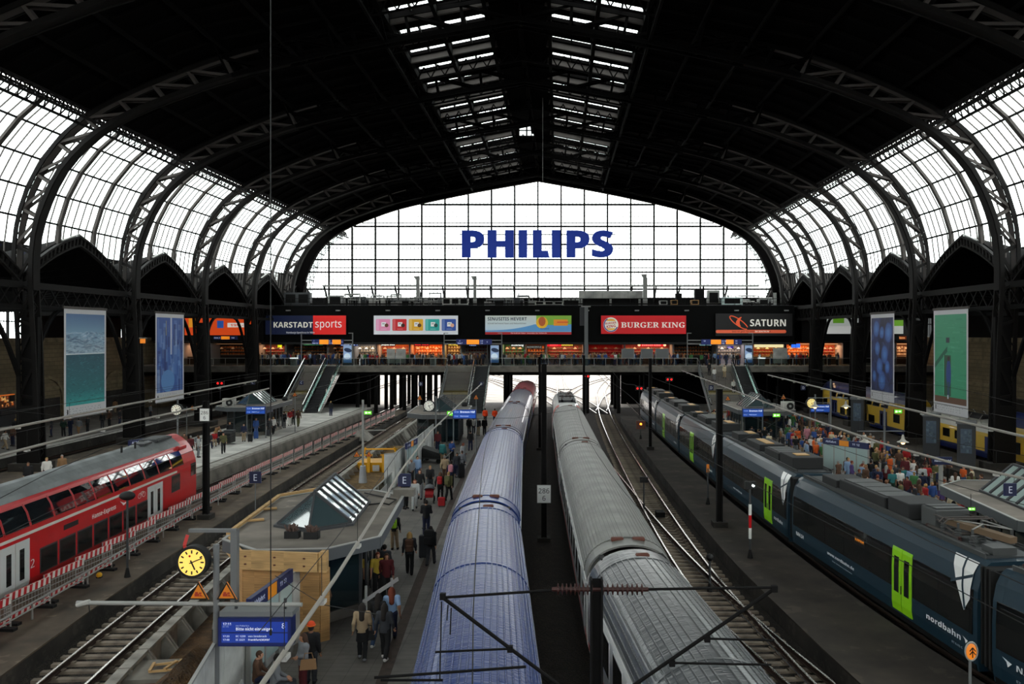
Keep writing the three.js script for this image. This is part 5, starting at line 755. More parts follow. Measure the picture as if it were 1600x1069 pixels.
      for (const [a, b] of [[[-0.6, 4.36, 4.4], [0.2, 4.36, 5.4]], [[0.2, 4.36, 5.4], [0.7, 4.36, 6.2]], [[-0.6, 4.36, 6.1], [0.2, 4.36, 5.4]], [[0.55, 4.36, 4.8], [0.7, 4.36, 6.2]]]) new MB().tube([a, b], 0.025, 5).build('busbar', M.galv, g);
      panto(5.0, -1); new MB().box(-0.2, 3.9, 6.9, 0.8, 0.25, 0.6).build('roof_box', PM.roofBoxLit, g);
    } else if (i === 2) { Rb(0, L / 2 - 2.2, 1.6, 0.6, 2.2); Rb(0, L / 2 - 5, 1.5, 0.45, 2.6); grilles(0, L / 2 - 5, 1.2, 2.5, 4.27, 3); Rb(0.1, -1.5, 1.5, 0.4, 3); new MB().box(0.1, 4.22, -1.5, 0.5, 0.03, 2.2).build('cover_plate', PM.amber, g); Rb(-0.1, -5.2, 1.4, 0.5, 1.8); new MB().box(0.2, 4.32, -5.2, 0.5, 0.03, 1.2).build('cover_plate', PM.amber, g); new MB().box(0, 4.42, L / 2 - 2.2, 0.7, 0.03, 0.7).build('cover_plate', PM.amber, g); }
    else if (i === 0) { Rb(0, -L / 2 + 3.2, 1.6, 0.5, 3); Rb(0, 1, 1.5, 0.5, 3); panto(-L / 2 + 0.8, 1); }
    else { Rb(0, L / 2 - 3, 1.6, 0.55, 2.4); Rb(0, -1, 1.5, 0.45, 3.4); grilles(0, -1, 1.1, 3.2, 4.27, 3); new MB().box(0.25, 4.38, L / 2 - 3, 0.5, 0.03, 1.6).build('cover_plate', PM.amber, g); Rb(-0.1, -L / 2 + 2, 1.3, 0.4, 1.4); new MB().box(-0.1, 4.22, -L / 2 + 2, 0.5, 0.03, 1).build('cover_plate', PM.amber, g); if (i === 5) panto(3.4, 1); }
    const pipes = new MB(); for (const x of [-0.8, 0.8]) pipes.tube([[x, 3.86, -L / 2 + 0.4], [x, 3.86, L / 2 - 0.4]], 0.04, 5); pipes.build('roof_pipe', PM.roofBoxLit, g);
  }
}
// --- red double-deck train on the left and the yellow and blue one far right
const DD = [[1.32, 0.4], [1.40, 0.7], [1.40, 2.62], [1.37, 2.95], [1.22, 3.45], [0.98, 3.86], [0.72, 4.14], [0.45, 4.36], [0.2, 4.5], [0, 4.54]];
function doubleDecker(t, f, dn, df, c, { cab, doors, upper, lower, logos } = {}) {
  const g = coach(t, f, dn, df), L = g.L, P = DD;
  bodyShell(new MB(), P, L, cab ? [0.72, 0.99] : [0.99, 0.99]).build('body', c.side, g);
  const R = subProf(P, c.roofFrom, 4.54); for (const s of [-1, 1]) skin(new MB(), R, s, -L / 2 + (cab ? 1.6 : 0.1), L / 2 - 0.1, 0.014, 0.04).build('roof', c.roof, g);
  for (const s of [-1, 1]) {
    skin(new MB(), subProf(P, 2.56, 2.68), s, -L / 2 + (cab ? 3.4 : 0.1), L / 2 - 0.1, 0.012, 0.02).build('stripe', c.stripe, g);
    if (c.low) skin(new MB(), subProf(P, 0.4, c.lowTop), s, -L / 2 + 0.1, L / 2 - 0.1, 0.01, 0.02).build('lower_band', c.low, g);
    for (const [z0, z1] of upper) win(g, P, s, 2.9, 3.72, z0, z1, c.frame, PM.shine, 0.03);
    for (const [z0, z1] of lower) win(g, P, s, 0.78, 1.72, z0, z1, c.frame2 ?? M.darkGrey, M.trainGlass);
    for (const z of doors) for (const k of [-1, 1]) { skin(new MB(), subProf(P, 0.5, 2.42), s, z + k * 0.5 - 0.48, z + k * 0.5 + 0.48, 0.022).build('door', c.door, g); skin(new MB(), subProf(P, 0.85, 2.1), s, z + k * 0.44 - 0.16, z + k * 0.44 + 0.16, 0.03).build('door_window', M.paneDark, g); }
  }
  bogie(g, -L / 2 + 4); bogie(g, L / 2 - 4); return g;
}
{
  const t = thing('red_train', 'red double-deck regional train with a grey roof behind the striped barriers', 'train');
  const c = { side: PM.dRed, roof: PM.dGrey, roofFrom: 3.96, stripe: PM.mWhite, frame: M.frameRed, door: PM.doorGrey };
  const dn = 25.4, df = 52, mid = (dn + df) / 2, z = (d) => mid - d;
  // window places read along the side, as depth along the track
  const g = doubleDecker(t, T.red, dn, df, c, { cab: true, doors: [z(45.6), z(32.6)], upper: [...Array(11)].map((_, k) => { const d = 30.2 + k * 1.78; return [z(d + 1.62), z(d)]; }), lower: [...Array(7)].map((_, k) => { const d = 34.4 + k * 1.5; return [z(d + 1.22), z(d)]; }) });
  const L = g.L;
  for (const s of [-1, 1]) { win(g, DD, s, 1.55, 2.42, z(49), z(47.9), M.darkGrey, M.trainGlass); decal(g, DD, s, 1.95, 2.35, z(41.2), z(38.6), letters('Hanse-Express', 320, 52, '#f3e6e2', { font: 'serif' })); decal(g, DD, s, 1.0, 1.6, z(34.0), z(33.6), letters('2', 40, 72, '#f1dfdc', { bold: false }), 'class_mark'); decal(g, DD, s, 1.0, 1.6, z(44.6), z(44.25), letters('2', 40, 72, '#f1dfdc', { bold: false }), 'class_mark'); decal(g, DD, s, 2.0, 2.45, z(44.4), z(43.4), print(96, 64, (q) => { q.clearRect(0, 0, 96, 64); q.strokeStyle = '#f3e6e2'; q.lineWidth = 4; q.beginPath(); q.arc(24, 42, 18, 0, 7); q.stroke(); q.beginPath(); q.arc(72, 42, 18, 0, 7); q.stroke(); q.beginPath(); q.moveTo(24, 42); q.lineTo(40, 18); q.lineTo(64, 18); q.lineTo(72, 42); q.moveTo(40, 18); q.lineTo(50, 42); q.lineTo(64, 18); q.stroke(); }, { alpha: true }), 'bicycle_mark'); decal(g, DD, s, 2.0, 2.4, z(42.4), z(41.4), print(96, 64, (q) => { q.clearRect(0, 0, 96, 64); q.fillStyle = '#f3e6e2'; q.beginPath(); q.moveTo(0, 10); q.lineTo(40, 60); q.lineTo(92, 34); q.lineTo(44, 40); q.fill(); }, { alpha: true }), 'emblem'); skin(new MB(), subProf(DD, 2.1, 2.32), s, z(37.4), z(36.2), 0.02).build('side_display', M.black, g); new MB().add(new RoundedBoxGeometry(0.25, 0.28, 1.2, 2, 0.08), new THREE.Matrix4().makeTranslation(s * 1.05, 3.86, -L / 2 + 1.9)).build('roof_lamp', PM.dRed, g); win(g, DD, s, 2.0, 2.75, -L / 2 + 0.5, -L / 2 + 1.3, PM.dRed, M.paneDark); }
  new MB().box(0, 4.52, -L / 2 + 3.0, 1.1, 0.12, 2.0).build('roof_grille', M.darkGrey, g); for (let k = 0; k < 5; k++) new MB().box(0, 4.6, -L / 2 + 2.2 + k * 0.4, 0.9, 0.04, 0.26).build('louvre', PM.roofBoxLit, g); new MB().box(0.15, 4.53, -L / 2 + 5.2, 0.7, 0.1, 1.1).build('roof_hatch', M.darkGrey, g); for (const zz of [6.6, 8.2]) new MB().cyl(0.4, 4.45, -L / 2 + zz, 0.06, 0.35, 6).build('aerial', M.black, g);
  doubleDecker(t, T.red, -1.6, 25, c, { doors: [-8, 8], upper: [...Array(12)].map((_, k) => [-11 + k * 1.8, -9.4 + k * 1.8]), lower: [...Array(7)].map((_, k) => [-6 + k * 1.6, -4.7 + k * 1.6]) });
}
{
  const t = thing('yellow_train', 'yellow and blue double-deck train beyond the right columns', 'train');
  const c = { side: PM.yel, roof: PM.mBlue, roofFrom: 3.5, stripe: PM.yel, frame: PM.yel, door: PM.mBlue, low: PM.mBlue, lowTop: 0.95, frame2: PM.yel };
  { // locomotive between the coaches
    const g = coach(t, T.metro, 66.4, 83, 'locomotive'), L = g.L, P = [[1.36, 0.5], [1.48, 0.9], [1.48, 2.35], [1.44, 2.6], [1.05, 3.3], [0.8, 3.42], [0, 3.5]];
    bodyShell(new MB(), P, L, [0.86, 0.86]).build('body', PM.yel, g); for (const s of [-1, 1]) { const R = subProf(P, 2.58, 3.5); skin(new MB(), R, s, -L / 2 + 0.8, L / 2 - 0.8, 0.014, 0.04).build('roof', PM.mWhite, g); skin(new MB(), subProf(P, 0.5, 1.05), s, -L / 2 + 0.4, L / 2 - 0.4, 0.012).build('lower_band', PM.mBlue, g); for (let k = 0; k < 5; k++) win(g, P, s, 1.5, 2.25, -5 + k * 2.2, -3.7 + k * 2.2, PM.yel, M.trainGlass); for (const z of [-1, 1]) skin(new MB(), subProf(P, 0.9, 2.3), s, z * (L / 2 - 1.3) - 0.35, z * (L / 2 - 1.3) + 0.35, 0.014).build('door', PM.mBlue, g); }
    for (let k = 0; k < 7; k++) { const z = -5.4 + k * 1.8; for (const s of [-1, 1]) new MB().tube([[s * 1.1, 3.25, z], [s * 1.25, 3.6, z], [s * 1.0, 3.95, z]], 0.045, 5).build('roof_hoop', PM.mWhite, g); } new MB().box(0, 3.6, 0, 1.2, 0.3, 9).build('roof_hatch', M.darkGrey, g); bogie(g, -5); bogie(g, 5);
  }
  const J = [12, 38.8, 39.3, 66, 83.4, 110]; for (let i = 0; i < 3; i++) { const L = J[2 * i + 1] - J[2 * i]; const g = doubleDecker(t, T.metro, J[2 * i], J[2 * i + 1], c, { doors: [-L / 2 + 5.6, L / 2 - 5.6], upper: [], lower: [...Array(5)].map((_, k) => [-5.6 + k * 2.3, -3.9 + k * 2.3]) }); for (const s of [-1, 1]) for (const [a, b] of [[-L / 2 + 1.4, -L / 2 + 3], [L / 2 - 3, L / 2 - 1.4]]) win(g, DD, s, 1.5, 2.4, a, b, PM.yel, M.trainGlass); for (const s of [-1, 1]) for (let k = 0; k < 8; k++) win(g, DD, s, 2.85, 3.4, -9 + k * 2.3, -7.3 + k * 2.3, PM.mBlue, M.trainGlass, 0.03); if (i) bogie(g, L / 2 - 3.8); }
}
// ---------- platform kiosks with prism skylights ----------
function kiosk(label, [x, z], turn, { bare } = {}) {
  const t = thing('platform_kiosk', label, 'kiosk', [x, 0.76, z], turn);
  const oct = (w, l, c) => [[-w, l - c], [-w + c, l], [w - c, l], [w, l - c], [w, -l + c], [w - c, -l], [-w + c, -l], [-w, -l + c]];
  const O = oct(2.65, 5.1, 1.5), I = oct(1.85, 3.7, 1.0);
  new MB().slab(O, 2.62, 2.94).build('roof_slab', M.roofFelt, t);
  const ed = new MB(); for (let i = 0; i < 8; i++) { const a = O[i], b = O[(i + 1) % 8]; ed.bar([a[0], 2.76, a[1]], [b[0], 2.76, b[1]], 0.08, 0.4); } ed.build('roof_edge', M.kioskEdge, t); const cp = new MB(); for (let i = 0; i < 8; i++) { const a = O[i], b = O[(i + 1) % 8]; cp.bar([a[0], 2.97, a[1]], [b[0], 2.97, b[1]], 0.12, 0.03); } cp.build('coping', M.galv, t);
  new MB().slab(I, 0, 0.35).build('plinth', M.concrete, t);
  for (let i = 0; i < 8; i++) { const a = I[i], b = I[(i + 1) % 8], n = Math.max(1, Math.round(Math.hypot(a[0] - b[0], a[1] - b[1]) / 1.2)); for (let k = 0; k < n; k++) { const p = (q) => [lerp(a[0], b[0], q), lerp(a[1], b[1], q)], A = p((k + 0.06) / n), B = p((k + 0.94) / n); new MB().bar([A[0], 1.45, A[1]], [B[0], 1.45, B[1]], 0.04, 2.1).build('pane', M.kioskGlass, t); new MB().box(p(k / n)[0], 1.45, p(k / n)[1], 0.12, 2.4, 0.12).build('mullion', M.darkGrey, t); } }
  new MB().slab(oct(1.2, 2.6, 0.6), 0.35, 2.4).build('core', M.darkGrey, t);
  new MB().box(1.9, 2.3, 1.6, 0.06, 0.3, 1.8).build('fascia_panel', M.signBlue, t);
  // skylight: prism with a glazed prow and striped slopes
  const y0 = 2.94, h = 1.2, w = 1.35, zf = 1.6, zb = -2.3, s = part('skylight', t);
  new MB().slab([[-w - 0.1, zf + 0.2], [0, zf + 1.15], [w + 0.1, zf + 0.2], [w + 0.1, zb - 0.1], [-w - 0.1, zb - 0.1]], y0, y0 + 0.08).build('curb', M.darkGrey, s);
  for (const q of [-1, 1]) for (let k = 0; k < 5; k++) { const z0 = lerp(zf, zb, (k + 0.2) / 5), z1 = lerp(zf, zb, (k + 0.9) / 5), P = (X, Y, Z) => [q * X, y0 + Y, Z], f = q > 0 ? [P(w, 0.08, z0), P(w, 0.08, z1), P(0.03, h, z1), P(0.03, h, z0)] : [P(w, 0.08, z1), P(w, 0.08, z0), P(0.03, h, z0), P(0.03, h, z1)]; new MB().quad(...f).build('pane', M.lightGlass, s); }
  for (const q of [-1, 1]) for (let k = 0; k <= 5; k++) new MB().bar([q * w, y0 + 0.1, lerp(zf, zb, k / 5 + 0.01)], [0, y0 + h + 0.04, lerp(zf, zb, k / 5 + 0.01)], 0.14, 0.07).build('fin', M.darkGrey, s);
  new MB().bar([0, y0 + h + 0.05, zf], [0, y0 + h + 0.05, zb], 0.1, 0.1).build('ridge', M.darkGrey, s);
  const A = [-w, y0 + 0.08, zf], B = [w, y0 + 0.08, zf], C = [0, y0 + h, zf], D = [0, y0 + 0.08, zf + 1.0];
  new MB().tri(A, D, C).build('pane', M.prowGlass, s); new MB().tri(D, B, C).build('pane', M.prowGlass, s);
  for (const [a, b] of [[A, D], [D, B], [A, C], [B, C], [D, C]]) new MB().bar(a, b, 0.07).build('frame_bar', M.darkGrey, s);
  new MB().tri([-w, y0 + 0.05, zb], [0, y0 + h, zb], [w, y0 + 0.05, zb]).build('pane', M.prowGlass, s);
  if (!bare) { const k = new MB().add(new THREE.SphereGeometry(0.3, 10, 8), new THREE.Matrix4().makeTranslation(2.0, 3.1, -3.2)); k.cyl(2.0, 2.94, -3.2, 0.1, 0.3, 8); k.build('vent_cowl', M.black, t); }
  return t;
}
kiosk('large near kiosk of the centre platform half boarded up with plywood', [-9.15, -32], 0.075, { bare: true });
kiosk('far kiosk of the centre platform before the middle staircase', [-11.0, -77], 0.05);
kiosk('kiosk on the pale left platform before the left staircase', [-31.0, -84], 0.03);
kiosk('far kiosk of the crowded right platform before the right staircase', [19.4, -80], 0.02);
kiosk('near kiosk cut off by the right edge of the picture beside the crowd', [20.3, -34.5], -0.06);
// flower tubs on the near kiosk roof
for (const [i, [x, z]] of [[-9.25, -28.55], [-8.55, -28.45]].entries()) { const t = thing('roof_planter', i ? 'right one of two dry flower tubs on the near kiosk roof' : 'left one of two dry flower tubs on the near kiosk roof', 'planter', [x, 3.7, z]); new MB().box(0, 0.12, 0, 0.5, 0.24, 0.3).build('tub', M.black, t); const b = new MB(); for (let k = 0; k < 40; k++) { const a = rr(0, 6.28), r = rr(0, 0.32); b.bar([0.6 * r * Math.cos(a), 0.22, 0.4 * r * Math.sin(a)], [r * Math.cos(a), rr(0.3, 0.48), 0.7 * r * Math.sin(a)], 0.05, 0.03); } b.build('dry_plant', mat(0x5d4a43, 0.95), t); }
// timber round the near kiosk
{
  const t = thing('timber_hoarding', 'pale plywood hoarding and beams round the front of the near kiosk', 'hoarding', [0, 0, 0]);
  const P = { a: [-11.6, -28.8], b: [-10.4, -26.8], c: [-7.75, -26.45], d: [-7.5, -26.65] };
  for (const [p, q] of [[P.a, P.b], [P.b, P.c], [P.c, P.d]]) { new MB().bar([p[0], 3.42, p[1]], [q[0], 3.42, q[1]], 0.12, 0.62).build('beam', M.woodPale, t); const n = Math.max(1, Math.round(Math.hypot(p[0] - q[0], p[1] - q[1]) / 1.25)); for (let k = 0; k < n; k++) new MB().bar([lerp(p[0], q[0], (k + 0.01) / n), 1.9, lerp(p[1], q[1], (k + 0.01) / n) - 0.25], [lerp(p[0], q[0], (k + 0.99) / n), 1.9, lerp(p[1], q[1], (k + 0.99) / n) - 0.25], 0.05, 2.5).build('plywood_sheet', M.wood, t); }
  for (const x of [-10.2, -9.2, -8.2]) for (const y of [3.3, 3.55]) new MB().box(x, y, -26.46 + (x + 8) * 0.13, 0.07, 0.05, 0.12).build('bolt', M.rust, t);
  new MB().box(-7.6, 3.42, -26.6, 0.22, 0.66, 0.3).build('post_head', M.woodPale, t);
  for (const [p, q] of [[P.a, [-12.1, -35.6]], [[-12.1, -35.6], [-10.8, -37.2]]]) new MB().bar([p[0], 3.78, p[1]], [q[0], 3.78, q[1]], 0.14, 0.12).build('batten', M.woodPale, t);
  for (const [x, z] of [[-11.5, -31], [-11.7, -33]]) new MB().box(x, 3.76, z, 0.7, 0.06, 0.2, 0.4).build('board_offcut', M.woodPale, t);
}
{ const c = thing('roof_cable', 'dark cable lying across the back of the near kiosk roof', 'cable'); new MB().tube([[-7.9, 3.74, -33.9], [-7.3, 3.74, -34.2], [-7.0, 3.74, -33.9], [-6.9, 3.74, -34.9], [-8.6, 3.74, -36.4]], 0.03, 5).build('cable', M.black, c); new MB().box(-6.75, 3.85, -36, 0.9, 0.3, 0.5).build('box', M.concrete, c); }
// air units beside the skylights of the far kiosks
for (const [x, z, l] of [[-32.2, -80.2, 'round-fanned air unit on the left platform kiosk roof'], [21.4, -76.4, 'round-fanned air unit on the far right kiosk roof']]) { const t = thing('air_unit', l, 'air conditioner', [x, 3.7, z]); new MB().box(0, 0.4, 0, 1.1, 0.8, 0.7).build('case', M.offWhite, t); new MB().tube([[0.15, 0.4, 0.34], [0.15, 0.4, 0.38]], 0.33, 16).build('fan', M.black, t); new MB().tube([[0.15, 0.4, 0.38], [0.15, 0.4, 0.4]], 0.12, 10).build('hub', M.galv, t); }
// ---------- building site between the open track and the centre platform ----------
{
  const unit = (first) => { const t = thing('edge_unit', 'concrete edge wall unit with open ribs, nearest one at the lower edge', 'concrete unit', [0, 0, 0], 0, 'concrete edge wall units along the building pit'); new MB().box(0, 0.1, 0, 0.12, 1.25, 1.42).build('wall_plate', M.concreteLight, t); new MB().box(0.02, 0.76, 0, 0.34, 0.12, 1.44).build('coping', M.concreteLight, t); new MB().box(0.5, -0.42, 0, 1.0, 0.1, 1.42).build('foot_slab', M.concrete, t); for (const z of [-0.66, 0.66]) new MB().prism([[0.05, -0.4], [0.95, -0.4], [0.2, 0.7], [0.05, 0.7]], z - 0.05, z + 0.05).build('rib', M.concreteLight, t); return t; };
  const u0 = unit(); let i = 0; const f = off(T.work, 2.35);
  for (let d = 19; d < 97; d += 1.5, i++) { const o = i ? dup(u0) : u0; if (i) o.userData.label = ordinal(i + 1) + ' concrete edge wall unit along the pit, counted from the lower edge'; o.position.set(f(d), 0.08, -d); o.rotation.y = Math.atan2(f(d - 0.7) - f(d + 0.7), 1.4); }
  const mound = (label, pts, hgt, m) => { const t = thing('earth_mound', label, 'earth mound'); const [[x0, z0], [x1, z1], w] = pts, N = 18, Mn = 10, P = (i, j) => { const a = i / N, b = j / Mn, k = Math.sin(a * Math.PI) ** 0.5 * Math.sin(b * Math.PI), dx = z1 - z0, dz = -(x1 - x0), l = Math.hypot(dx, dz); const y = -0.05 + hgt * k * (0.75 + 0.5 * fbm(a, b, 4, 3)); return [lerp(x0, x1, a) + dx / l * (b - 0.5) * w, y, lerp(z0, z1, a) + dz / l * (b - 0.5) * w]; }; const b = new MB(); for (let i = 0; i < N; i++) for (let j = 0; j < Mn; j++) b.quad(P(i, j), P(i, j + 1), P(i + 1, j + 1), P(i + 1, j)); const o = b.build('soil', m, t); return t; };
  mound('heap of brown earth beside the white hoarding at the lower left', [[-9.6, -17.2], [-10.3, -25.2], 2.3], 2.1, M.earth); mound('low heap of sand before the yellow skip', [[-12.4, -46], [-13.1, -58], 2.4], 0.75, M.sand); mound('small cone of pale gravel beside the barriers', [[-20.2, -83], [-20.6, -87], 2.2], 0.9, M.concreteLight); mound('small grey gravel cone beyond the open track', [[-15.9, -83.5], [-16.1, -86], 1.4], 1.0, M.concreteLight);
  const bs = thing('brick_footing', 'old brick footing with a concrete cap in the earth heap', 'brick footing', [-11.9, 0, -24.6], 0.1); for (let r = 0; r < 7; r++) for (let k = 0; k < 5; k++) new MB().box(-0.5 + k * 0.25 + (r % 2) * 0.12, 0.05 + r * 0.085, 0.6 + rr(-0.01, 0.01), 0.235, 0.07, 0.12).build('brick', M.brickRed, bs); new MB().box(0.05, 0.32, -0.1, 1.3, 0.6, 1.2).build('core', M.concreteDark, bs); new MB().box(0.1, 0.68, 0, 1.9, 0.12, 1.5).build('cap', M.concrete, bs);
  const fw = thing('loose_battens', 'loose pale battens nailed to a frame lying on the brick footing', 'timber', [-11.7, 0.78, -24.6], 0.3); for (const [a, b] of [[[-0.8, 0.05, 0.4], [0.7, 0.05, 0.5]], [[-0.8, 0.05, -0.4], [0.6, 0.05, -0.5]], [[-0.75, 0.12, 0.5], [-0.7, 0.12, -0.5]], [[0.6, 0.12, 0.55], [0.5, 0.12, -0.55]], [[-0.1, 0.14, 0.5], [0.3, 0.1, -0.5]], [[0.6, 0.1, 0.3], [1.1, 0.06, -0.2]]]) new MB().bar(a.map((v) => v * 0.62), b.map((v) => v * 0.62), 0.08, 0.05).build('batten', M.woodPale, fw);
  const sk = thing('site_skip', 'yellow steel skip with ladder frame on the sand of the building pit', 'skip', [-13.7, 0.15, -62.5], 0.05); new MB().hex([[-1.15, 0.1, -0.8], [1.15, 0.1, -0.8], [1.4, 1.0, -1.1], [-1.4, 1.0, -1.1], [-1.15, 0.1, 0.8], [1.15, 0.1, 0.8], [1.4, 1.0, 1.1], [-1.4, 1.0, 1.1]]).build('tub', M.yellow, sk); for (const s of [-1, 1]) { new MB().box(s * 0.55, 0.75, 1.05, 0.22, 1.5, 0.16).build('stanchion', M.yellow, sk); new MB().box(s * 0.75, 1.55, 0.9, 0.9, 0.1, 0.1).build('rail', M.yellow, sk); new MB().bar([s * 1.35, 1.0, -1], [s * 1.1, 1.9, -0.6], 0.1).build('arm', M.yellow, sk); } new MB().box(0, 0.6, 1.16, 0.5, 0.45, 0.03).build('plate', M.offWhite, sk); new MB().box(0, 1.75, -0.9, 2.6, 0.1, 0.1).build('rail', M.yellow, sk);
  const fr = thing('formwork_box', 'dark formwork box with pale battens beside the kiosk roof', 'formwork', [-10.6, 0.1, -43.5]); new MB().box(0, 0.5, 0, 2.2, 1.0, 1).build('panel', M.darkGrey, fr); for (const s of [-1, 1]) new MB().box(s * 1.1, 0.85, 0.2, 0.16, 1.2, 1.6).build('batten', M.woodPale, fr); new MB().box(0, 1.05, -0.6, 2.6, 0.08, 0.12).build('batten', M.woodPale, fr);
}
// white hoarding panels along the centre platform
{
  const run = (pts, h, label, y = 0.76) => { const t = thing('site_hoarding', label, 'hoarding'); for (let i = 0; i < pts.length - 1; i++) { const [a, b] = [pts[i], pts[i + 1]], L = Math.hypot(a[0] - b[0], a[1] - b[1]), n = Math.max(1, Math.round(L / 1.25)); for (let k = 0; k < n; k++) { const p = (q) => [lerp(a[0], b[0], q / n), lerp(a[1], b[1], q / n)], A = p(k + 0.015), B = p(k + 0.985); new MB().bar([A[0], y + h / 2, A[1]], [B[0], y + h / 2, B[1]], 0.05, h).build('hoarding_panel', M.tileWhite, t); } new MB().bar([a[0], y + h + 0.03, a[1]], [b[0], y + h + 0.03, b[1]], 0.08, 0.06).build('capping', M.galv, t); } return t; };
  run([[-8.1, -28.2], [-8.8, -25.4], [-8.75, -21.4], [-7.9, -17]], 2.3, 'white tiled hoarding between the kiosk plywood and the lower edge of the picture');
  run([[-11.3, -53.2], [-10.7, -53.6], [-10.6, -60], [-10.8, -71]], 2.2, 'white hoarding leading to the far kiosk of the centre platform'); { const t = thing('pit_railing', 'low pale railing between the building pit and the letter E sign', 'railing'); for (let k = 0; k < 6; k++) { const a = [lerp(-10.6, -10.8, k / 6), -40 - k * 2.2], b = [lerp(-10.6, -10.8, (k + 1) / 6), -40 - (k + 1) * 2.2]; new MB().bar([a[0], 1.25, a[1] - 0.05], [b[0], 1.25, b[1] + 0.05], 0.03, 0.95).build('panel', M.railGlass, t); new MB().bar([a[0], 1.78, a[1]], [b[0], 1.78, b[1]], 0.06).build('handrail', M.galv, t); new MB().box(a[0], 1.27, a[1], 0.06, 1.02, 0.06).build('post', M.galv, t); } }
  const ramp = thing('low_hoarding', 'low white sloping panel beside the dark kiosk doorway', 'panel', [-6.6, 0.76, -30.2], 0.9); for (const z of [-0.5, 0.5]) new MB().box(z * 1.2, 0.45, 0, 0.08, 0.9, 0.06, 0).build('post', M.white, ramp); new MB().bar([-0.9, 0.3, 0], [0.9, 0.8, 0], 0.05, 0.14).build('panel', M.white, ramp);
}
// showcases with timetables
function showcase(label, [x, z], turn, w, n, { front, y = 0.76, h = 1.7, base = 0.5 } = {}) {
  const t = thing('timetable_showcase', label, 'timetable board', [x, y, z], turn); const H = base + h;
  for (let k = 0; k < n; k++) { new MB().box((k + 0.5 - n / 2) * w / n, base + h / 2, 0, w / n - 0.08, h, 0.08).build('pane', M.showGlass, t); }
  for (let k = 0; k <= n; k++) new MB().box((k - n / 2) * w / n, H / 2, 0, 0.08, H, 0.12).build('post', M.galv, t);
  const face = print(512, 64, (g, W, Hh) => { fill(g, '#1c2550', 0, 0, W, Hh); fill(g, '#f0941d', 190, 0, 110, Hh); txt(g, 'Abfahrt', 30, 42, 34, '#dbe1fb', { bold: true }); txt(g, '11 12', 340, 42, 34, '#dbe1fb', { bold: true }); });
  board(t, w, 0.42, 0.14, face, M.signBlue, { name: 'header', faceName: 'header_print', back: true, y: H + 0.22 }); return t;
}
showcase('long timetable showcase with an orange field standing in the crowd', [(1321 - 872) * 57 / F, -57], -0.95, 3.6, 4); showcase('timetable showcase with an orange field beside the white hoarding near the lower left', [-8.55, -24.4], 1.5, 3.0, 3); showcase('timetable showcase with an orange field behind the red train front', [-29.2, -58.5], 1.1, 3.2, 3); showcase('timetable showcase with an orange field beside the sand pit', [-10.2, -57], 1.5, 3.0, 3);
// ---------- masts, signals, clocks, boards, lamps ----------
const km = print(96, 128, (g, w, h) => { fill(g, '#e9e9e6', 0, 0, w, h); txt(g, '286', 48, 58, 50, '#151515', { align: 'center' }); txt(g, '6', 48, 112, 50, '#151515', { align: 'center' }); });
function mast(label, [x, z], y, top, w = 0.26) { const t = thing('catenary_mast', label, 'mast', [x, y, z]); for (const s of [-1, 1]) new MB().box(s * w * 0.42, (top - y) / 2, 0, w * 0.16, top - y, w).build('flange', M.blackSteel, t); new MB().box(0, (top - y) / 2, 0, w * 0.84, top - y, w * 0.14).build('web', M.blackSteel, t); new MB().box(0, 0.12, 0, w * 2.4, 0.3, w * 2.4).build('foot', M.concreteDark, t); return t; }
const kmSign = (t, y, s = 0.75) => board(t, s, s * 1.3, 0.03, km, M.galv, { name: 'kilometre_plate', faceName: 'plate_print', y, z: 0.2 });
kmSign(mast('tall mast with a white plate reading 286 6 between the two middle trains', [(850 - CX) * 43.7 / F, -43.7], -0.3, 9.2, 0.28), 2.6, 0.74);
kmSign(mast('black mast with a small 286 6 plate before the left platform', [(322 - CX) * 46.4 / F, -46.4], 0.34, 7.0, 0.3), 5.9, 0.55);
mast('thick black mast on the brown strip before the crowded platform', [(1124 - CX) * 44.5 / F, -44.5], 0.36, 7.8, 0.32); mast('slim dark mast further along the brown strip beside the teal train', [(1016 - CX) * 74 / F, -74], 0.36, 8.6, 0.26); mast('far mast between the blue train and the white train', [-1.75, -78], -0.3, 8.6, 0.24); mast('dark mast right of the white locomotive', [2.9, -92], -0.3, 8.4, 0.26);
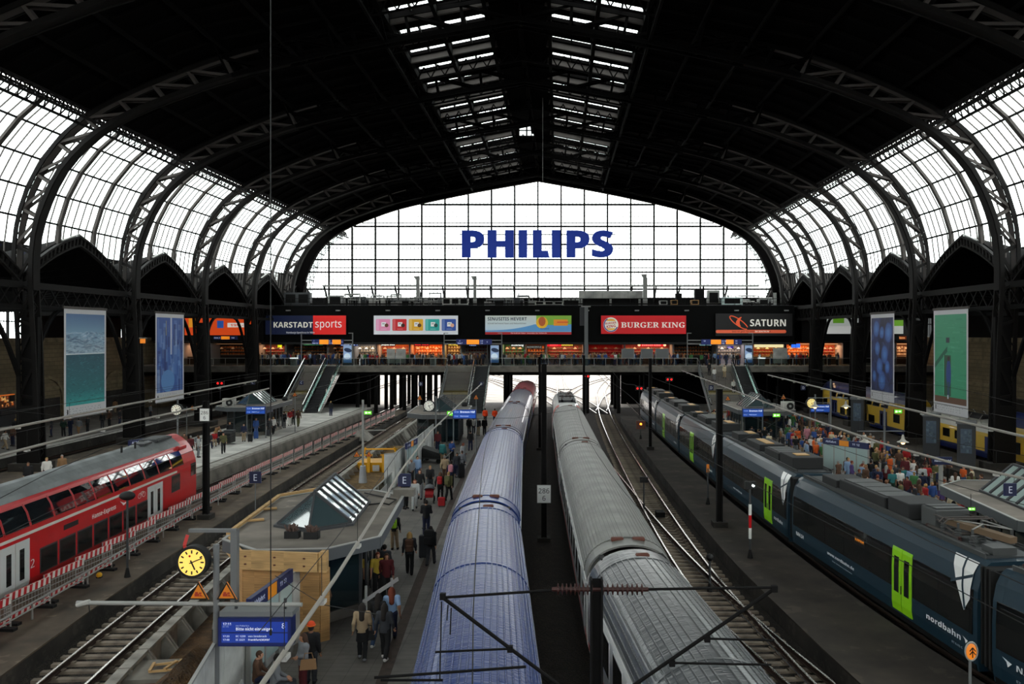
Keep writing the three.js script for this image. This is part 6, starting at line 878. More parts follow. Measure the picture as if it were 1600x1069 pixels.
{ // near mast with its two cantilevers
  const d = 13, t = mast('near black mast carrying two insulated cantilever arms at the lower edge of the picture', [(932 - CX) * d / F, -d], -0.3, 6.92, 0.2), X = (px) => (px - 932) * d / F, Y = (py) => HC - (py - CY) * d / F + 0.3;
  const rods = [[[690, 934], [870, 922], 0.022], [[692, 934], [880, 1076], 0.03], [[795, 1014], [680, 1019], 0.018], [[585, 1059], [822, 1042], 0.022], [[1005, 921], [1212, 918], 0.022], [[1210, 920], [980, 1078], 0.03], [[1105, 998], [1210, 1001], 0.018], [[1050, 1036], [1205, 1039], 0.018], [[595, 1063], [692, 1063], 0.02]];
  for (const [a, b, r] of rods) new MB().tube([[X(a[0]), Y(a[1]), 0], [X(b[0]), Y(b[1]), 0]], r, 6).build('cantilever_rod', M.blackSteel, t);
  for (const [a, b] of [[872, 925], [942, 1003]]) { const n = new MB(), N = 9; for (let k = 0; k < N; k++) { const x = X(lerp(a, b, k / (N - 1))); n.tube([[x - 0.018, Y(921), 0], [x - 0.006, Y(921), 0], [x + 0.006, Y(921), 0], [x + 0.018, Y(921), 0]], [0.035, 0.09, 0.09, 0.035], 14); } n.tube([[X(a) - 0.1, Y(921), 0], [X(b) + 0.1, Y(921), 0]], 0.035, 10); n.build('insulator', M.insulator, t); }
  for (const [px, py] of [[692, 932], [1210, 920], [797, 1014], [1105, 998], [1050, 1036]]) new MB().box(X(px), Y(py), 0, 0.09, 0.1, 0.08).build('clamp', M.blackSteel, t);
  for (const [a, b] of [[[700, 945], [699, 968]], [[690, 940], [688, 1062]], [[705, 950], [704, 990]], [[688, 1019], [688, 1063]]]) new MB().tube([[X(a[0]), Y(a[1]), 0], [X(b[0]), Y(b[1]), 0.05]], 0.01, 4).build('dropper', M.blackSteel, t);
}
// contact and carrier wires over the tracks
{
  const wire = (f, y, d0, d1, label, sag = 0) => { const t = thing('catenary_wire', label, 'overhead wire'), P = []; for (let d = d0; d <= d1; d += 4) P.push([f(d) + 0.2 * Math.sin(d / 9), y + sag * Math.cos(d / 31 * 3.14) ** 2, -d]); new MB().tube(P, 0.012, 4).build('wire', M.black, t); };
  wire(T.work, 5.5, 12, 124, 'thin contact wire above the open track beside the building site'); wire(T.work, 6.3, 12, 124, 'carrier wire above the open track beside the building site', 0.6);
  wire(T.mid, 5.5, 10, 124, 'thin contact wire above the switch track'); wire(T.mid, 6.2, 10, 124, 'carrier wire above the switch track', 0.6); wire(T.blue, 5.45, 8, 124, 'thin contact wire above the blue coaches'); wire(T.ic, 5.45, 8, 124, 'thin contact wire above the grey roofed train');
  wire(T.red, 5.5, 12, 124, 'thin contact wire above the red train'); wire(T.nord, 5.5, 10, 124, 'thin contact wire above the dark teal train'); wire(T.right, 5.5, 14, 124, 'thin contact wire above the empty track right of the crowd'); wire(T.right, 6.3, 14, 124, 'carrier wire above the empty track right of the crowd', 0.6); wire(T.metro, 5.6, 14, 124, 'thin contact wire above the yellow and blue train'); wire(T.left, 5.6, 14, 124, 'thin contact wire above the empty left track');
  const span = (a, b, label) => { const t = thing('span_wire', label, 'overhead wire'); new MB().tube([a, [(a[0] + b[0]) / 2, (a[1] + b[1]) / 2 - 0.25, (a[2] + b[2]) / 2], b], 0.01, 4).build('wire', M.black, t); };
  span(at(840, 780, 44), at(1015, 660, 74), 'slanting wire crossing the grey roofed train'); span(at(700, 655, 50), at(900, 640, 55), 'slanting wire crossing the far blue coaches'); span(at(430, 900, 20), at(590, 960, 18), 'wire beside the blue display board'); span(at(1130, 700, 44), at(1240, 640, 60), 'dark wire from the thick mast to the far right kiosk'); span(at(1, 640, 60), at(320, 660, 46.4), 'wire running to the black left mast'); span(at(970, 655, 60), at(1130, 690, 44.5), 'wire between the two right masts');
}
// long light rails over the platforms
function lightRail(label, pts, y, r = 0.06, lampEvery = 3) {
  const P = pts.map(([px, py]) => gd(px, py, y)), t = thing('light_rail', label, 'light rail'); new MB().tube(P, r, 6).build('rail', M.railTube, t);
  const up = P.map((q) => [q[0], q[1] + 0.75, q[2]]); new MB().tube(up, 0.009, 4).build('carrier_wire', M.black, t);
  for (let i = 0; i < P.length - 1; i++) { const L = Math.hypot(P[i][0] - P[i + 1][0], P[i][2] - P[i + 1][2]), n = Math.max(1, Math.round(L / (lampEvery * (1 + i * 0.5)))); for (let k = 0; k < n; k++) { const q = (k + 0.5) / n, x = lerp(P[i][0], P[i + 1][0], q), z = lerp(P[i][2], P[i + 1][2], q); new MB().box(x, y - r - 0.03, z, 0.06 + r * 1.6, 0.07, 0.2).build('lamp', M.offWhite, t); new MB().tube([[x, y, z], [x, y + 0.76, z]], 0.007, 4).build('hanger', M.black, t); } }
}
lightRail('long pale light rail slanting over the centre platform from the lower left', [[405, 1076], [525, 902], [584, 808], [622, 742], [672, 675], [720, 630], [752, 600]], 6.1, 0.042);
lightRail('upper one of two long light rails crossing before the left banners', [[-20, 676], [200, 632], [400, 595]], 6.1, 0.07, 5); lightRail('lower one of two long light rails crossing before the left banners', [[-20, 717], [95, 687], [215, 657], [275, 644], [332, 631], [420, 607]], 6.1, 0.06, 4); lightRail('light rail over the right platform passing before the jellyfish banner', [[1200, 586], [1400, 635], [1620, 687]], 6.1, 0.07, 5); lightRail('light rail over the teal train and the crowd running to the right edge', [[1065, 579], [1225, 640], [1375, 692], [1500, 727], [1620, 752]], 6.1, 0.05, 4);
{ const t = thing('hanging_cable', 'thin black cable hanging straight down at the left from the dark roof', 'cable'); const a = at(421, -40, 15), b = at(423, 985, 15); new MB().tube([[b[0], 33.2, b[2]], b], 0.011, 5).build('cable', M.black, t); new MB().box(b[0], b[1] - 0.04, b[2], 0.035, 0.1, 0.035).build('hook', M.black, t); }
{ const t = thing('hanging_cable', 'thin grey cable hanging from the ridge of the roof', 'cable'); const b = at(848, 500, 86); new MB().tube([[b[0], 35.6, b[2]], [b[0], 24, b[2]]], 0.02, 4).build('cable', M.galv, t); }
// platform clock, display board and warning triangles near the camera
const triFace = print(128, 112, (g) => { g.clearRect(0, 0, 128, 112); g.fillStyle = '#141210'; g.beginPath(); g.moveTo(64, 0); g.lineTo(128, 112); g.lineTo(0, 112); g.fill(); g.fillStyle = '#e0821d'; g.beginPath(); g.moveTo(64, 16); g.lineTo(114, 104); g.lineTo(14, 104); g.fill(); g.fillStyle = '#a8321c'; g.fillRect(40, 74, 30, 18); g.fillRect(68, 66, 16, 12); g.beginPath(); g.moveTo(76, 78); g.lineTo(96, 92); g.lineTo(70, 92); g.fill(); g.fillRect(44, 64, 18, 12); }, { alpha: true });
function warnTri(t, x, y, z, s) { const b = new MB().prism([[x - s / 2, y - s * 0.44], [x + s / 2, y - s * 0.44], [x, y + s * 0.44]], z - 0.02, z + 0.02).build('warning_triangle', M.orange, t); new MB().quadUV([x - s / 2, y - s * 0.44, z + 0.026], [x + s / 2, y - s * 0.44, z + 0.026], [x + s / 2, y + s * 0.44, z + 0.026], [x - s / 2, y + s * 0.44, z + 0.026]).build('triangle_print', triFace, b); }
function clockOn(t, x, y, z, r, lit = '#f2cf63', turn = 0, k = 0.75) {
  const c = part('clock', t, [x, y, z]); c.rotation.y = turn; const face = litPrint(128, 128, (g) => { fill(g, lit, 0, 0, 128, 128); g.fillStyle = '#171410'; for (let i = 0; i < 12; i++) { g.save(); g.translate(64, 64); g.rotate(i * Math.PI / 6); g.fillRect(-3.5, -58, 7, i % 3 === 0 ? 16 : 14); g.restore(); } }, k);
  new MB().tube([[0, 0, -0.13], [0, 0, 0.1]], r * 1.2, 28).build('case', M.black, c);
  const f = new MB(), N = 28; for (let i = 0; i < N; i++) { const a = i / N * 6.2832, b = (i + 1) / N * 6.2832; for (const [X, Y] of [[0, 0], [Math.cos(a), Math.sin(a)], [Math.cos(b), Math.sin(b)]]) f.vert(X * r, Y * r, 0.112, 0, 0, 1, 0.5 + X / 2, 0.5 + Y / 2); } f.build('dial', face, c);
  const hand = (ang, len, w) => { const a = -ang * Math.PI / 180 + Math.PI / 2; return new MB().bar([-0.18 * r * Math.cos(a), -0.18 * r * Math.sin(a), 0.125], [len * r * Math.cos(a), len * r * Math.sin(a), 0.125], w * r, 0.012, [0, 0, 1]).build('hand', M.black, c); };
  hand(68, 0.85, 0.075); hand(155, 0.6, 0.1); const q = -345 * Math.PI / 180 + Math.PI / 2; new MB().tube([[0.5 * r * Math.cos(q), 0.5 * r * Math.sin(q), 0.128], [0.5 * r * Math.cos(q), 0.5 * r * Math.sin(q), 0.135]], 0.08 * r, 10).build('second_hand', M.red, c); new MB().tube([[0, 0, 0.12], [0, 0, 0.14]], 0.07 * r, 10).build('hub', M.black, c);
}
{
  const d = 20.4, k = d / F, X = (px) => (px - CX) * k, Y = (py) => HC - (py - CY) * k, x = X(338), t = thing('sign_pole', 'grey pole with a yellow lit clock and two orange warning triangles at the lower left', 'clock post', [x, 0.76, -d]), L = (px) => X(px) - x, H = (py) => Y(py) - 0.76;
  new MB().tube([[0, 0, 0], [0, H(851), 0]], 0.075, 12).build('pole', M.greyPaint, t); new MB().tube([[L(120), H(942), 0], [L(472), H(945), 0]], 0.055, 8).build('cross_arm', M.galv, t); clockOn(t, L(306), H(875), 0.12, 0.33); new MB().box(L(324), H(875), 0, 0.3, 0.06, 0.06).build('clock_bracket', M.darkGrey, t);
  warnTri(t, L(313), H(921), 0.09, 0.5); warnTri(t, L(357), H(921), 0.09, 0.5); new MB().add(new RoundedBoxGeometry(0.36, 0.12, 0.14, 2, 0.05), new THREE.Matrix4().makeRotationZ(0.25).setPosition(L(130), H(943), 0)).build('lamp', M.offWhite, t); new MB().tube([[L(139), H(945), 0], [L(140), H(960), 0]], 0.012, 5).build('pendant', M.black, t); new MB().box(0, 0.05, 0, 0.3, 0.1, 0.3).build('base_plate', M.darkGrey, t);
  const b = thing('display_board', 'blue departure display reading Bitte nicht einsteigen with platform number 8', 'display board', [X(405), Y(981), -d + 0.02]), w = 113 * k, h = 44 * k;
  board(b, w, h, 0.34, litPrint(904, 352, (g, W, Hh) => {
    fill(g, '#0e1b55', 0, 0, W, Hh); fill(g, '#1a3a9c', 36, 40, W - 72, 134); fill(g, '#1a3a9c', 36, 190, W - 72, 122);
    txt(g, '17:11', 52, 84, 44, '#e8eefc', { bold: true }); txt(g, 'EC 175', 52, 112, 24, '#c4d2f4'); txt(g, 'von Praha hl.n.', 214, 100, 26, '#d5def8'); txt(g, 'Bitte nicht einsteigen', 214, 152, 52, '#f2f6ff', { bold: true, sx: 0.86 }); txt(g, '8', 790, 124, 92, '#f2f6ff');
    txt(g, '17:23', 52, 240, 34, '#d9e2fa', { bold: true }); txt(g, 'EC 1239', 214, 240, 34, '#d9e2fa', { bold: true }); txt(g, 'von Innsbruck', 370, 240, 34, '#d9e2fa', { bold: true }); txt(g, '17:48', 52, 286, 34, '#d9e2fa', { bold: true }); txt(g, 'IC 2221', 214, 286, 34, '#d9e2fa', { bold: true }); txt(g, 'Frankfurt(M)Hbf', 370, 286, 34, '#f2f6ff', { bold: true });
  }, 0.22), M.signBlue, { name: 'case', faceName: 'display', z: 0.12 });
  new MB().box(0, h / 2 + 0.06, -0.05, w, 0.12, 0.5).build('roof', M.greyPaint, b); for (const s of [-0.32, 0.36]) new MB().box(s * w, h / 2 + 0.2, -0.03, 0.06, 0.36, 0.06).build('hanger', M.darkGrey, b);
  const f = thing('portal_frame', 'grey steel portal frame with red and white tape behind the lit clock', 'frame', [X(368) * 1.12, 0.4, -25.2]), fy = (py) => HC - (py - CY) * 25.2 / F - 0.4, fx = (px) => (px - CX) * 25.2 / F - X(368) * 1.12; new MB().box(fx(367), fy(828) / 2, 0, 0.2, fy(828), 0.2).build('post', M.greyPaint, f); new MB().box((fx(296) + fx(370)) / 2, fy(829), 0, fx(370) - fx(296), 0.1, 0.14).build('beam', M.greyPaint, f);
  new MB().path([[fx(295), fy(835), 0.08], [fx(291), fy(850), 0.12], [fx(292), fy(862), 0.06], [fx(284), fy(878), 0.1]], 0.1, 0.02, [0, 0, 1]).build('barrier_tape', M.tape, f);
}
// further clocks and boards on their posts
const smallDisp = litPrint(256, 100, (g, w, h) => { fill(g, '#0f2a6e', 0, 0, w, h); fill(g, '#1d4fae', 8, 8, 240, 38); fill(g, '#1d4fae', 8, 54, 240, 38); txt(g, '17:19', 14, 34, 20, '#e8eefc'); txt(g, 'Bremen Hbf', 80, 36, 28, '#f0f5ff', { bold: true }); txt(g, '7', 226, 38, 30, '#fff'); txt(g, '17:42', 14, 80, 18, '#cfe0ff'); txt(g, 'Hannover', 80, 80, 22, '#d5e3ff'); }, 0.5);
function boardPost(label, px, py, wpx, d, y0 = 0.76) { const x = (px - CX) * d / F, y = HC - (py - CY) * d / F, t = thing('display_board', label, 'display board', [x, y0, -d]), w = wpx * d / F; board(t, w, w * 0.4, 0.25, smallDisp, M.signBlue, { name: 'case', faceName: 'display', y: y - y0 }); for (const s of [-1, 1]) new MB().tube([[s * w * 0.48, 0, -0.1], [s * w * 0.48, y - y0 + w * 0.3, -0.1]], 0.05, 8).build('post', M.greyPaint, t); new MB().box(0, y - y0 + w * 0.27, -0.1, w, 0.06, 0.06).build('crossbar', M.greyPaint, t); }
boardPost('blue display board before the far kiosk of the centre platform', 726, 647, 37, 65); boardPost('blue display board before the left platform kiosk', 400, 641, 31, 79); boardPost('blue display board before the far right kiosk', 1176, 645, 33, 73); boardPost('blue display board beside the lit clock over the crowd', 1281, 638, 31, 78);
function clockPost(label, px, py, d, r, lit, k, arm) { const x = (px - CX) * d / F, y = HC - (py - CY) * d / F - 0.76, t = thing('clock_post', label, 'clock post', [x + (arm ?? 0.55), 0.76, -d]); new MB().tube([[0, 0, 0], [0, y + 0.8, 0]], 0.07, 8).build('pole', M.greyPaint, t); new MB().tube([[0, y, 0], [-(arm ?? 0.55), y, 0]], 0.05, 6).build('bracket', M.darkGrey, t); clockOn(t, -(arm ?? 0.55), y, 0.15, r, lit, 0, k); return t; }
clockPost('white round clock before the far kiosk of the centre platform', 671, 634, 70, 0.42, '#dcdcd2', 0.35); clockPost('pale round clock on a pole behind the red train', 278, 640, 62, 0.38, '#d8d4c4', 0.4, -0.02); clockPost('warm lit clock on a tall pole above the right crowd', 1267, 630, 76, 0.42, '#efd88a', 0.8, 0.4);
// E signs
const eFace = print(64, 64, (g, w, h) => { fill(g, '#151c40', 0, 0, w, h); txt(g, 'E', 32, 52, 52, '#dfe3ee', { align: 'center' }); }), dFace = print(64, 64, (g, w, h) => { fill(g, '#151c40', 0, 0, w, h); txt(g, 'D', 32, 52, 52, '#dfe3ee', { align: 'center' }); }), cFace = print(64, 64, (g, w, h) => { fill(g, '#151c40', 0, 0, w, h); txt(g, 'C', 32, 52, 52, '#dfe3ee', { align: 'center' }); });
function letterSign(label, px, py, d, s, face, hang) { const [x, y, z] = at(px, py, d), t = thing('sector_sign', label, 'sign', [x, y, z]); board(t, s, s, 0.06, face, M.signBlue, { name: 'plate', faceName: 'letter_print', back: true }); if (hang > 0) for (const q of [-0.35, 0.35]) new MB().tube([[q * s, s / 2, 0], [q * s, Math.max(s / 2 + 0.2, 6.1 - y), 0]], 0.008, 4).build('hanger', M.black, t); else new MB().tube([[0, -s / 2, 0], [0, -(y - 0.34), 0]], 0.03, 6).build('post', M.greyPaint, t); }
letterSign('blue sign with the letter E on a thin post beside the barriers', 399, 746, 48, 0.68, eFace, 0); letterSign('blue sign with the letter E hanging above the centre platform people', 632, 750, 28.5, 0.44, eFace, 0.75); letterSign('blue sign with the letter E hanging over the near right kiosk', 1578, 765, 27.5, 0.42, eFace, 0.5); letterSign('small blue letter D sign before the middle escalator', 752, 600, 77, 0.4, dFace, 0.4); letterSign('small blue letter D sign left of the middle stairs', 657, 600, 77, 0.4, dFace, 0.5); letterSign('small letter D sign before the dark wall at right', 1255, 606, 80, 0.45, dFace, 0.5); letterSign('small blue letter D sign before the right stairs', 1111, 606, 84, 0.5, dFace, 0.5); letterSign('small blue letter C sign before the left stairs', 471, 598, 82, 0.4, cFace, 0.5); letterSign('small blue letter C sign above the left kiosk', 395, 598, 82, 0.4, cFace, 0.5);
// posts with triangles, signals, boxes
{
  const p = thing('sign_pole', 'grey pole with two orange warning triangles beside the sand pit', 'warning sign post', gd(567, 757, 0.3)); const d = -p.position.z, k = d / F; new MB().tube([[0, 0, 0], [0, HC - (625 - CY) * k - 0.3, 0]], 0.08, 8).build('pole', M.galv, p); const yy = HC - (709 - CY) * k - 0.3; warnTri(p, -9 * k, yy, 0.1, 0.5); warnTri(p, 10 * k, yy, 0.1, 0.5); new MB().tube([[0, yy + 1.6, 0], [1.6, yy + 1.65, 0]], 0.04, 6).build('arm', M.galv, p); new MB().cyl(0, 0, 0, 0.3, 1.3, 9, 0.2).build('wrapping', M.wrap, p);
  for (const [px, py, d, l] of [[656, 621, 78, 'orange warning triangle left over the far centre kiosk'], [744, 620, 78, 'orange warning triangle right over the far centre kiosk'], [1224, 620, 82, 'orange warning triangle beside the far right kiosk'], [461, 616, 84, 'orange warning triangle before the left stairs'], [1137, 622, 84, 'orange warning triangle before the right stairs']]) { const [x, y, z] = at(px, py, d), t = thing('warning_sign', l, 'warning sign', [x, 0.76, z]); warnTri(t, 0, y - 0.76, 0.08, 0.55); new MB().tube([[0, 0, 0], [0, y - 0.76 + 0.2, 0]], 0.04, 6).build('post', M.greyPaint, t); }
  { const [x, , z] = gd(269, 690, 0.76); const t = thing('warning_sign', 'twin yellow warning triangles below the pale left clock', 'warning sign', [x, 0.76, z - 3]); for (const s of [-0.55, 0.55]) warnTri(t, s, 2.9, 0.08, 0.55); new MB().tube([[0, 0, 0], [0, 3, 0]], 0.05, 6).build('post', M.greyPaint, t); new MB().box(0, 2.8, 0, 1.2, 0.05, 0.05).build('crossbar', M.greyPaint, t); }
  const sig = (label, px, py, y0, h, head, extra) => { const q = gd(px, py, y0), t = thing('signal_post', label, 'railway signal', q); new MB().tube([[0, 0, 0], [0, h, 0]], 0.05, 8).build('post', M.darkGrey, t); head(t, h); new MB().cyl(0, 0, 0, 0.14, 0.4, 8, 0.06).build('foot', M.black, t); extra?.(t, h); };
  const oval = (w, hh, m = M.black) => (t, h) => { new MB().add(new THREE.SphereGeometry(1, 14, 10).scale(w, hh, 0.22), new THREE.Matrix4().makeTranslation(0, h, 0)).build('head', m, t); };
  const boxHead = (lamps) => (t, h) => { new MB().box(0, h, 0, 0.5, 0.34, 0.22).build('head', M.black, t); for (const [x, m] of lamps) new MB().tube([[x, h, 0.1], [x, h, 0.16]], 0.07, 10).build('signal_lamp', m, t); };
  sig('black oval headed signal on a thin post before the red train', 199, 902, 0.34, 3.5, oval(0.34, 0.2)); sig('signal on a red and white banded post beside the teal train', 1172, 872, 0.36, 3.4, boxHead([[0.12, M.skyLamp]]), (t, h) => { for (const [a, b, m] of [[0.9, 1.4, M.white], [1.4, 2.0, M.red], [2.0, 2.5, M.white]]) new MB().tube([[0, a, 0], [0, b, 0]], 0.07, 8).build('band', m, t); });
  sig('black twin lamp signal beside the switch', 1006, 797, -0.25, 1.9, boxHead([[-0.12, M.black], [0.12, M.black]])); sig('low dark signal beside the switch rails', 1109, 926, -0.25, 1.5, oval(0.16, 0.16)); sig('orange headed marker post on the brown strip', 1106, 788, 0.36, 2.2, (t, h) => new MB().box(0, h, 0, 0.16, 0.5, 0.06).build('head', M.orange, t)); sig('brown signal cabinet with an orange lamp on a post', 1001, 686, 0.36, 1.4, (t, h) => { new MB().box(0, h, 0, 0.9, 0.8, 0.4).build('head', M.rust, t); new MB().tube([[0, h + 0.1, 0.2], [0, h + 0.1, 0.24]], 0.12, 10).build('signal_lamp', M.amberLamp, t); });
  { const q = at(1517, 1018, 19.5), t = thing('signal_post', 'amber glowing round signal with a black arrow at the lower right', 'railway signal', [q[0], 0.36, q[2]]); const h = q[1] - 0.36; new MB().tube([[0, 0, 0], [0, h, -0.05]], 0.035, 8).build('post', M.greyPaint, t); const hd = new MB().add(new THREE.SphereGeometry(1, 16, 12).scale(0.13, 0.2, 0.07), new THREE.Matrix4().makeTranslation(0, h, 0)).build('signal_lamp', M.amberDim, t); for (const [a, b] of [[[0, -0.12], [0, 0.12]], [[-0.07, 0.03], [0, 0.12]], [[0.07, 0.03], [0, 0.12]], [[-0.07, -0.05], [0, 0.03]], [[0.07, -0.05], [0, 0.03]]]) new MB().bar([a[0], h + a[1], 0.085], [b[0], h + b[1], 0.085], 0.022, 0.012, [0, 0, 1]).build('arrow', M.black, t); new MB().add(new THREE.TorusGeometry(0.17, 0.025, 8, 18).scale(0.85, 1.25, 1), new THREE.Matrix4().makeTranslation(0.01, h, 0)).build('hood', M.galv, t); }
  { const q = at(223, 533, 78), t = thing('lantern', 'small orange lantern on the second left column', 'lamp', q); new MB().box(0, 0, 0, 0.36, 0.42, 0.3).build('lamp_glass', M.amberDim, t); new MB().box(0.05, 0.28, 0, 0.6, 0.1, 0.4).build('cap', M.galv, t); new MB().box(0.4, 0.34, 0, 0.9, 0.06, 0.06).build('bracket', M.steel, t); }
  // red signals below the bridge
  for (const [px, py, d, l] of [[916, 588, 112, 'pair of red signal lamps on the dark pillar below the bridge'], [1046, 593, 112, 'red signal lamps in the dark right of the bridge opening'], [999, 607, 108, 'single red signal lamp before the teal train front'], [344, 599, 104, 'red signal lamp in the dark beyond the left columns']]) { const q = at(px, py, d), t = thing('signal_light', l, 'railway signal', q); new MB().box(0, 0, 0, 1.0, 0.6, 0.25).build('case', M.black, t); new MB().tube([[0, -0.2, 0], [0, -q[1] - 0.3, 0]], 0.05, 6).build('post', M.black, t); for (const x of [-0.25, 0.25]) new MB().tube([[x, 0, 0.12], [x, 0, 0.16]], 0.12, 10).build('signal_lamp', M.redLamp, t); }
  // green exit signs
  const exit = litPrint(64, 32, (g, w, h) => { fill(g, '#5fbf2e', 0, 0, w, h); fill(g, '#e9ffd8', 8, 8, 18, 16); fill(g, '#e9ffd8', 34, 10, 22, 10); }, 1.1);
  for (const [px, py, d, l, w] of [[706, 646, 66, 'green lit exit sign before the far centre kiosk', 0.8], [575, 645, 84, 'green lit exit sign over the barriers', 0.8], [209, 643, 84, 'green lit exit sign beside the second left column', 0.8], [1213, 649, 74, 'green lit exit sign on the far right kiosk', 0.7], [1403, 643, 70, 'green lit exit sign before the yellow train', 0.7], [1517, 795, 30.5, 'green lit exit sign under the near right kiosk roof', 0.3]]) { const q = at(px, py, d), t = thing('exit_sign', l, 'exit sign', q); board(t, w, w * 0.5, 0.12, exit, M.black, { name: 'case', faceName: 'lit_face' }); new MB().tube([[0, w * 0.25, 0], [0, px === 1517 ? 0.55 : Math.max(0.4, 6.1 - q[1]), 0]], 0.012, 5).build('hanger', M.black, t); }
  // bell lamps on poles
  const bell = (t, x, y) => { new MB().add(new THREE.LatheGeometry([[0.05, 0.55], [0.1, 0.4], [0.12, 0.25], [0.22, 0.12], [0.42, 0.02], [0.42, 0]].map(([a, b]) => new THREE.Vector2(a, b)), 16), new THREE.Matrix4().makeTranslation(x, y, 0)).build('shade', M.bellShade, t); new MB().add(new THREE.SphereGeometry(0.15, 10, 8), new THREE.Matrix4().makeTranslation(x, y - 0.02, 0)).build('bulb', M.bulb, t); };
  for (const [px, d, py, l, xs] of [[1382, 60, 690, 'grey lamp post with two bell lamps above the crowd', [-1.35, 1.3]], [1298, 73, 635, 'grey lamp post with two bell lamps beside the warm lit clock', [-1.9, -0.15]]]) { const [x, y, z] = at(px, py, d), t = thing('lamp_post', l, 'lamp post', [x, 0.76, z]); const h = y - 0.76; new MB().tube([[0, 0, 0], [0, h + 2.4, 0]], 0.08, 8).build('pole', M.greyPaint, t); new MB().tube([[-2, h + 0.75, 0], [1.5, h + 0.75, 0]], 0.04, 6).build('arm', M.greyPaint, t); for (const q of [-1.4, 1.35]) { bell(t, q, h - 0.05); new MB().tube([[q, h + 0.5, 0], [q, h + 0.76, 0]], 0.02, 5).build('hanger', M.black, t); } }
  { const q = at(1375, 598 + 130, 45), t = thing('sign_pole', 'white pole with a dark blue station name board in the crowd', 'station sign', [at(1470, 740, 45)[0], 0.76, -45]); new MB().tube([[0, 0, 0], [0, 3.2, 0]], 0.12, 8).build('pole', M.galv, t); board(t, 1.05, 0.42, 0.1, print(256, 100, (g, w, h) => { fill(g, '#181f45', 0, 0, w, h); txt(g, 'Hamburg Hbf', 14, 62, 40, '#e4e8f4', { bold: true, sx: 0.9 }); }), M.signBlue, { name: 'plate', faceName: 'name_print', y: 3.1, z: 0.16 }); }
}
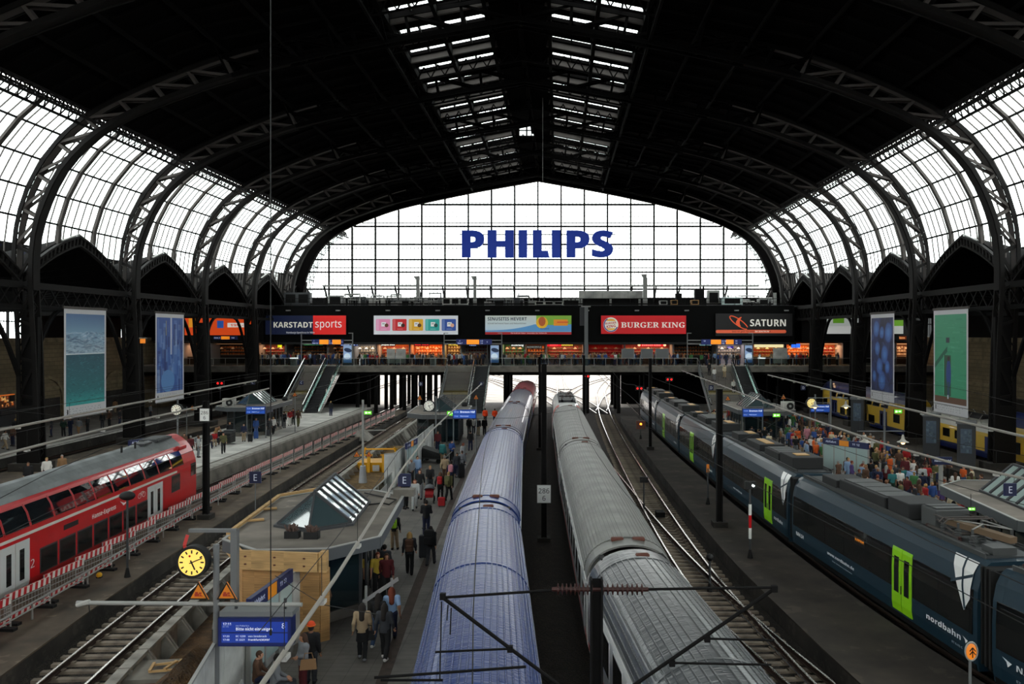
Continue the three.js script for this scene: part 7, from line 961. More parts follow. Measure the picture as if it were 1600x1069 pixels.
// banners between the columns
{
  const B = [
    [-40.35, 70.0, 'tall banner with a split photograph of surf and turquoise sea at far left', (g, w, h) => { const gr = g.createLinearGradient(0, 0, 0, h * 0.44); gr.addColorStop(0, '#4a6f9e'); gr.addColorStop(0.45, '#7aa2bf'); gr.addColorStop(1, '#a8c0cf'); g.fillStyle = gr; g.fillRect(0, 0, w, h * 0.44); const g2 = g.createLinearGradient(0, h * 0.44, 0, h); g2.addColorStop(0, '#1c5566'); g2.addColorStop(0.7, '#1d6f76'); g2.addColorStop(1, '#2ea6a4'); g.fillStyle = g2; g.fillRect(0, h * 0.44, w, h); for (let i = 0; i < 260; i++) { g.fillStyle = `rgba(${rnd() < 0.5 ? '225,238,244' : '40,60,96'},${rr(0.06, 0.3)})`; g.beginPath(); g.ellipse(rr(0, w), h * rr(0.2, 0.43), rr(4, 34), rr(1, 6), rr(-0.4, 0.3), 0, 7); g.fill(); } for (let i = 0; i < 300; i++) { g.fillStyle = `rgba(${rnd() < 0.5 ? '90,190,190' : '8,46,60'},${rr(0.08, 0.3)})`; g.beginPath(); g.ellipse(rr(0, w), h * rr(0.46, 1), rr(3, 16), rr(1, 3), rr(-0.3, 0.3), 0, 7); g.fill(); } fill(g, '#dfe9ea', 0, h * 0.435, w, 5); }],
    [-40.35, 85.2, 'tall banner with a blue abstract photograph beside the second left column', (g, w, h) => { fill(g, '#2f5aa8', 0, 0, w, h); for (let i = 0; i < 90; i++) { g.fillStyle = pick(['rgba(130,170,225,.35)', 'rgba(18,38,96,.45)', 'rgba(70,120,190,.4)', 'rgba(200,215,235,.25)']); g.fillRect(rr(0, w), rr(0, h * 0.8), rr(4, 40), rr(20, 200)); } fill(g, 'rgba(225,230,235,.75)', w * 0.5, 0, 22, h * 0.5); fill(g, '#7f8a86', w * 0.32, h * 0.04, 12, h * 0.2); g.fillStyle = '#5e93d0'; g.beginPath(); g.ellipse(w * 0.4, h * 0.85, 90, 70, 0, 0, 7); g.fill(); }],
    [33.7, 85.2, 'tall banner with glowing blue jellyfish on dark water', (g, w, h) => { fill(g, '#14204c', 0, 0, w, h); for (let i = 0; i < 50; i++) { g.fillStyle = pick(['rgba(8,12,40,.35)', 'rgba(60,90,170,.18)', 'rgba(120,160,220,.12)']); g.beginPath(); g.ellipse(rr(0, w), rr(0, h), rr(20, 90), rr(20, 110), rr(0, 3), 0, 7); g.fill(); } for (const [x, y, r] of [[0.25, 0.15, 60], [0.5, 0.2, 44], [0.8, 0.2, 70], [0.3, 0.42, 50], [0.62, 0.5, 66], [0.4, 0.66, 60], [0.75, 0.66, 46], [0.5, 0.85, 70], [0.15, 0.8, 40]]) { const q = g.createRadialGradient(w * x, h * y, r * 0.2, w * x, h * y, r); q.addColorStop(0, 'rgba(90,150,225,.85)'); q.addColorStop(0.8, 'rgba(60,110,200,.6)'); q.addColorStop(1, 'rgba(30,60,140,0)'); g.fillStyle = q; g.beginPath(); g.ellipse(w * x, h * y, r * 0.8, r, 0.3, 0, 7); g.fill(); g.strokeStyle = 'rgba(160,205,245,.35)'; g.lineWidth = 2; g.beginPath(); g.ellipse(w * x, h * y, r * 0.5, r * 0.7, 0.3, 0, 7); g.stroke(); } }],
    [33.7, 70.4, 'tall green banner showing a figure in blue before a doorway', (g, w, h) => { fill(g, '#3aa077', 0, 0, w, h); for (let i = 0; i < 60; i++) { g.fillStyle = `rgba(${rnd() < 0.5 ? '110,205,160' : '28,120,88'},.18)`; g.fillRect(rr(0, w), rr(0, h), rr(20, 120), rr(2, 12)); } fill(g, '#35434a', w * 0.38, h * 0.26, 38, 28); g.fillStyle = '#1f6a52'; g.beginPath(); g.moveTo(0, h * 0.56); g.lineTo(w * 0.42, h * 0.36); g.lineTo(w * 0.42, h * 0.42); g.lineTo(0, h * 0.62); g.fill(); fill(g, '#2b5a41', w * 0.32, h * 0.46, 74, h * 0.46); fill(g, '#59d29b', w * 0.3, h * 0.46, 5, h * 0.45); g.fillStyle = '#274a8f'; g.beginPath(); g.ellipse(w * 0.46, h * 0.67, 27, h * 0.16, 0, 0, 7); g.fill(); fill(g, '#2c5068', w * 0.42, h * 0.76, 24, h * 0.18); g.fillStyle = '#3a2c28'; g.beginPath(); g.arc(w * 0.46, h * 0.5, 13, 0, 7); g.fill(); fill(g, '#6b4a38', 0, h * 0.93, w, h * 0.07); fill(g, '#c7d6dc', w * 0.42, h * 0.91, 14, 20); }],
  ];
  for (const [x, d, label, draw] of B) {
    const s = x < 0 ? 1 : -1, W = 6.2, H = 9.0, t = thing('hanging_banner', label, 'banner', [x, 3.9, -d], s * Math.PI / 2);
    const face = print(384, 560, (g, w, h) => { fill(g, '#cfcfd2', 0, 0, w, h); g.save(); g.beginPath(); g.rect(16, 26, w - 32, h - 84); g.clip(); g.translate(16, 26); draw(g, w - 32, h - 84); g.restore(); for (const y of [h - 42, h - 30, h - 18]) for (let q = 20; q < w - 60; q += rr(14, 40)) fill(g, '#8a8a90', q, y, rr(6, 12), 3); fill(g, '#222', 24, h - 40, 10, 24); });
    const b = new MB(), N = 8; for (let i = 0; i < N; i++) { const a = i / N, c = (i + 1) / N, bow = (q) => 0.05 * Math.sin(q * 3.14), P = (q, y) => [(q - 0.5) * W, y, bow(q) + 0.02 * Math.sin(q * 9)]; b.vert(...P(a, 0), 0, 0, 1, a, 0); b.vert(...P(c, 0), 0, 0, 1, c, 0); b.vert(...P(c, H), 0, 0, 1, c, 1); b.vert(...P(a, 0), 0, 0, 1, a, 0); b.vert(...P(c, H), 0, 0, 1, c, 1); b.vert(...P(a, H), 0, 0, 1, a, 1); }
    b.build('cloth', face, t); new MB().box(0, H + 0.08, 0, W + 0.2, 0.22, 0.12).build('top_bar', M.steelLit, t); new MB().box(0, -0.05, 0, W + 0.1, 0.1, 0.08).build('bottom_bar', M.galv, t); for (const q of [-0.45, 0.45]) new MB().tube([[q * W, H + 0.1, 0], [q * W, H + 0.25, -0.2], [q * W, H + 0.28, -0.9]], 0.03, 5).build('suspension', M.black, t);
  }
}
// grey info pillars on the strip before the yellow train
for (const [x, d, l] of [[32, 70.2, 'left grey poster pillar before the yellow train'], [32, 64.2, 'right grey poster pillar before the yellow train'], [32.2, 88, 'far grey poster pillar beside the second right column']]) { const t = thing('poster_pillar', l, 'advertising pillar', [x, 0.3, -d], -0.5); new MB().box(0, 1.75, 0, 1.3, 3.5, 0.9).build('case', M.darkGrey, t); new MB().quadUV([-0.4, 1.2, 0.46], [0.4, 1.2, 0.46], [0.4, 3.1, 0.46], [-0.4, 3.1, 0.46]).build('poster', print(64, 128, (g, w, h) => { fill(g, '#4a5a6a', 0, 0, w, h); for (let i = 0; i < 24; i++) { g.fillStyle = pick(['#54656f', '#404d58', '#5f7280']); g.fillRect(rr(0, 50), rr(0, 110), rr(4, 16), rr(4, 18)); } }), t); new MB().box(0, 3.6, 0, 1.45, 0.25, 1.1).build('cap', M.greyPaint, t); }
// striped crowd barriers
{
  const st = canvasTex(256, 32, (g, w, h) => { fill(g, '#d9d3cc', 0, 0, w, h); for (let i = 0; i < 8; i++) { g.fillStyle = '#b5161b'; g.beginPath(); g.moveTo(i * 32, h); g.lineTo(i * 32 + 16, h); g.lineTo(i * 32 + 20, 0); g.lineTo(i * 32 + 4, 0); g.fill(); } }), sm = mat(0xffffff, 0.6, 0, { map: st });
  const make = () => { const t = thing('site_barrier', 'red and white striped barrier section nearest to the lower left corner', 'barrier', [0, 0, 0], 0, 'red and white barrier sections in a row along the brown platform'); const L = 2.4; const brd = (y, h) => { const b = new MB(); for (const s of [-1, 1]) { const q = [[-L / 2, y, 0.02], [L / 2, y, 0.02], [L / 2, y + h, 0.02], [-L / 2, y + h, 0.02]].map(([a, c, e]) => [a * s, c, e * s]); b.quadUV(...q); } b.bar([-L / 2, y + h, 0], [L / 2, y + h, 0], 0.04, 0.01); b.build('striped_board', sm, t); }; brd(0.88, 0.26); brd(0.2, 0.16); const m = new MB(); for (const y of [0.42, 0.62, 0.82]) m.bar([-L / 2, y, 0], [L / 2, y, 0], 0.02); for (let i = 0; i <= 14; i++) m.bar([-L / 2 + i * L / 14, 0.38, 0], [-L / 2 + i * L / 14, 0.88, 0], 0.012); m.build('mesh', M.galv, t); for (const s of [-1, 1]) new MB().box(s * (L / 2 - 0.02), 0.58, 0, 0.04, 1.1, 0.04).build('post', M.galv, t); for (const s of [-0.95, 0.95]) new MB().box(s, 0.05, 0, 0.24, 0.1, 0.7).build('foot', M.rubber, t); return t; };
  const f = lin([[20, -19.1], [25, -19.35], [33, -19.8], [42, -20.6], [50, -21.1], [60, -21.4], [80, -21.0], [106, -20.4]]), b0 = make(); let i = 0; for (let d = 23; d < 104; d += 2.46, i++) { const o = i ? dup(b0) : b0; if (i) o.userData.label = ordinal(i + 1) + ' red and white barrier section counted from the lower left corner'; o.position.set(f(d), 0.34, -d); o.rotation.y = Math.PI / 2 + Math.atan2(f(d - 1.2) - f(d + 1.2), 2.4) + rr(-0.015, 0.015); }
  const tube = thing('scaffold_tube', 'long grey scaffold tube lying along the inside of the striped barriers', 'scaffold tube'); const P = []; for (let d = 22; d < 66; d += 4) P.push([f(d) + 0.35, 0.95, -d]); new MB().tube(P, 0.04, 6).build('tube', M.galv, tube); const P2 = P.map(([x, y, z]) => [x + 0.02, 0.75, z]); new MB().tube(P2, 0.03, 6).build('tube', M.galv, tube); for (const q of P) new MB().box(q[0], 0.62, q[2], 0.05, 0.72, 0.05).build('stand', M.galv, tube);
  const bx = thing('barrier_lamp', 'small yellow lamp lying before the barriers', 'lamp', gd(155, 903, 0.34)); new MB().add(new THREE.SphereGeometry(0.12, 10, 8), new THREE.Matrix4().makeTranslation(0, 0.12, 0)).build('globe', M.yellow, bx); new MB().box(0, 0.02, 0, 0.2, 0.06, 0.16).build('base', M.black, bx);
}
// a bench row and small things on the platforms
{
  const bench = (label, [x, y, z], turn) => { const t = thing('platform_bench', label, 'bench', [x, y, z], turn); for (let k = 0; k < 4; k++) { new MB().box(-0.9 + k * 0.6, 0.45, 0, 0.5, 0.05, 0.45).build('seat', M.galv, t); new MB().hex([[-1.15 + k * 0.6, 0.48, -0.22], [-0.65 + k * 0.6, 0.48, -0.22], [-0.65 + k * 0.6, 0.9, -0.34], [-1.15 + k * 0.6, 0.9, -0.34], [-1.15 + k * 0.6, 0.48, -0.19], [-0.65 + k * 0.6, 0.48, -0.19], [-0.65 + k * 0.6, 0.9, -0.31], [-1.15 + k * 0.6, 0.9, -0.31]]).build('backrest', M.galv, t); } new MB().box(0, 0.36, 0, 2.4, 0.06, 0.08).build('beam', M.darkGrey, t); for (const s of [-0.8, 0.8]) new MB().box(s, 0.18, 0, 0.08, 0.36, 0.4).build('leg', M.darkGrey, t); };
  bench('row of steel seats at the lower edge beside the white hoarding', [-7.9, 0.76, -20.6], 1.7); bench('row of steel seats on the left platform behind the red train front', [-30.4, 0.76, -62], 0.3); bench('row of steel seats beside the hoarding of the centre platform', [-10.1, 0.76, -49], 1.6);
  const cart = (label, [x, z], turn) => { const t = thing('baggage_cart', label, 'baggage cart', [x, 0.76, z], turn); new MB().box(0, 0.35, 0, 1.2, 0.08, 2.2).build('bed', M.darkGrey, t); new MB().hex([[-0.6, 0.4, -1.1], [0.6, 0.4, -1.1], [0.5, 1.2, -0.9], [-0.5, 1.2, -0.9], [-0.6, 0.4, 1.0], [0.6, 0.4, 1.0], [0.45, 0.75, 0.9], [-0.45, 0.75, 0.9]]).build('tarpaulin', M.black, t); for (const [a, b] of [[-0.5, -0.8], [0.5, -0.8], [-0.5, 0.8], [0.5, 0.8]]) new MB().tube([[a - 0.06, 0.18, b], [a + 0.06, 0.18, b]], 0.18, 12).build('wheel', M.rubber, t); new MB().bar([0, 0.4, 1.1], [0, 0.9, 1.7], 0.06).build('drawbar', M.galv, t); };
  cart('baggage cart under a black sheet on the centre platform', gdXZ(676, 722), 1.2);
  const kios = thing('cleaning_cart', 'dark cleaning cart with a round wheel beside the left kiosk', 'cart', [...gd(357, 694, 0.76)]); new MB().box(0, 0.6, 0, 0.8, 0.9, 1.2).build('body', M.black, kios); new MB().tube([[-0.05, 0.3, 0.62], [0.05, 0.3, 0.62]], 0.3, 12).build('wheel', M.galv, kios); new MB().box(0, 1.15, -0.3, 0.9, 0.2, 0.6).build('tray', M.darkGrey, kios);
}
// ---------- people: one continuous body per pose, clothes and hair as parts ----------
function nets(field, lo, hi, cell) { // surface nets of field > 0 (inside)
  const n = [0, 1, 2].map((i) => Math.ceil((hi[i] - lo[i]) / cell) + 1), [nx, ny, nz] = n, val = new Float32Array(nx * ny * nz), id = (x, y, z) => x + nx * (y + ny * z);
  for (let z = 0; z < nz; z++) for (let y = 0; y < ny; y++) for (let x = 0; x < nx; x++) val[id(x, y, z)] = field(lo[0] + x * cell, lo[1] + y * cell, lo[2] + z * cell);
  const vid = new Int32Array(nx * ny * nz).fill(-1), pos = [], idx = [];
  for (let z = 0; z < nz - 1; z++) for (let y = 0; y < ny - 1; y++) for (let x = 0; x < nx - 1; x++) {
    let m = 0; const c = []; for (let k = 0; k < 8; k++) { const v = val[id(x + (k & 1), y + ((k >> 1) & 1), z + (k >> 2))]; c.push(v); if (v > 0) m |= 1 << k; }
    if (m === 0 || m === 255) continue;
    let sx = 0, sy = 0, sz = 0, q = 0;
    for (const [a, b] of [[0, 1], [2, 3], [4, 5], [6, 7], [0, 2], [1, 3], [4, 6], [5, 7], [0, 4], [1, 5], [2, 6], [3, 7]]) if ((c[a] > 0) !== (c[b] > 0)) { const t = c[a] / (c[a] - c[b]); sx += (a & 1) + t * ((b & 1) - (a & 1)); sy += ((a >> 1) & 1) + t * (((b >> 1) & 1) - ((a >> 1) & 1)); sz += (a >> 2) + t * ((b >> 2) - (a >> 2)); q++; }
    vid[id(x, y, z)] = pos.length / 3; pos.push(lo[0] + (x + sx / q) * cell, lo[1] + (y + sy / q) * cell, lo[2] + (z + sz / q) * cell);
  }
  const quad = (a, b, c, d, f) => { if (a < 0 || b < 0 || c < 0 || d < 0) return; if (f) idx.push(a, b, c, a, c, d); else idx.push(a, c, b, a, d, c); };
  for (let z = 1; z < nz - 1; z++) for (let y = 1; y < ny - 1; y++) for (let x = 1; x < nx - 1; x++) {
    const v = val[id(x, y, z)] > 0;
    if (v !== val[id(x + 1, y, z)] > 0) quad(vid[id(x, y - 1, z - 1)], vid[id(x, y, z - 1)], vid[id(x, y, z)], vid[id(x, y - 1, z)], v);
    if (v !== val[id(x, y + 1, z)] > 0) quad(vid[id(x - 1, y, z - 1)], vid[id(x - 1, y, z)], vid[id(x, y, z)], vid[id(x, y, z - 1)], v);
    if (v !== val[id(x, y, z + 1)] > 0) quad(vid[id(x - 1, y - 1, z)], vid[id(x, y - 1, z)], vid[id(x, y, z)], vid[id(x - 1, y, z)], v);
  }
  return { pos, idx };
}
function netGeo(list) { // one geometry out of several nets
  const p = [], ix = []; for (const { pos, idx } of list) { const o = p.length / 3; for (const q of pos) p.push(q); for (const i of idx) ix.push(i + o); }
  const g = new THREE.BufferGeometry(); g.setAttribute('position', new THREE.Float32BufferAttribute(p, 3)); g.setIndex(ix); g.computeVertexNormals(); g.setAttribute('uv', new THREE.Float32BufferAttribute(new Float32Array(p.length / 3 * 2), 2)); return g;
}
const cap = (a, b, ra, rb, sz = 1) => { const ux = b[0] - a[0], uy = b[1] - a[1], uz = (b[2] - a[2]) * sz, L = ux * ux + uy * uy + uz * uz || 1e-9; return (x, y, z) => { const px = x - a[0], py = y - a[1], pz = (z - a[2]) * sz; let t = (px * ux + py * uy + pz * uz) / L; t = t < 0 ? 0 : t > 1 ? 1 : t; return ra + (rb - ra) * t - Math.hypot(px - ux * t, py - uy * t, pz - uz * t); }; };
const ell = (c, r) => (x, y, z) => { const q = Math.hypot((x - c[0]) / r[0], (y - c[1]) / r[1], (z - c[2]) / r[2]); return (1 - q) * Math.min(...r); };
const join = (fs, k = 0.03) => (x, y, z) => { let m = -9, s = 0; const v = []; for (const f of fs) { const q = f(x, y, z); v.push(q); if (q > m) m = q; } if (m < -0.12) return m; for (const q of v) if (q > m - 5 * k) s += Math.exp((q - m) / k * 1.6); return m + k / 1.6 * Math.log(s); };
const add3 = (a, b, k = 1) => [a[0] + b[0] * k, a[1] + b[1] * k, a[2] + b[2] * k], mix3 = (a, b, t) => [lerp(a[0], b[0], t), lerp(a[1], b[1], t), lerp(a[2], b[2], t)];
// joints of a 1.75 m figure that faces +z; s = -1 is its right side
const BASE = { pelvis: [0, 0.96, 0], waist: [0, 1.12, 0], chest: [0, 1.33, -0.01], neck: [0, 1.5, -0.015], head: [0, 1.635, 0.015], sh: [0.185, 1.425, -0.015], el: [0.235, 1.15, -0.035], wr: [0.245, 0.91, 0.04], hip: [0.09, 0.92, 0], kn: [0.098, 0.49, 0.015], an: [0.1, 0.085, -0.02] };
function pose(o = {}) { const j = { ...BASE, ...o }, two = (k) => Array.isArray(j[k][0]) ? j[k] : [[-j[k][0], j[k][1], j[k][2]], j[k]]; return { ...j, sh: two('sh'), el: two('el'), wr: two('wr'), hip: two('hip'), kn: two('kn'), an: two('an'), toe: j.toe ?? null, fist: j.fist }; }
const POSES = {
  stand: pose(), relaxed: pose({ kn: [[-0.11, 0.49, 0.03], [0.09, 0.49, 0]], an: [[-0.15, 0.085, 0.05], [0.09, 0.085, -0.03]], el: [[-0.25, 1.15, -0.05], [0.25, 1.17, 0]], wr: [[-0.26, 0.92, 0.02], [0.2, 0.98, 0.16]] }),
  phone: pose({ el: [[-0.24, 1.16, 0.0], [0.24, 1.15, -0.03]], wr: [[-0.08, 1.22, 0.25], [0.25, 0.91, 0.03]], head: [0, 1.625, 0.04] }), arms: pose({ el: [[-0.24, 1.15, 0.02], [0.24, 1.15, 0.02]], wr: [[0.02, 1.14, 0.19], [-0.02, 1.1, 0.2]] }),
  walk: pose({ kn: [[-0.095, 0.5, 0.19], [0.095, 0.5, -0.02]], an: [[-0.095, 0.11, 0.27], [0.095, 0.16, -0.32]], el: [[-0.235, 1.16, -0.15], [0.235, 1.17, 0.06]], wr: [[-0.25, 0.94, -0.16], [0.24, 0.97, 0.22]] }),
  stroll: pose({ kn: [[-0.095, 0.49, 0.0], [0.095, 0.51, 0.14]], an: [[-0.095, 0.12, -0.2], [0.095, 0.1, 0.16]], el: [[-0.24, 1.16, 0.02], [0.24, 1.16, -0.12]], wr: [[-0.24, 0.95, 0.14], [0.26, 0.94, -0.1]] }),
  pull: pose({ kn: [[-0.095, 0.5, 0.15], [0.095, 0.5, 0]], an: [[-0.095, 0.1, 0.2], [0.095, 0.14, -0.24]], el: [[-0.24, 1.16, -0.1], [0.27, 1.16, -0.15]], wr: [[-0.24, 0.95, 0.02], [0.27, 0.9, -0.24]] }),
  push: pose({ kn: [[-0.095, 0.5, 0.12], [0.095, 0.5, 0]], an: [[-0.095, 0.1, 0.16], [0.095, 0.14, -0.24]], el: [[-0.23, 1.13, 0.06], [0.23, 1.13, 0.06]], wr: [[-0.2, 1.03, 0.3], [0.2, 1.03, 0.3]] }),
  sit: pose({ pelvis: [0, 0.56, -0.02], waist: [0, 0.73, -0.03], chest: [0, 0.94, -0.01], neck: [0, 1.1, 0], head: [0, 1.23, 0.05], sh: [0.185, 1.03, -0.01], el: [0.22, 0.78, 0.06], wr: [0.1, 0.68, 0.27], hip: [0.1, 0.55, 0.02], kn: [0.12, 0.52, 0.44], an: [0.12, 0.085, 0.46] }),
  bend: pose({ chest: [0, 1.26, 0.16], neck: [0, 1.38, 0.27], head: [0, 1.46, 0.37], sh: [0.185, 1.33, 0.19], el: [0.21, 1.08, 0.3], wr: [0.16, 0.9, 0.42] }),
};
function figure(J, hi) {
  const cell = hi ? 0.021 : 0.036, L = [], box = (m) => { const P = [J.pelvis, J.waist, J.chest, J.neck, J.head, ...J.sh, ...J.el, ...J.wr, ...J.hip, ...J.kn, ...J.an], lo = [9, 9, 9], up = [-9, -9, -9]; for (const p of P) for (let i = 0; i < 3; i++) { lo[i] = Math.min(lo[i], p[i]); up[i] = Math.max(up[i], p[i]); } return [lo.map((v, i) => v - (i === 1 ? 0.16 : 0.26) - m), up.map((v) => v + 0.26 + m)]; };
  const sitting = J.pelvis[1] < 0.7, kneeSplit = J.kn;
  const torso = (g) => [cap(J.pelvis, J.waist, 0.155 + g, 0.135 + g, 1.35), cap(J.waist, J.chest, 0.135 + g, 0.16 + g, 1.4), cap(J.chest, add3(J.neck, [0, -0.05, 0]), 0.155 + g, 0.1 + g, 1.4), cap(J.sh[0], J.sh[1], 0.062 + g, 0.062 + g)];
  const arm = (i, g) => [cap(J.sh[i], J.el[i], 0.056 + g, 0.043 + g), cap(J.el[i], J.wr[i], 0.043 + g, 0.03 + g)];
  const leg = (i, g) => [cap(J.hip[i], J.kn[i], 0.088 + g, 0.056 + g), cap(J.kn[i], mix3(J.kn[i], J.an[i], 0.35), 0.056 + g, 0.057 + g), cap(mix3(J.kn[i], J.an[i], 0.35), J.an[i], 0.057 + g, 0.038 + g)];
  const foot = (i, g) => { const d = J.an[i][2] - J.kn[i][2] < -0.15 ? 0.5 : 0, t = [J.an[i][0], J.an[i][1] - 0.045 - d * 0.06, J.an[i][2] + 0.16]; return [cap(add3(J.an[i], [0, -0.035, -0.04]), t, 0.042 + g, 0.034 + g), cap(J.an[i], add3(J.an[i], [0, -0.03, 0]), 0.04 + g, 0.045 + g)]; };
  const H = J.head, headF = [ell(H, [0.074, 0.105, 0.092]), ell(add3(H, [0, -0.055, 0.018]), [0.055, 0.07, 0.066]), cap(J.neck, add3(H, [0, -0.06, -0.01]), 0.056, 0.05), cap(add3(J.neck, [0, -0.08, 0]), J.neck, 0.07, 0.055), cap(add3(H, [0, 0.02, 0.088]), add3(H, [0, -0.018, 0.104]), 0.009, 0.014), ...[-1, 1].map((s) => ell(add3(H, [s * 0.077, -0.008, -0.005]), [0.012, 0.03, 0.02])), cap(add3(H, [-0.022, -0.055, 0.083]), add3(H, [0.022, -0.055, 0.083]), 0.009, 0.009)];
  const bodyF = join([...torso(-0.012), ...arm(0, 0), ...arm(1, 0), ...leg(0, -0.004), ...leg(1, -0.004), ...foot(0, 0), ...foot(1, 0), cap(J.neck, add3(H, [0, -0.06, -0.01]), 0.056, 0.05)], 0.028);
  const [lo, up] = box(0); const g = {};
  const hands = []; for (const i of [0, 1]) { // palm, four fingers of unequal length and a thumb, slightly curled
    const w = J.wr[i], e = J.el[i], f = V(w[0] - e[0], w[1] - e[1], w[2] - e[2]).normalize(), s = i ? 1 : -1, side = V(0, 0, 1).addScaledVector(f, -f.z); if (side.length() < 0.3) side.set(-s, 0, 0).addScaledVector(f, s * f.x); side.normalize(); const n = f.clone().cross(side).normalize().multiplyScalar(s), at3 = (a, b, c) => [w[0] + f.x * a + side.x * b + n.x * c, w[1] + f.y * a + side.y * b + n.y * c, w[2] + f.z * a + side.z * b + n.z * c], fs = [cap(at3(-0.02, 0, 0), at3(0.03, 0, 0), 0.027, 0.026), cap(at3(0.035, -0.026, 0), at3(0.08, -0.028, 0), 0.018, 0.014), cap(at3(0.035, 0.02, 0), at3(0.08, 0.024, 0), 0.018, 0.014), cap(at3(0.05, 0, 0), at3(0.085, 0, 0), 0.018, 0.014)];
    [[-0.033, 0.062, 0.2], [-0.011, 0.078, 0.16], [0.011, 0.082, 0.16], [0.032, 0.074, 0.2]].forEach(([b, l, c]) => { const k = at3(0.082, b, 0), m = at3(0.082 + l * 0.55, b * 1.1, -l * 0.12), t = at3(0.082 + l * 0.92, b * 1.05, -l * (0.35 + c)); fs.push(cap(k, m, 0.0095, 0.0088), cap(m, t, 0.0088, 0.0075)); });
    fs.push(cap(at3(0.025, 0.028, -0.005), at3(0.055, 0.052, -0.02), 0.014, 0.011), cap(at3(0.055, 0.052, -0.02), at3(0.088, 0.05, -0.04), 0.011, 0.009)); const F2 = join(fs, 0.005), c = at3(0.07, 0, -0.01); hands.push(nets(F2, c.map((q) => q - 0.13), c.map((q) => q + 0.13), hi ? 0.008 : 0.015));
  }
  const headN = nets(join(headF, 0.012), add3(H, [-0.13, -0.26, -0.15]), add3(H, [0.13, 0.15, 0.15]), hi ? 0.011 : 0.02);
  g.body = netGeo([nets(bodyF, lo, up, cell), headN, ...hands]);
  const hipY = J.pelvis[1];
  const sleeve = (i, k) => { const w = mix3(J.el[i], J.wr[i], k); return [cap(J.sh[i], J.el[i], 0.07, 0.058), cap(J.el[i], w, 0.058, 0.045)]; };
  const cutN = (f) => (x, y, z) => { const d = Math.hypot(x - J.neck[0], y - (J.neck[1] + 0.045), z - J.neck[2]); return Math.min(f(x, y, z), d - 0.075, J.neck[1] + 0.01 - y + Math.abs(x) * 0.1); };
  const hem = sitting ? hipY - 0.07 : 0.86; const topF = (low, k) => cutN((x, y, z) => Math.min(join([...torso(0.018), cap(J.pelvis, [J.pelvis[0], low, J.pelvis[2]], 0.165, 0.17, 1.3), ...sleeve(0, k), ...sleeve(1, k)], 0.025)(x, y, z), y - low));
  g.jacket = netGeo([nets(topF(hem, 0.93), lo, up, cell)]); g.shirt = netGeo([nets((() => { const f = join([...torso(0.01), ...[0, 1].flatMap((i) => [cap(J.sh[i], mix3(J.sh[i], J.el[i], 0.75), 0.072, 0.066)])], 0.022), c = cutN(f); return (x, y, z) => Math.min(c(x, y, z), y - (sitting ? hipY - 0.06 : 0.93)); })(), lo, up, cell)]);
  if (!sitting) { const low = 0.6; const cf = (x, y, z) => Math.min(join([...torso(0.026), cap(J.pelvis, [0, low, (J.kn[0][2] + J.kn[1][2]) / 2], 0.175, 0.2, 1.25), ...sleeve(0, 0.95), ...sleeve(1, 0.95)], 0.03)(x, y, z), y - low); g.coat = netGeo([nets(cutN(cf), lo, up, cell)]); const sk = (x, y, z) => Math.min(cap([0, 0.98, 0], [0, 0.5, (J.kn[0][2] + J.kn[1][2]) / 2], 0.155, 0.21, 1.3)(x, y, z), y - 0.56, 1.0 - y); g.skirt = netGeo([nets(sk, lo, up, cell)]); }
  const trF = join([cap(J.pelvis, mix3(J.pelvis, J.waist, 0.3), 0.158, 0.15, 1.3), ...leg(0, 0.016), ...leg(1, 0.016), ...[0, 1].map((i) => cap(mix3(J.kn[i], J.an[i], 0.6), J.an[i], 0.062, 0.058))], 0.025); g.trousers = netGeo([nets((x, y, z) => Math.min(trF(x, y, z), J.waist[1] - 0.04 - y, Math.max(y - 0.075, 0)+ (y < 0.075 ? -1 : 0.5)), lo, up, cell)]);
  g.shoes = netGeo([0, 1].map((i) => nets(join(foot(i, 0.012), 0.012), add3(J.an[i], [-0.13, -0.19, -0.16]), add3(J.an[i], [0.13, 0.1, 0.28]), hi ? 0.014 : 0.024)));
  const hairCut = (f, front) => (x, y, z) => { const fy = y - (H[1] + 0.035), fz = z - (H[2] + front); return Math.min(f(x, y, z), Math.max(-fz, fy), Math.max(y - (H[1] - 0.06), -(z - H[2] + 0.02))); };
  const sc = ell(add3(H, [0, 0.012, -0.012]), [0.087, 0.108, 0.1]); g.hair = netGeo([nets(hairCut(sc, 0.045), add3(H, [-0.14, -0.16, -0.16]), add3(H, [0.14, 0.16, 0.14]), hi ? 0.012 : 0.02)]);
  const back = [0, J.neck[1] - 0.2, J.neck[2] - 0.1]; const lf = join([sc, cap(add3(H, [0, -0.02, -0.05]), back, 0.095, 0.085, 1.25), ...[-1, 1].map((s) => cap(add3(H, [s * 0.075, 0.0, -0.01]), [s * 0.1, J.neck[1] - 0.1, J.neck[2] - 0.02], 0.035, 0.035))], 0.02);
  g.longHair = netGeo([nets((x, y, z) => Math.min(lf(x, y, z), Math.max(0.055 - (z - H[2]), 0) + (z - H[2] > 0.045 && y < H[1] + 0.04 ? -1 : 0.2)), add3(H, [-0.2, -0.5, -0.24]), add3(H, [0.2, 0.16, 0.14]), hi ? 0.014 : 0.024)]);
  g.eye = new MB().add(new THREE.SphereGeometry(0.009, 6, 5), new THREE.Matrix4().makeTranslation(H[0] - 0.03, H[1] + 0.008, H[2] + 0.084)).add(new THREE.SphereGeometry(0.009, 6, 5), new THREE.Matrix4().makeTranslation(H[0] + 0.03, H[1] + 0.008, H[2] + 0.084)).geo();
  return g;
}
const FIG = {}, fig = (p, hi) => FIG[p + hi] ??= figure(POSES[p], hi);
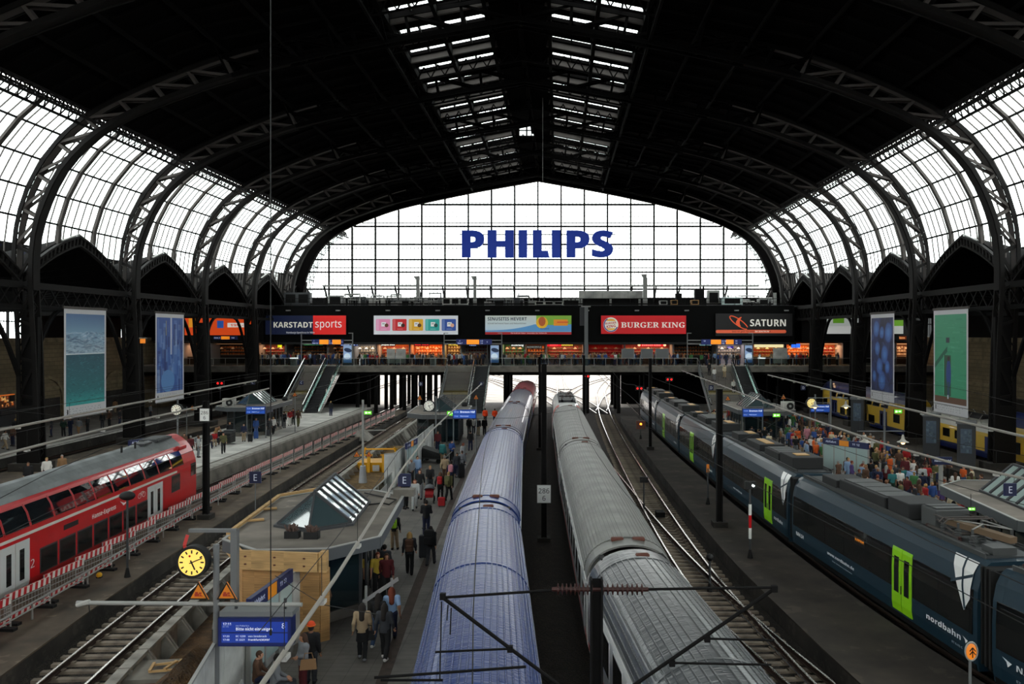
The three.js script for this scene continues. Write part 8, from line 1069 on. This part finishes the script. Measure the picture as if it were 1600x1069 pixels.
const COL = { black: '#17171a', charcoal: '#34363b', grey: '#77797d', 'pale grey': '#aeb0b0', white: '#dcdad4', cream: '#cdbf9f', beige: '#a58f72', brown: '#5b4030', tan: '#8d6b4a', navy: '#1c2340', blue: '#2f4f8c', 'pale blue': '#8ba6c8', teal: '#2c6f70', green: '#3d7040', olive: '#5c5b38', 'dark green': '#1f3a2c', red: '#a31d22', 'dark red': '#581a20', pink: '#c4828e', orange: '#cf5a1e', yellow: '#c0a53a', violet: '#4f3c70', 'denim blue': '#3f5676', 'vivid orange': '#ff4a14', lime: '#8ec21f' };
const HAIR = { 'dark haired': '#1d1613', 'brown haired': '#452e20', 'fair haired': '#a88450', 'grey haired': '#8a8782', 'red haired': '#6f3320', bald: null };
const PMAT = new Map(), cloth = (c) => { if (!PMAT.has(c)) PMAT.set(c, mat(c, 0.88, 0, { sheen: 0.2 })); return PMAT.get(c); };
const SKIN = ['#b98468', '#a5765a', '#c6947a', '#8a5d45'].map((c) => mat(c, 0.6)), EYE = mat(0x120e0c, 0.3);
const labels = new Set();
function person([x, y, z], turn, { p = 'stand', hi = false, top = 'black', garment = 'jacket', bottom = 'navy', hair = 'dark haired', long = false, shoes = 'black', where = '', scale = 1, doing, group }) {
  const verb = doing ?? { stand: 'standing', relaxed: 'standing at ease', phone: 'looking at a phone', arms: 'with folded arms', walk: 'walking', stroll: 'strolling', pull: 'pulling a case', push: 'pushing', sit: 'sitting', bend: 'bending forward' }[p];
  const who = (long ? 'long ' : '') + hair + ' person', tp = top + ' ' + (garment === 'shirt' ? 'top' : garment === 'skirt' ? 'jacket' : garment), bt = bottom + (garment === 'skirt' ? ' skirt' : ' trousers'), v = (s) => s.replace(/\s+/g, ' ').trim();
  const label = [`${who} in ${tp} and ${bt} ${verb} ${where}`, `${who}, ${tp}, ${bt}, ${verb} ${where}`, `${who}, ${tp}, ${bt}, ${where}`, `person, ${tp}, ${bt}, ${where}`, `${who}, ${tp}, ${where}`].map(v).find((s) => s.split(' ').length <= 16 && !labels.has(s));
  if (!label) { if (group) return null; throw new Error('label ' + who + tp + where); } labels.add(label);
  const G = fig(p, hi), t = thing('person', label, 'person', [x, y, z], turn, group); t.scale.setScalar(scale);
  const b = mesh('body', G.body, pick(SKIN), t); mesh(garment === 'skirt' ? 'jacket' : garment, G[garment === 'skirt' ? 'jacket' : garment] ?? G.jacket, cloth(COL[top]), t);
  mesh('trousers', G.trousers, cloth(COL[bottom]), t); if (garment === 'skirt' && G.skirt) mesh('skirt', G.skirt, cloth(COL[bottom]), t); mesh('shoes', G.shoes, cloth(COL[shoes]), t); if (HAIR[hair]) mesh('hair', long ? G.longHair : G.hair, cloth(HAIR[hair]), t); if (hi) mesh('eye', G.eye, EYE, b);
  return t;
}
// bags and cases
function backpack(label, [x, y, z], turn, c, big = 1) { const t = thing('backpack', label, 'backpack', [x, y, z], turn); new MB().add(new RoundedBoxGeometry(0.32 * big, 0.48 * big, 0.2 * big, 3, 0.08)).build('bag', cloth(COL[c] ?? c), t); new MB().add(new RoundedBoxGeometry(0.24 * big, 0.22 * big, 0.1 * big, 2, 0.04), new THREE.Matrix4().makeTranslation(0, -0.09 * big, -0.13 * big)).build('pocket', cloth(COL[c] ?? c), t); for (const s of [-0.1, 0.1]) new MB().tube([[s, 0.2 * big, 0.08], [s * 1.2, 0.24 * big, 0.2], [s * 1.3, 0, 0.26], [s * 1.1, -0.18 * big, 0.1]], 0.018, 5).build('strap', M.black, t); return t; }
function suitcase(label, [x, y, z], turn, c, h = 0.62) { const t = thing('suitcase', label, 'suitcase', [x, y, z], turn); new MB().add(new RoundedBoxGeometry(0.42, h, 0.26, 3, 0.06), new THREE.Matrix4().makeTranslation(0, h / 2 + 0.06, 0)).build('shell', cloth(COL[c]), t); for (const s of [-0.15, 0.15]) { new MB().tube([[s - 0.02, 0.05, 0.08], [s + 0.02, 0.05, 0.08]], 0.05, 10).build('wheel', M.rubber, t); new MB().tube([[s * 0.7, h, 0.1], [s * 0.7, h + 0.34, 0.1]], 0.012, 5).build('handle_rod', M.galv, t); } new MB().tube([[-0.11, h + 0.34, 0.1], [0.11, h + 0.34, 0.1]], 0.018, 5).build('grip', M.black, t); return t; }
function handbag(label, [x, y, z], turn, c, w = 0.36) { const t = thing('handbag', label, 'bag', [x, y, z], turn); new MB().hex([[-w / 2, -0.14, -0.06], [w / 2, -0.14, -0.06], [w * 0.42, 0.13, -0.03], [-w * 0.42, 0.13, -0.03], [-w / 2, -0.14, 0.06], [w / 2, -0.14, 0.06], [w * 0.42, 0.13, 0.03], [-w * 0.42, 0.13, 0.03]]).build('bag', cloth(COL[c]), t); new MB().tube([[-w * 0.3, 0.12, 0], [-w * 0.2, 0.3, 0], [w * 0.2, 0.3, 0], [w * 0.3, 0.12, 0]], 0.014, 5).build('strap', cloth(COL[c]), t); return t; }
// --- centre platform: people read off the photograph, [foot x, foot y in pixels, pose, turn, clothes ...]; turn 0 faces the camera, PI faces away
const AW = Math.PI, CP = [
  [566, 1031, 'stroll', AW + 0.1, 'beige', 'skirt', 'black', 'dark haired', true, 'grey', 'on the near platform left of three friends'], [591, 1010, 'walk', AW - 0.1, 'black', 'jacket', 'denim blue', 'dark haired', true, 'white', 'in the middle of the three friends'], [601, 1031, 'stroll', AW - 0.15, 'charcoal', 'jacket', 'black', 'dark haired', true, 'white', 'right before the blue train edge'], [612, 1004, 'walk', AW + 0.2, 'pale blue', 'shirt', 'navy', 'red haired', true, 'black', 'rightmost of the group of friends'],
  [474, 1086, 'arms', -0.9, 'grey', 'jacket', 'dark red', 'brown haired', true, 'black', 'turning left with a brown handbag at the lower edge'], [486, 1068, 'stand', AW, 'black', 'jacket', 'charcoal', 'dark haired', false, 'black', 'behind the one with the brown handbag'], [431, 1102, 'sit', 1.9, 'grey', 'jacket', 'charcoal', 'dark haired', false, 'black', 'on the steel seats at the lower edge'], [403, 1090, 'sit', 1.7, 'brown', 'jacket', 'navy', 'brown haired', false, 'black', 'beside the white hoarding at the lower edge'],
  [505, 986, 'relaxed', -2.2, 'brown', 'jacket', 'dark green', 'dark haired', false, 'black', 'before the white tiled hoarding'], [483, 992, 'bend', -1.4, 'beige', 'jacket', 'black', 'brown haired', false, 'black', 'beside the blue display board'],
  [590, 936, 'stand', 0.3, 'yellow', 'shirt', 'black', 'red haired', false, 'black', 'beside the dark glass of the near kiosk'], [601, 920, 'relaxed', AW, 'charcoal', 'jacket', 'black', 'dark haired', false, 'black', 'close to the kiosk slats behind the yellow top'], [604, 938, 'walk', 0.2, 'dark red', 'jacket', 'black', 'brown haired', true, 'black', 'in the shade of the near kiosk'],
  [616, 859, 'relaxed', AW, 'black', 'jacket', 'beige', 'brown haired', false, 'black', 'with a green backpack beside the kiosk roof'], [640, 898, 'stroll', AW + 0.1, 'charcoal', 'jacket', 'black', 'fair haired', true, 'black', 'with a dark backpack in the platform middle'], [673, 884, 'walk', AW - 0.1, 'black', 'jacket', 'charcoal', 'dark haired', false, 'black', 'carrying a big rucksack near the blue train'], [666, 838, 'arms', AW, 'black', 'jacket', 'navy', 'dark haired', false, 'black', 'behind the big rucksack'],
  [648, 797, 'walk', 0.15, 'pale grey', 'jacket', 'pale grey', 'red haired', true, 'black', 'coming towards the camera right of the letter E'], [656, 780, 'stroll', 0.1, 'black', 'jacket', 'grey', 'brown haired', true, 'black', 'just behind the pale grey walker'], [672, 770, 'push', 0.1, 'black', 'jacket', 'charcoal', 'fair haired', false, 'black', 'behind a pram'], [688, 783, 'pull', AW, 'black', 'jacket', 'black', 'brown haired', true, 'black', 'with a red backpack and a red case'], [701, 783, 'walk', AW - 0.2, 'olive', 'jacket', 'black', 'fair haired', false, 'black', 'with a yellow green rucksack'],
  [705, 762, 'stand', AW, 'navy', 'jacket', 'black', 'dark haired', false, 'black', 'with a pink backpack'], [695, 753, 'stroll', AW, 'beige', 'jacket', 'brown', 'grey haired', false, 'black', 'left of the pink backpack'], [714, 746, 'stand', 0.4, 'charcoal', 'jacket', 'navy', 'dark haired', false, 'black', 'left of the tall black case'], [722, 741, 'relaxed', AW, 'grey', 'jacket', 'charcoal', 'brown haired', false, 'black', 'at the tall black case'], [724, 727, 'stand', 0.9, 'pale grey', 'jacket', 'navy', 'red haired', true, 'black', 'behind the tall black case'], [706, 722, 'arms', 0.6, 'blue', 'jacket', 'black', 'dark haired', false, 'black', 'right of the baggage cart'],
  [735, 705, 'walk', AW, 'black', 'jacket', 'navy', 'dark haired', false, 'black', 'alone near the far blue coach'], [692, 727, 'stand', AW, 'teal', 'jacket', 'beige', 'brown haired', false, 'black', 'with a huge rucksack beside the baggage cart'], [652, 752, 'stand', 0.4, 'pale blue', 'jacket', 'denim blue', 'brown haired', false, 'white', 'beside the white hoarding'], [643, 757, 'relaxed', -0.4, 'grey', 'jacket', 'black', 'grey haired', false, 'black', 'close to the white hoarding'], [634, 795, 'relaxed', 0.8, 'black', 'jacket', 'black', 'dark haired', true, 'black', 'under the letter E sign'], [629, 788, 'arms', 0.2, 'dark red', 'jacket', 'charcoal', 'fair haired', false, 'black', 'left under the letter E sign'],
  [649, 735, 'stand', 1, 'charcoal', 'jacket', 'black', 'dark haired', false, 'black', 'at the hoarding end'], [684, 706, 'stand', 0.2, 'dark red', 'jacket', 'navy', 'brown haired', false, 'black', 'before the far kiosk'],
  [758, 663, 'stand', AW, 'vivid orange', 'jacket', 'charcoal', 'dark haired', false, 'black', 'left one of two track workers in safety vests'], [773, 664, 'relaxed', AW + 0.2, 'vivid orange', 'jacket', 'navy', 'brown haired', false, 'black', 'right one of two track workers in safety vests'], [757, 680, 'stand', AW, 'black', 'jacket', 'black', 'brown haired', false, 'black', 'below the track workers'], [733, 680, 'stand', 0.3, 'black', 'jacket', 'charcoal', 'dark haired', true, 'black', 'under the far display board'], [740, 679, 'walk', 0.1, 'white', 'jacket', 'navy', 'brown haired', false, 'black', 'under the far display board'], [747, 681, 'stand', 0, 'charcoal', 'jacket', 'beige', 'grey haired', false, 'black', 'under the far display board'],
];
for (const [px, py, p, turn, top, garment, bottom, hair, long, shoes, where] of CP) { const q = gd(px, py, 0.76); person(q, turn, { p, hi: -q[2] < 45, top, garment, bottom, hair, long, shoes, where, scale: rr(0.96, 1.04) }); }
const onBack = (px, py, turn, yy, back, f) => { const q = gd(px, py, 0.76); return [q[0] - Math.sin(turn) * back, 0.76 + yy, q[2] - Math.cos(turn) * back, turn]; };
const bag = (px, py, turn, label, c, big = 1, yy = 1.28, back = 0.23) => { const [x, y, z] = onBack(px, py, turn, yy, back); backpack(label, [x, y, z], turn, c, big); };
bag(616, 859, AW, 'bright green backpack on the back beside the kiosk roof', 'lime'); bag(640, 898, AW + 0.1, 'dark brown backpack on the fair haired walker', 'brown', 1.1); bag(673, 884, AW - 0.1, 'large black rucksack near the blue train', 'black', 1.35, 1.3, 0.28); bag(688, 783, AW, 'red backpack in the middle of the platform', 'red'); bag(701, 783, AW - 0.2, 'yellow green rucksack beside the blue train', 'olive', 1.15); bag(705, 762, AW, 'dark pink backpack further along the platform', 'pink'); bag(692, 727, AW, 'huge teal rucksack beside the baggage cart', 'teal', 1.4, 1.3, 0.3);
handbag('black shoulder bag of the beige skirted walker', [gd(576, 1031, .76)[0], 1.5, gd(566, 1031, .76)[2] - 0.05], AW, 'black'); handbag('brown leather handbag at the lower edge', [gd(486, 1086, .76)[0], 1.72, gd(474, 1086, .76)[2] + 0.25], 0.2, 'tan', 0.46);
const hood = thing('cap', 'vivid orange knitted cap on the person behind the brown handbag', 'hat', (() => { const q = gd(486, 1068, .76); return [q[0], q[1] + 1.68, q[2]]; })()); new MB().add(new THREE.SphereGeometry(0.115, 14, 10, 0, 6.283, 0, 1.75), new THREE.Matrix4().makeTranslation(0, 0.0, -0.01)).build('crown', cloth('#d2451a'), hood); new MB().add(new THREE.TorusGeometry(0.108, 0.02, 6, 16).rotateX(Math.PI / 2), new THREE.Matrix4().makeTranslation(0, -0.01, -0.01)).build('brim', cloth('#e0641f'), hood);
suitcase('red and black wheeled case in the middle of the platform', gd(690, 792, .76), AW, 'red', 0.5); suitcase('tall black case beside the far walkers', gd(721, 747, .76), 0.3, 'black', 0.95); suitcase('black guitar-like case beside the big rucksack', gd(662, 873, .76), AW, 'charcoal', 1.0);
{ const q = gd(671, 785, 0.76), t = thing('pram', 'grey pram with a red seat being pushed towards the camera', 'pram', q, 0.1); new MB().add(new THREE.SphereGeometry(0.32, 12, 8, 0, 6.283, 0, 1.6), new THREE.Matrix4().makeRotationX(-0.5).setPosition(0, 0.75, -0.1)).build('hood', cloth(COL.grey), t); new MB().hex([[-0.22, 0.4, -0.35], [0.22, 0.4, -0.35], [0.26, 0.75, -0.4], [-0.26, 0.75, -0.4], [-0.22, 0.35, 0.4], [0.22, 0.35, 0.4], [0.24, 0.55, 0.45], [-0.24, 0.55, 0.45]]).build('seat', cloth(COL.red), t); for (const [a, b] of [[-0.28, 0.4], [0.28, 0.4], [-0.28, -0.4], [0.28, -0.4]]) { new MB().tube([[a - 0.03, 0.16, b], [a + 0.03, 0.16, b]], 0.16, 12).build('wheel', M.rubber, t); new MB().bar([a, 0.16, b], [a * 0.8, 0.5, b * 0.3], 0.035).build('strut', M.darkGrey, t); } new MB().tube([[-0.22, 0.6, -0.3], [-0.22, 0.98, -0.62], [0.22, 0.98, -0.62], [0.22, 0.6, -0.3]], 0.018, 5).build('handle', M.black, t); }
// --- left platforms
const LP = [[327, 700, 'sit', 0.6, 'charcoal', 'navy'], [309, 703, 'sit', 0.5, 'grey', 'brown'], [335, 697, 'sit', 0.4, 'red', 'beige'], [345, 694, 'sit', 0.3, 'black', 'charcoal'], [349, 709, 'walk', 0.4, 'olive', 'black'], [338, 692, 'bend', 1.0, 'tan', 'navy'], [381, 690, 'stand', 0.2, 'navy', 'beige'], [400, 682, 'stand', 0.6, 'blue', 'blue'], [427, 679, 'walk', 0.5, 'white', 'black'], [421, 680, 'stand', 0.4, 'charcoal', 'black'], [444, 669, 'stand', AW, 'black', 'charcoal'], [453, 665, 'relaxed', 0.5, 'red', 'white'], [458, 664, 'stand', 0.2, 'dark red', 'black'], [466, 667, 'walk', 0.5, 'brown', 'olive'], [517, 650, 'stand', AW, 'black', 'navy'], [298, 716, 'relaxed', AW, 'dark red', 'black'], [368, 679, 'phone', 1.2, 'black', 'grey'], [359, 689, 'stand', 0.4, 'black', 'black'], [389, 668, 'walk', 1, 'pale grey', 'navy'], [44, 765, 'stand', 0.5, 'black', 'black'], [73, 758, 'relaxed', 0.7, 'white', 'dark red'], [97, 752, 'stand', 0.3, 'tan', 'brown'], [288, 709, 'arms', 0.4, 'brown', 'charcoal'], [310, 715, 'stand', 2.2, 'pale grey', 'grey']];
const hairs = ['dark haired', 'brown haired', 'fair haired', 'grey haired', 'dark haired', 'brown haired'];
LP.forEach(([px, py, p, turn, top, bottom], i) => person(gd(px, py, 0.76), turn, { p, top, bottom, hair: hairs[i % 6], long: rnd() < 0.3, where: px < 120 ? 'beyond the red train roof' : px < 350 ? 'behind the red train front' : px < 410 ? 'before the left platform kiosk' : 'between the left kiosk and the left staircase', scale: rr(0.95, 1.05) }));
suitcase('black wheeled case beside the left kiosk', gd(391, 691, .76), 0.2, 'black', 0.7); suitcase('dark case before the left kiosk windows', gd(418, 682, .76), 0.4, 'charcoal', 0.6); suitcase('bright blue case beside the left kiosk', gd(400, 686, .76), 0.4, 'blue', 0.7);
const FL = [[8, 703, 'white', 'beige'], [20, 697, 'brown', 'navy'], [24, 682, 'black', 'black'], [80, 683, 'charcoal', 'navy'], [99, 682, 'dark green', 'black'], [110, 681, 'navy', 'navy'], [123, 680, 'grey', 'tan'], [137, 678, 'black', 'black'], [160, 670, 'black', 'charcoal'], [171, 667, 'brown', 'black'], [187, 665, 'charcoal', 'navy'], [219, 659, 'black', 'navy'], [180, 646, 'tan', 'beige'], [235, 655, 'grey', 'black']];
FL.forEach(([px, py, top, bottom], i) => person(gd(px, py, 0.76), rr(-3, 3), { p: pick(['stand', 'relaxed', 'walk', 'phone']), top, bottom, hair: hairs[i % 6], where: px < 40 ? 'on the far left platform at the picture edge' : px < 150 ? 'under the split sea banner' : 'between the two left banners', scale: rr(0.95, 1.05) }));
// --- the crowd on the right platform
{
  const tops = ['black', 'charcoal', 'navy', 'grey', 'white', 'pale grey', 'brown', 'beige', 'dark red', 'red', 'pale blue', 'blue', 'cream', 'olive', 'black', 'tan', 'teal', 'orange', 'pink', 'green', 'violet', 'black', 'brown', 'white'], bots = ['navy', 'black', 'denim blue', 'charcoal', 'beige', 'brown', 'grey', 'black', 'denim blue'];
  const P = [], ok = (x, d) => P.every(([a, b]) => Math.hypot(a - x, b - d) > 0.52);
  const left = lin([[36, 19.2], [40, 18.4], [46, 18.0], [52, 18.2], [58, 18.9], [64, 19.3], [70, 17.2], [90, 16.4]]);
  const sc = [(1321 - 872) * 57 / F, 57]; let tries = 0;
  while (P.length < 186 && tries++ < 9000) { const d = 38.5 + 54 * Math.pow(rnd(), 1.75), x = rr(left(d), Math.min(26.4, left(d) + 9.4)); if (d < 41.5 && x > 17.4) continue; if (d > 74.4 && d < 85.5 && x > 16.4 && x < 22.3) continue; if (Math.abs(x - sc[0]) < 1.9 && Math.abs(d - sc[1]) < 1.9) continue; if (ok(x, d)) P.push([x, d]); }
  const fixed = [[1394, 780, 'stand', AW, 'teal', 'dark green'], [1406, 778, 'stand', AW, 'white', 'black'], [1424, 774, 'relaxed', AW - 0.3, 'pale blue', 'navy'], [1441, 772, 'stand', AW, 'pale grey', 'charcoal'], [1369, 769, 'stand', 0.4, 'navy', 'brown'], [1349, 762, 'stand', AW, 'tan', 'brown'], [1324, 757, 'stand', AW, 'brown', 'black'], [1268, 716, 'stand', AW, 'white', 'navy'], [1281, 715, 'relaxed', 0.4, 'white', 'denim blue'], [1240, 705, 'stand', 0.2, 'red', 'navy'], [1246, 702, 'stand', 0, 'orange', 'black'], [1305, 829, 'stand', AW, 'black', 'black'], [1462, 836, 'stand', AW, 'pale grey', 'black'], [1490, 842, 'stand', AW, 'lime', 'black'], [1498, 838, 'relaxed', AW, 'red', 'black'], [1475, 840, 'stand', AW, 'grey', 'charcoal'], [1505, 872, 'bend', AW, 'orange', 'brown']];
  const zone = (x, d) => d < 45 ? 'at the front of the crowd near the right kiosk' : d < 52 ? (x < 21 ? 'at the front left of the crowd' : 'under the station name board') : d < 60 ? (x < 22 ? 'beside the long timetable showcase' : 'behind the front rows of the crowd') : d < 70 ? (x < 21 ? 'behind the timetable showcase' : 'under the bell lamps in the crowd') : x < 20 ? 'near the far right kiosk' : 'at the far end of the crowd';
  for (const [px, py, p, turn, top, bottom] of fixed) { const q = gd(px, py, 0.76), r = person(q, turn, { p, top, bottom, hair: pick(hairs), garment: top === 'teal' || top === 'white' ? 'shirt' : 'jacket', where: zone(q[0], -q[2]), scale: rr(0.98, 1.06), group: 'people waiting on the crowded right platform' }); if (r) P.push([q[0], -q[2]]); }
  P.slice(0, -17).forEach(([x, d]) => { for (let k = 0; k < 9; k++) { const p = pick(['stand', 'relaxed', 'stand', 'phone', 'arms', 'relaxed', 'stroll']); if (person([x, 0.76, -d], rnd() < 0.6 ? rr(1.0, 4.2) : rr(-1.4, 1.4), { p, top: pick(tops), bottom: pick(bots), garment: pick(['jacket', 'jacket', 'shirt', 'coat']), hair: pick(['dark haired', 'brown haired', 'fair haired', 'grey haired', 'bald', 'brown haired', 'red haired']), long: rnd() < 0.3, where: zone(x, d), scale: rr(0.92, 1.06), group: 'people waiting on the crowded right platform' })) break; } });
  for (const [px, py, p, turn, top, bottom] of [[1162, 660, 'stand', AW, 'pale grey', 'charcoal'], [1170, 664, 'stand', AW, 'teal', 'black'], [1176, 664, 'walk', AW, 'black', 'black']]) person(gd(px, py, 0.76), turn, { p, top, bottom, hair: 'brown haired', where: 'at the foot of the right staircase' });
}
// --- people on the gallery and the stairs
{
  const tops = ['black', 'charcoal', 'navy', 'white', 'red', 'blue', 'green', 'brown', 'pale grey', 'beige', 'pale blue', 'tan'];
  const st = [[1108, 5.5, 105.6 + 6], [1116, 4.6, 110.5], [1132, 4.9, 111], [1146, 3.1, 108]]; // on the right staircase
  for (const [i, [px, , d]] of st.entries()) { const k = (d - 104) / 9.5; person([bx(px, d), 0.76 + Math.max(0, Math.round(k * 34)) * 5.61 / 34 - 0.05, -d], 0, { p: 'stroll', top: ['black', 'white', 'cream', 'white'][i], bottom: ['black', 'grey', 'beige', 'black'][i], hair: hairs[i], where: 'coming down the right staircase', doing: ['walking', 'strolling', 'descending', 'stepping down'][i] }); }
  const gal = [[1096, 'green', 'black'], [1104, 'black', 'navy'], [1122, 'blue', 'black'], [1134, 'navy', 'charcoal'], [1146, 'charcoal', 'black'], [1154, 'black', 'denim blue'], [961, 'white', 'violet'], [944, 'beige', 'navy'], [897, 'blue', 'black'], [741, 'brown', 'black'], [729, 'charcoal', 'charcoal'], [713, 'grey', 'navy'], [706, 'pale grey', 'black'], [752, 'black', 'brown'], [485, 'pale blue', 'black'], [505, 'navy', 'charcoal'], [428, 'white', 'beige'], [565, 'white', 'grey'], [578, 'red', 'charcoal'], [589, 'grey', 'black'], [1238, 'dark red', 'black'], [1250, 'red', 'brown']];
  gal.forEach(([px, top, bottom], i) => { const d = DE + 1.0 + (i % 3) * 0.5; person([bx(px, d), DY, -d], rr(-2, 2), { p: pick(['stand', 'walk', 'relaxed', 'phone']), top, bottom, hair: hairs[i % 6], where: px > 1085 && px < 1170 ? 'at the head of the right stairs' : px > 690 && px < 760 ? 'at the head of the middle stairs' : px < 520 ? 'at the head of the left stairs' : px > 1200 ? 'behind the right end of the gallery railing' : 'behind the glass gallery railing', scale: rr(0.95, 1.05) }); });
  // the rest of the gallery crowd, past the first three hundred people: one object
  const crowd = struct('crowd'); crowd.userData = { kind: 'stuff', label: 'small dark crowd of passers-by along the gallery before the shops', category: 'crowd' };
  const parts = [['body', (f) => f.body, () => SKIN[1]], ['jacket', (f) => f.jacket, () => cloth(COL[pick(tops)])], ['trousers', (f) => f.trousers, () => cloth(COL[pick(['black', 'navy', 'charcoal', 'denim blue'])])], ['hair', (f) => f.hair, () => cloth(HAIR[pick(['dark haired', 'brown haired', 'fair haired'])])]];
  const inst = new Map();
  for (let i = 0; i < 300; i++) { const px = rnd() < 0.16 ? rr(405, 540) : rr(560, 1330), d = DE + 0.9 + 4.2 * rnd(), p = pick(['stand', 'walk', 'relaxed']); if (px > 1160 && rnd() < 0.45) continue; if ([543.5, 773, 1170].some((q) => Math.abs(q - px) < 13)) continue; const mx = new THREE.Matrix4().makeRotationY(rr(0, 6.28)).scale(V(1, 1, 1).multiplyScalar(rr(0.93, 1.05))).setPosition(bx(px, d), DY, -d); for (const [n, gf, mf] of parts) { const m = mf(), key = n + p + m.uuid; if (!inst.has(key)) inst.set(key, [n, gf(fig(p, false)), m, []]); inst.get(key)[3].push(mx); } }
  for (const [n, g, m, L] of inst.values()) { const o = new THREE.InstancedMesh(g, m, L.length); L.forEach((q, i) => o.setMatrixAt(i, q)); o.name = n; crowd.add(o); }
}
scene.traverse((o) => { if (o.isMesh || o.isLight) { o.castShadow = true; o.receiveShadow = true; } });
renderer.render(scene, camera);
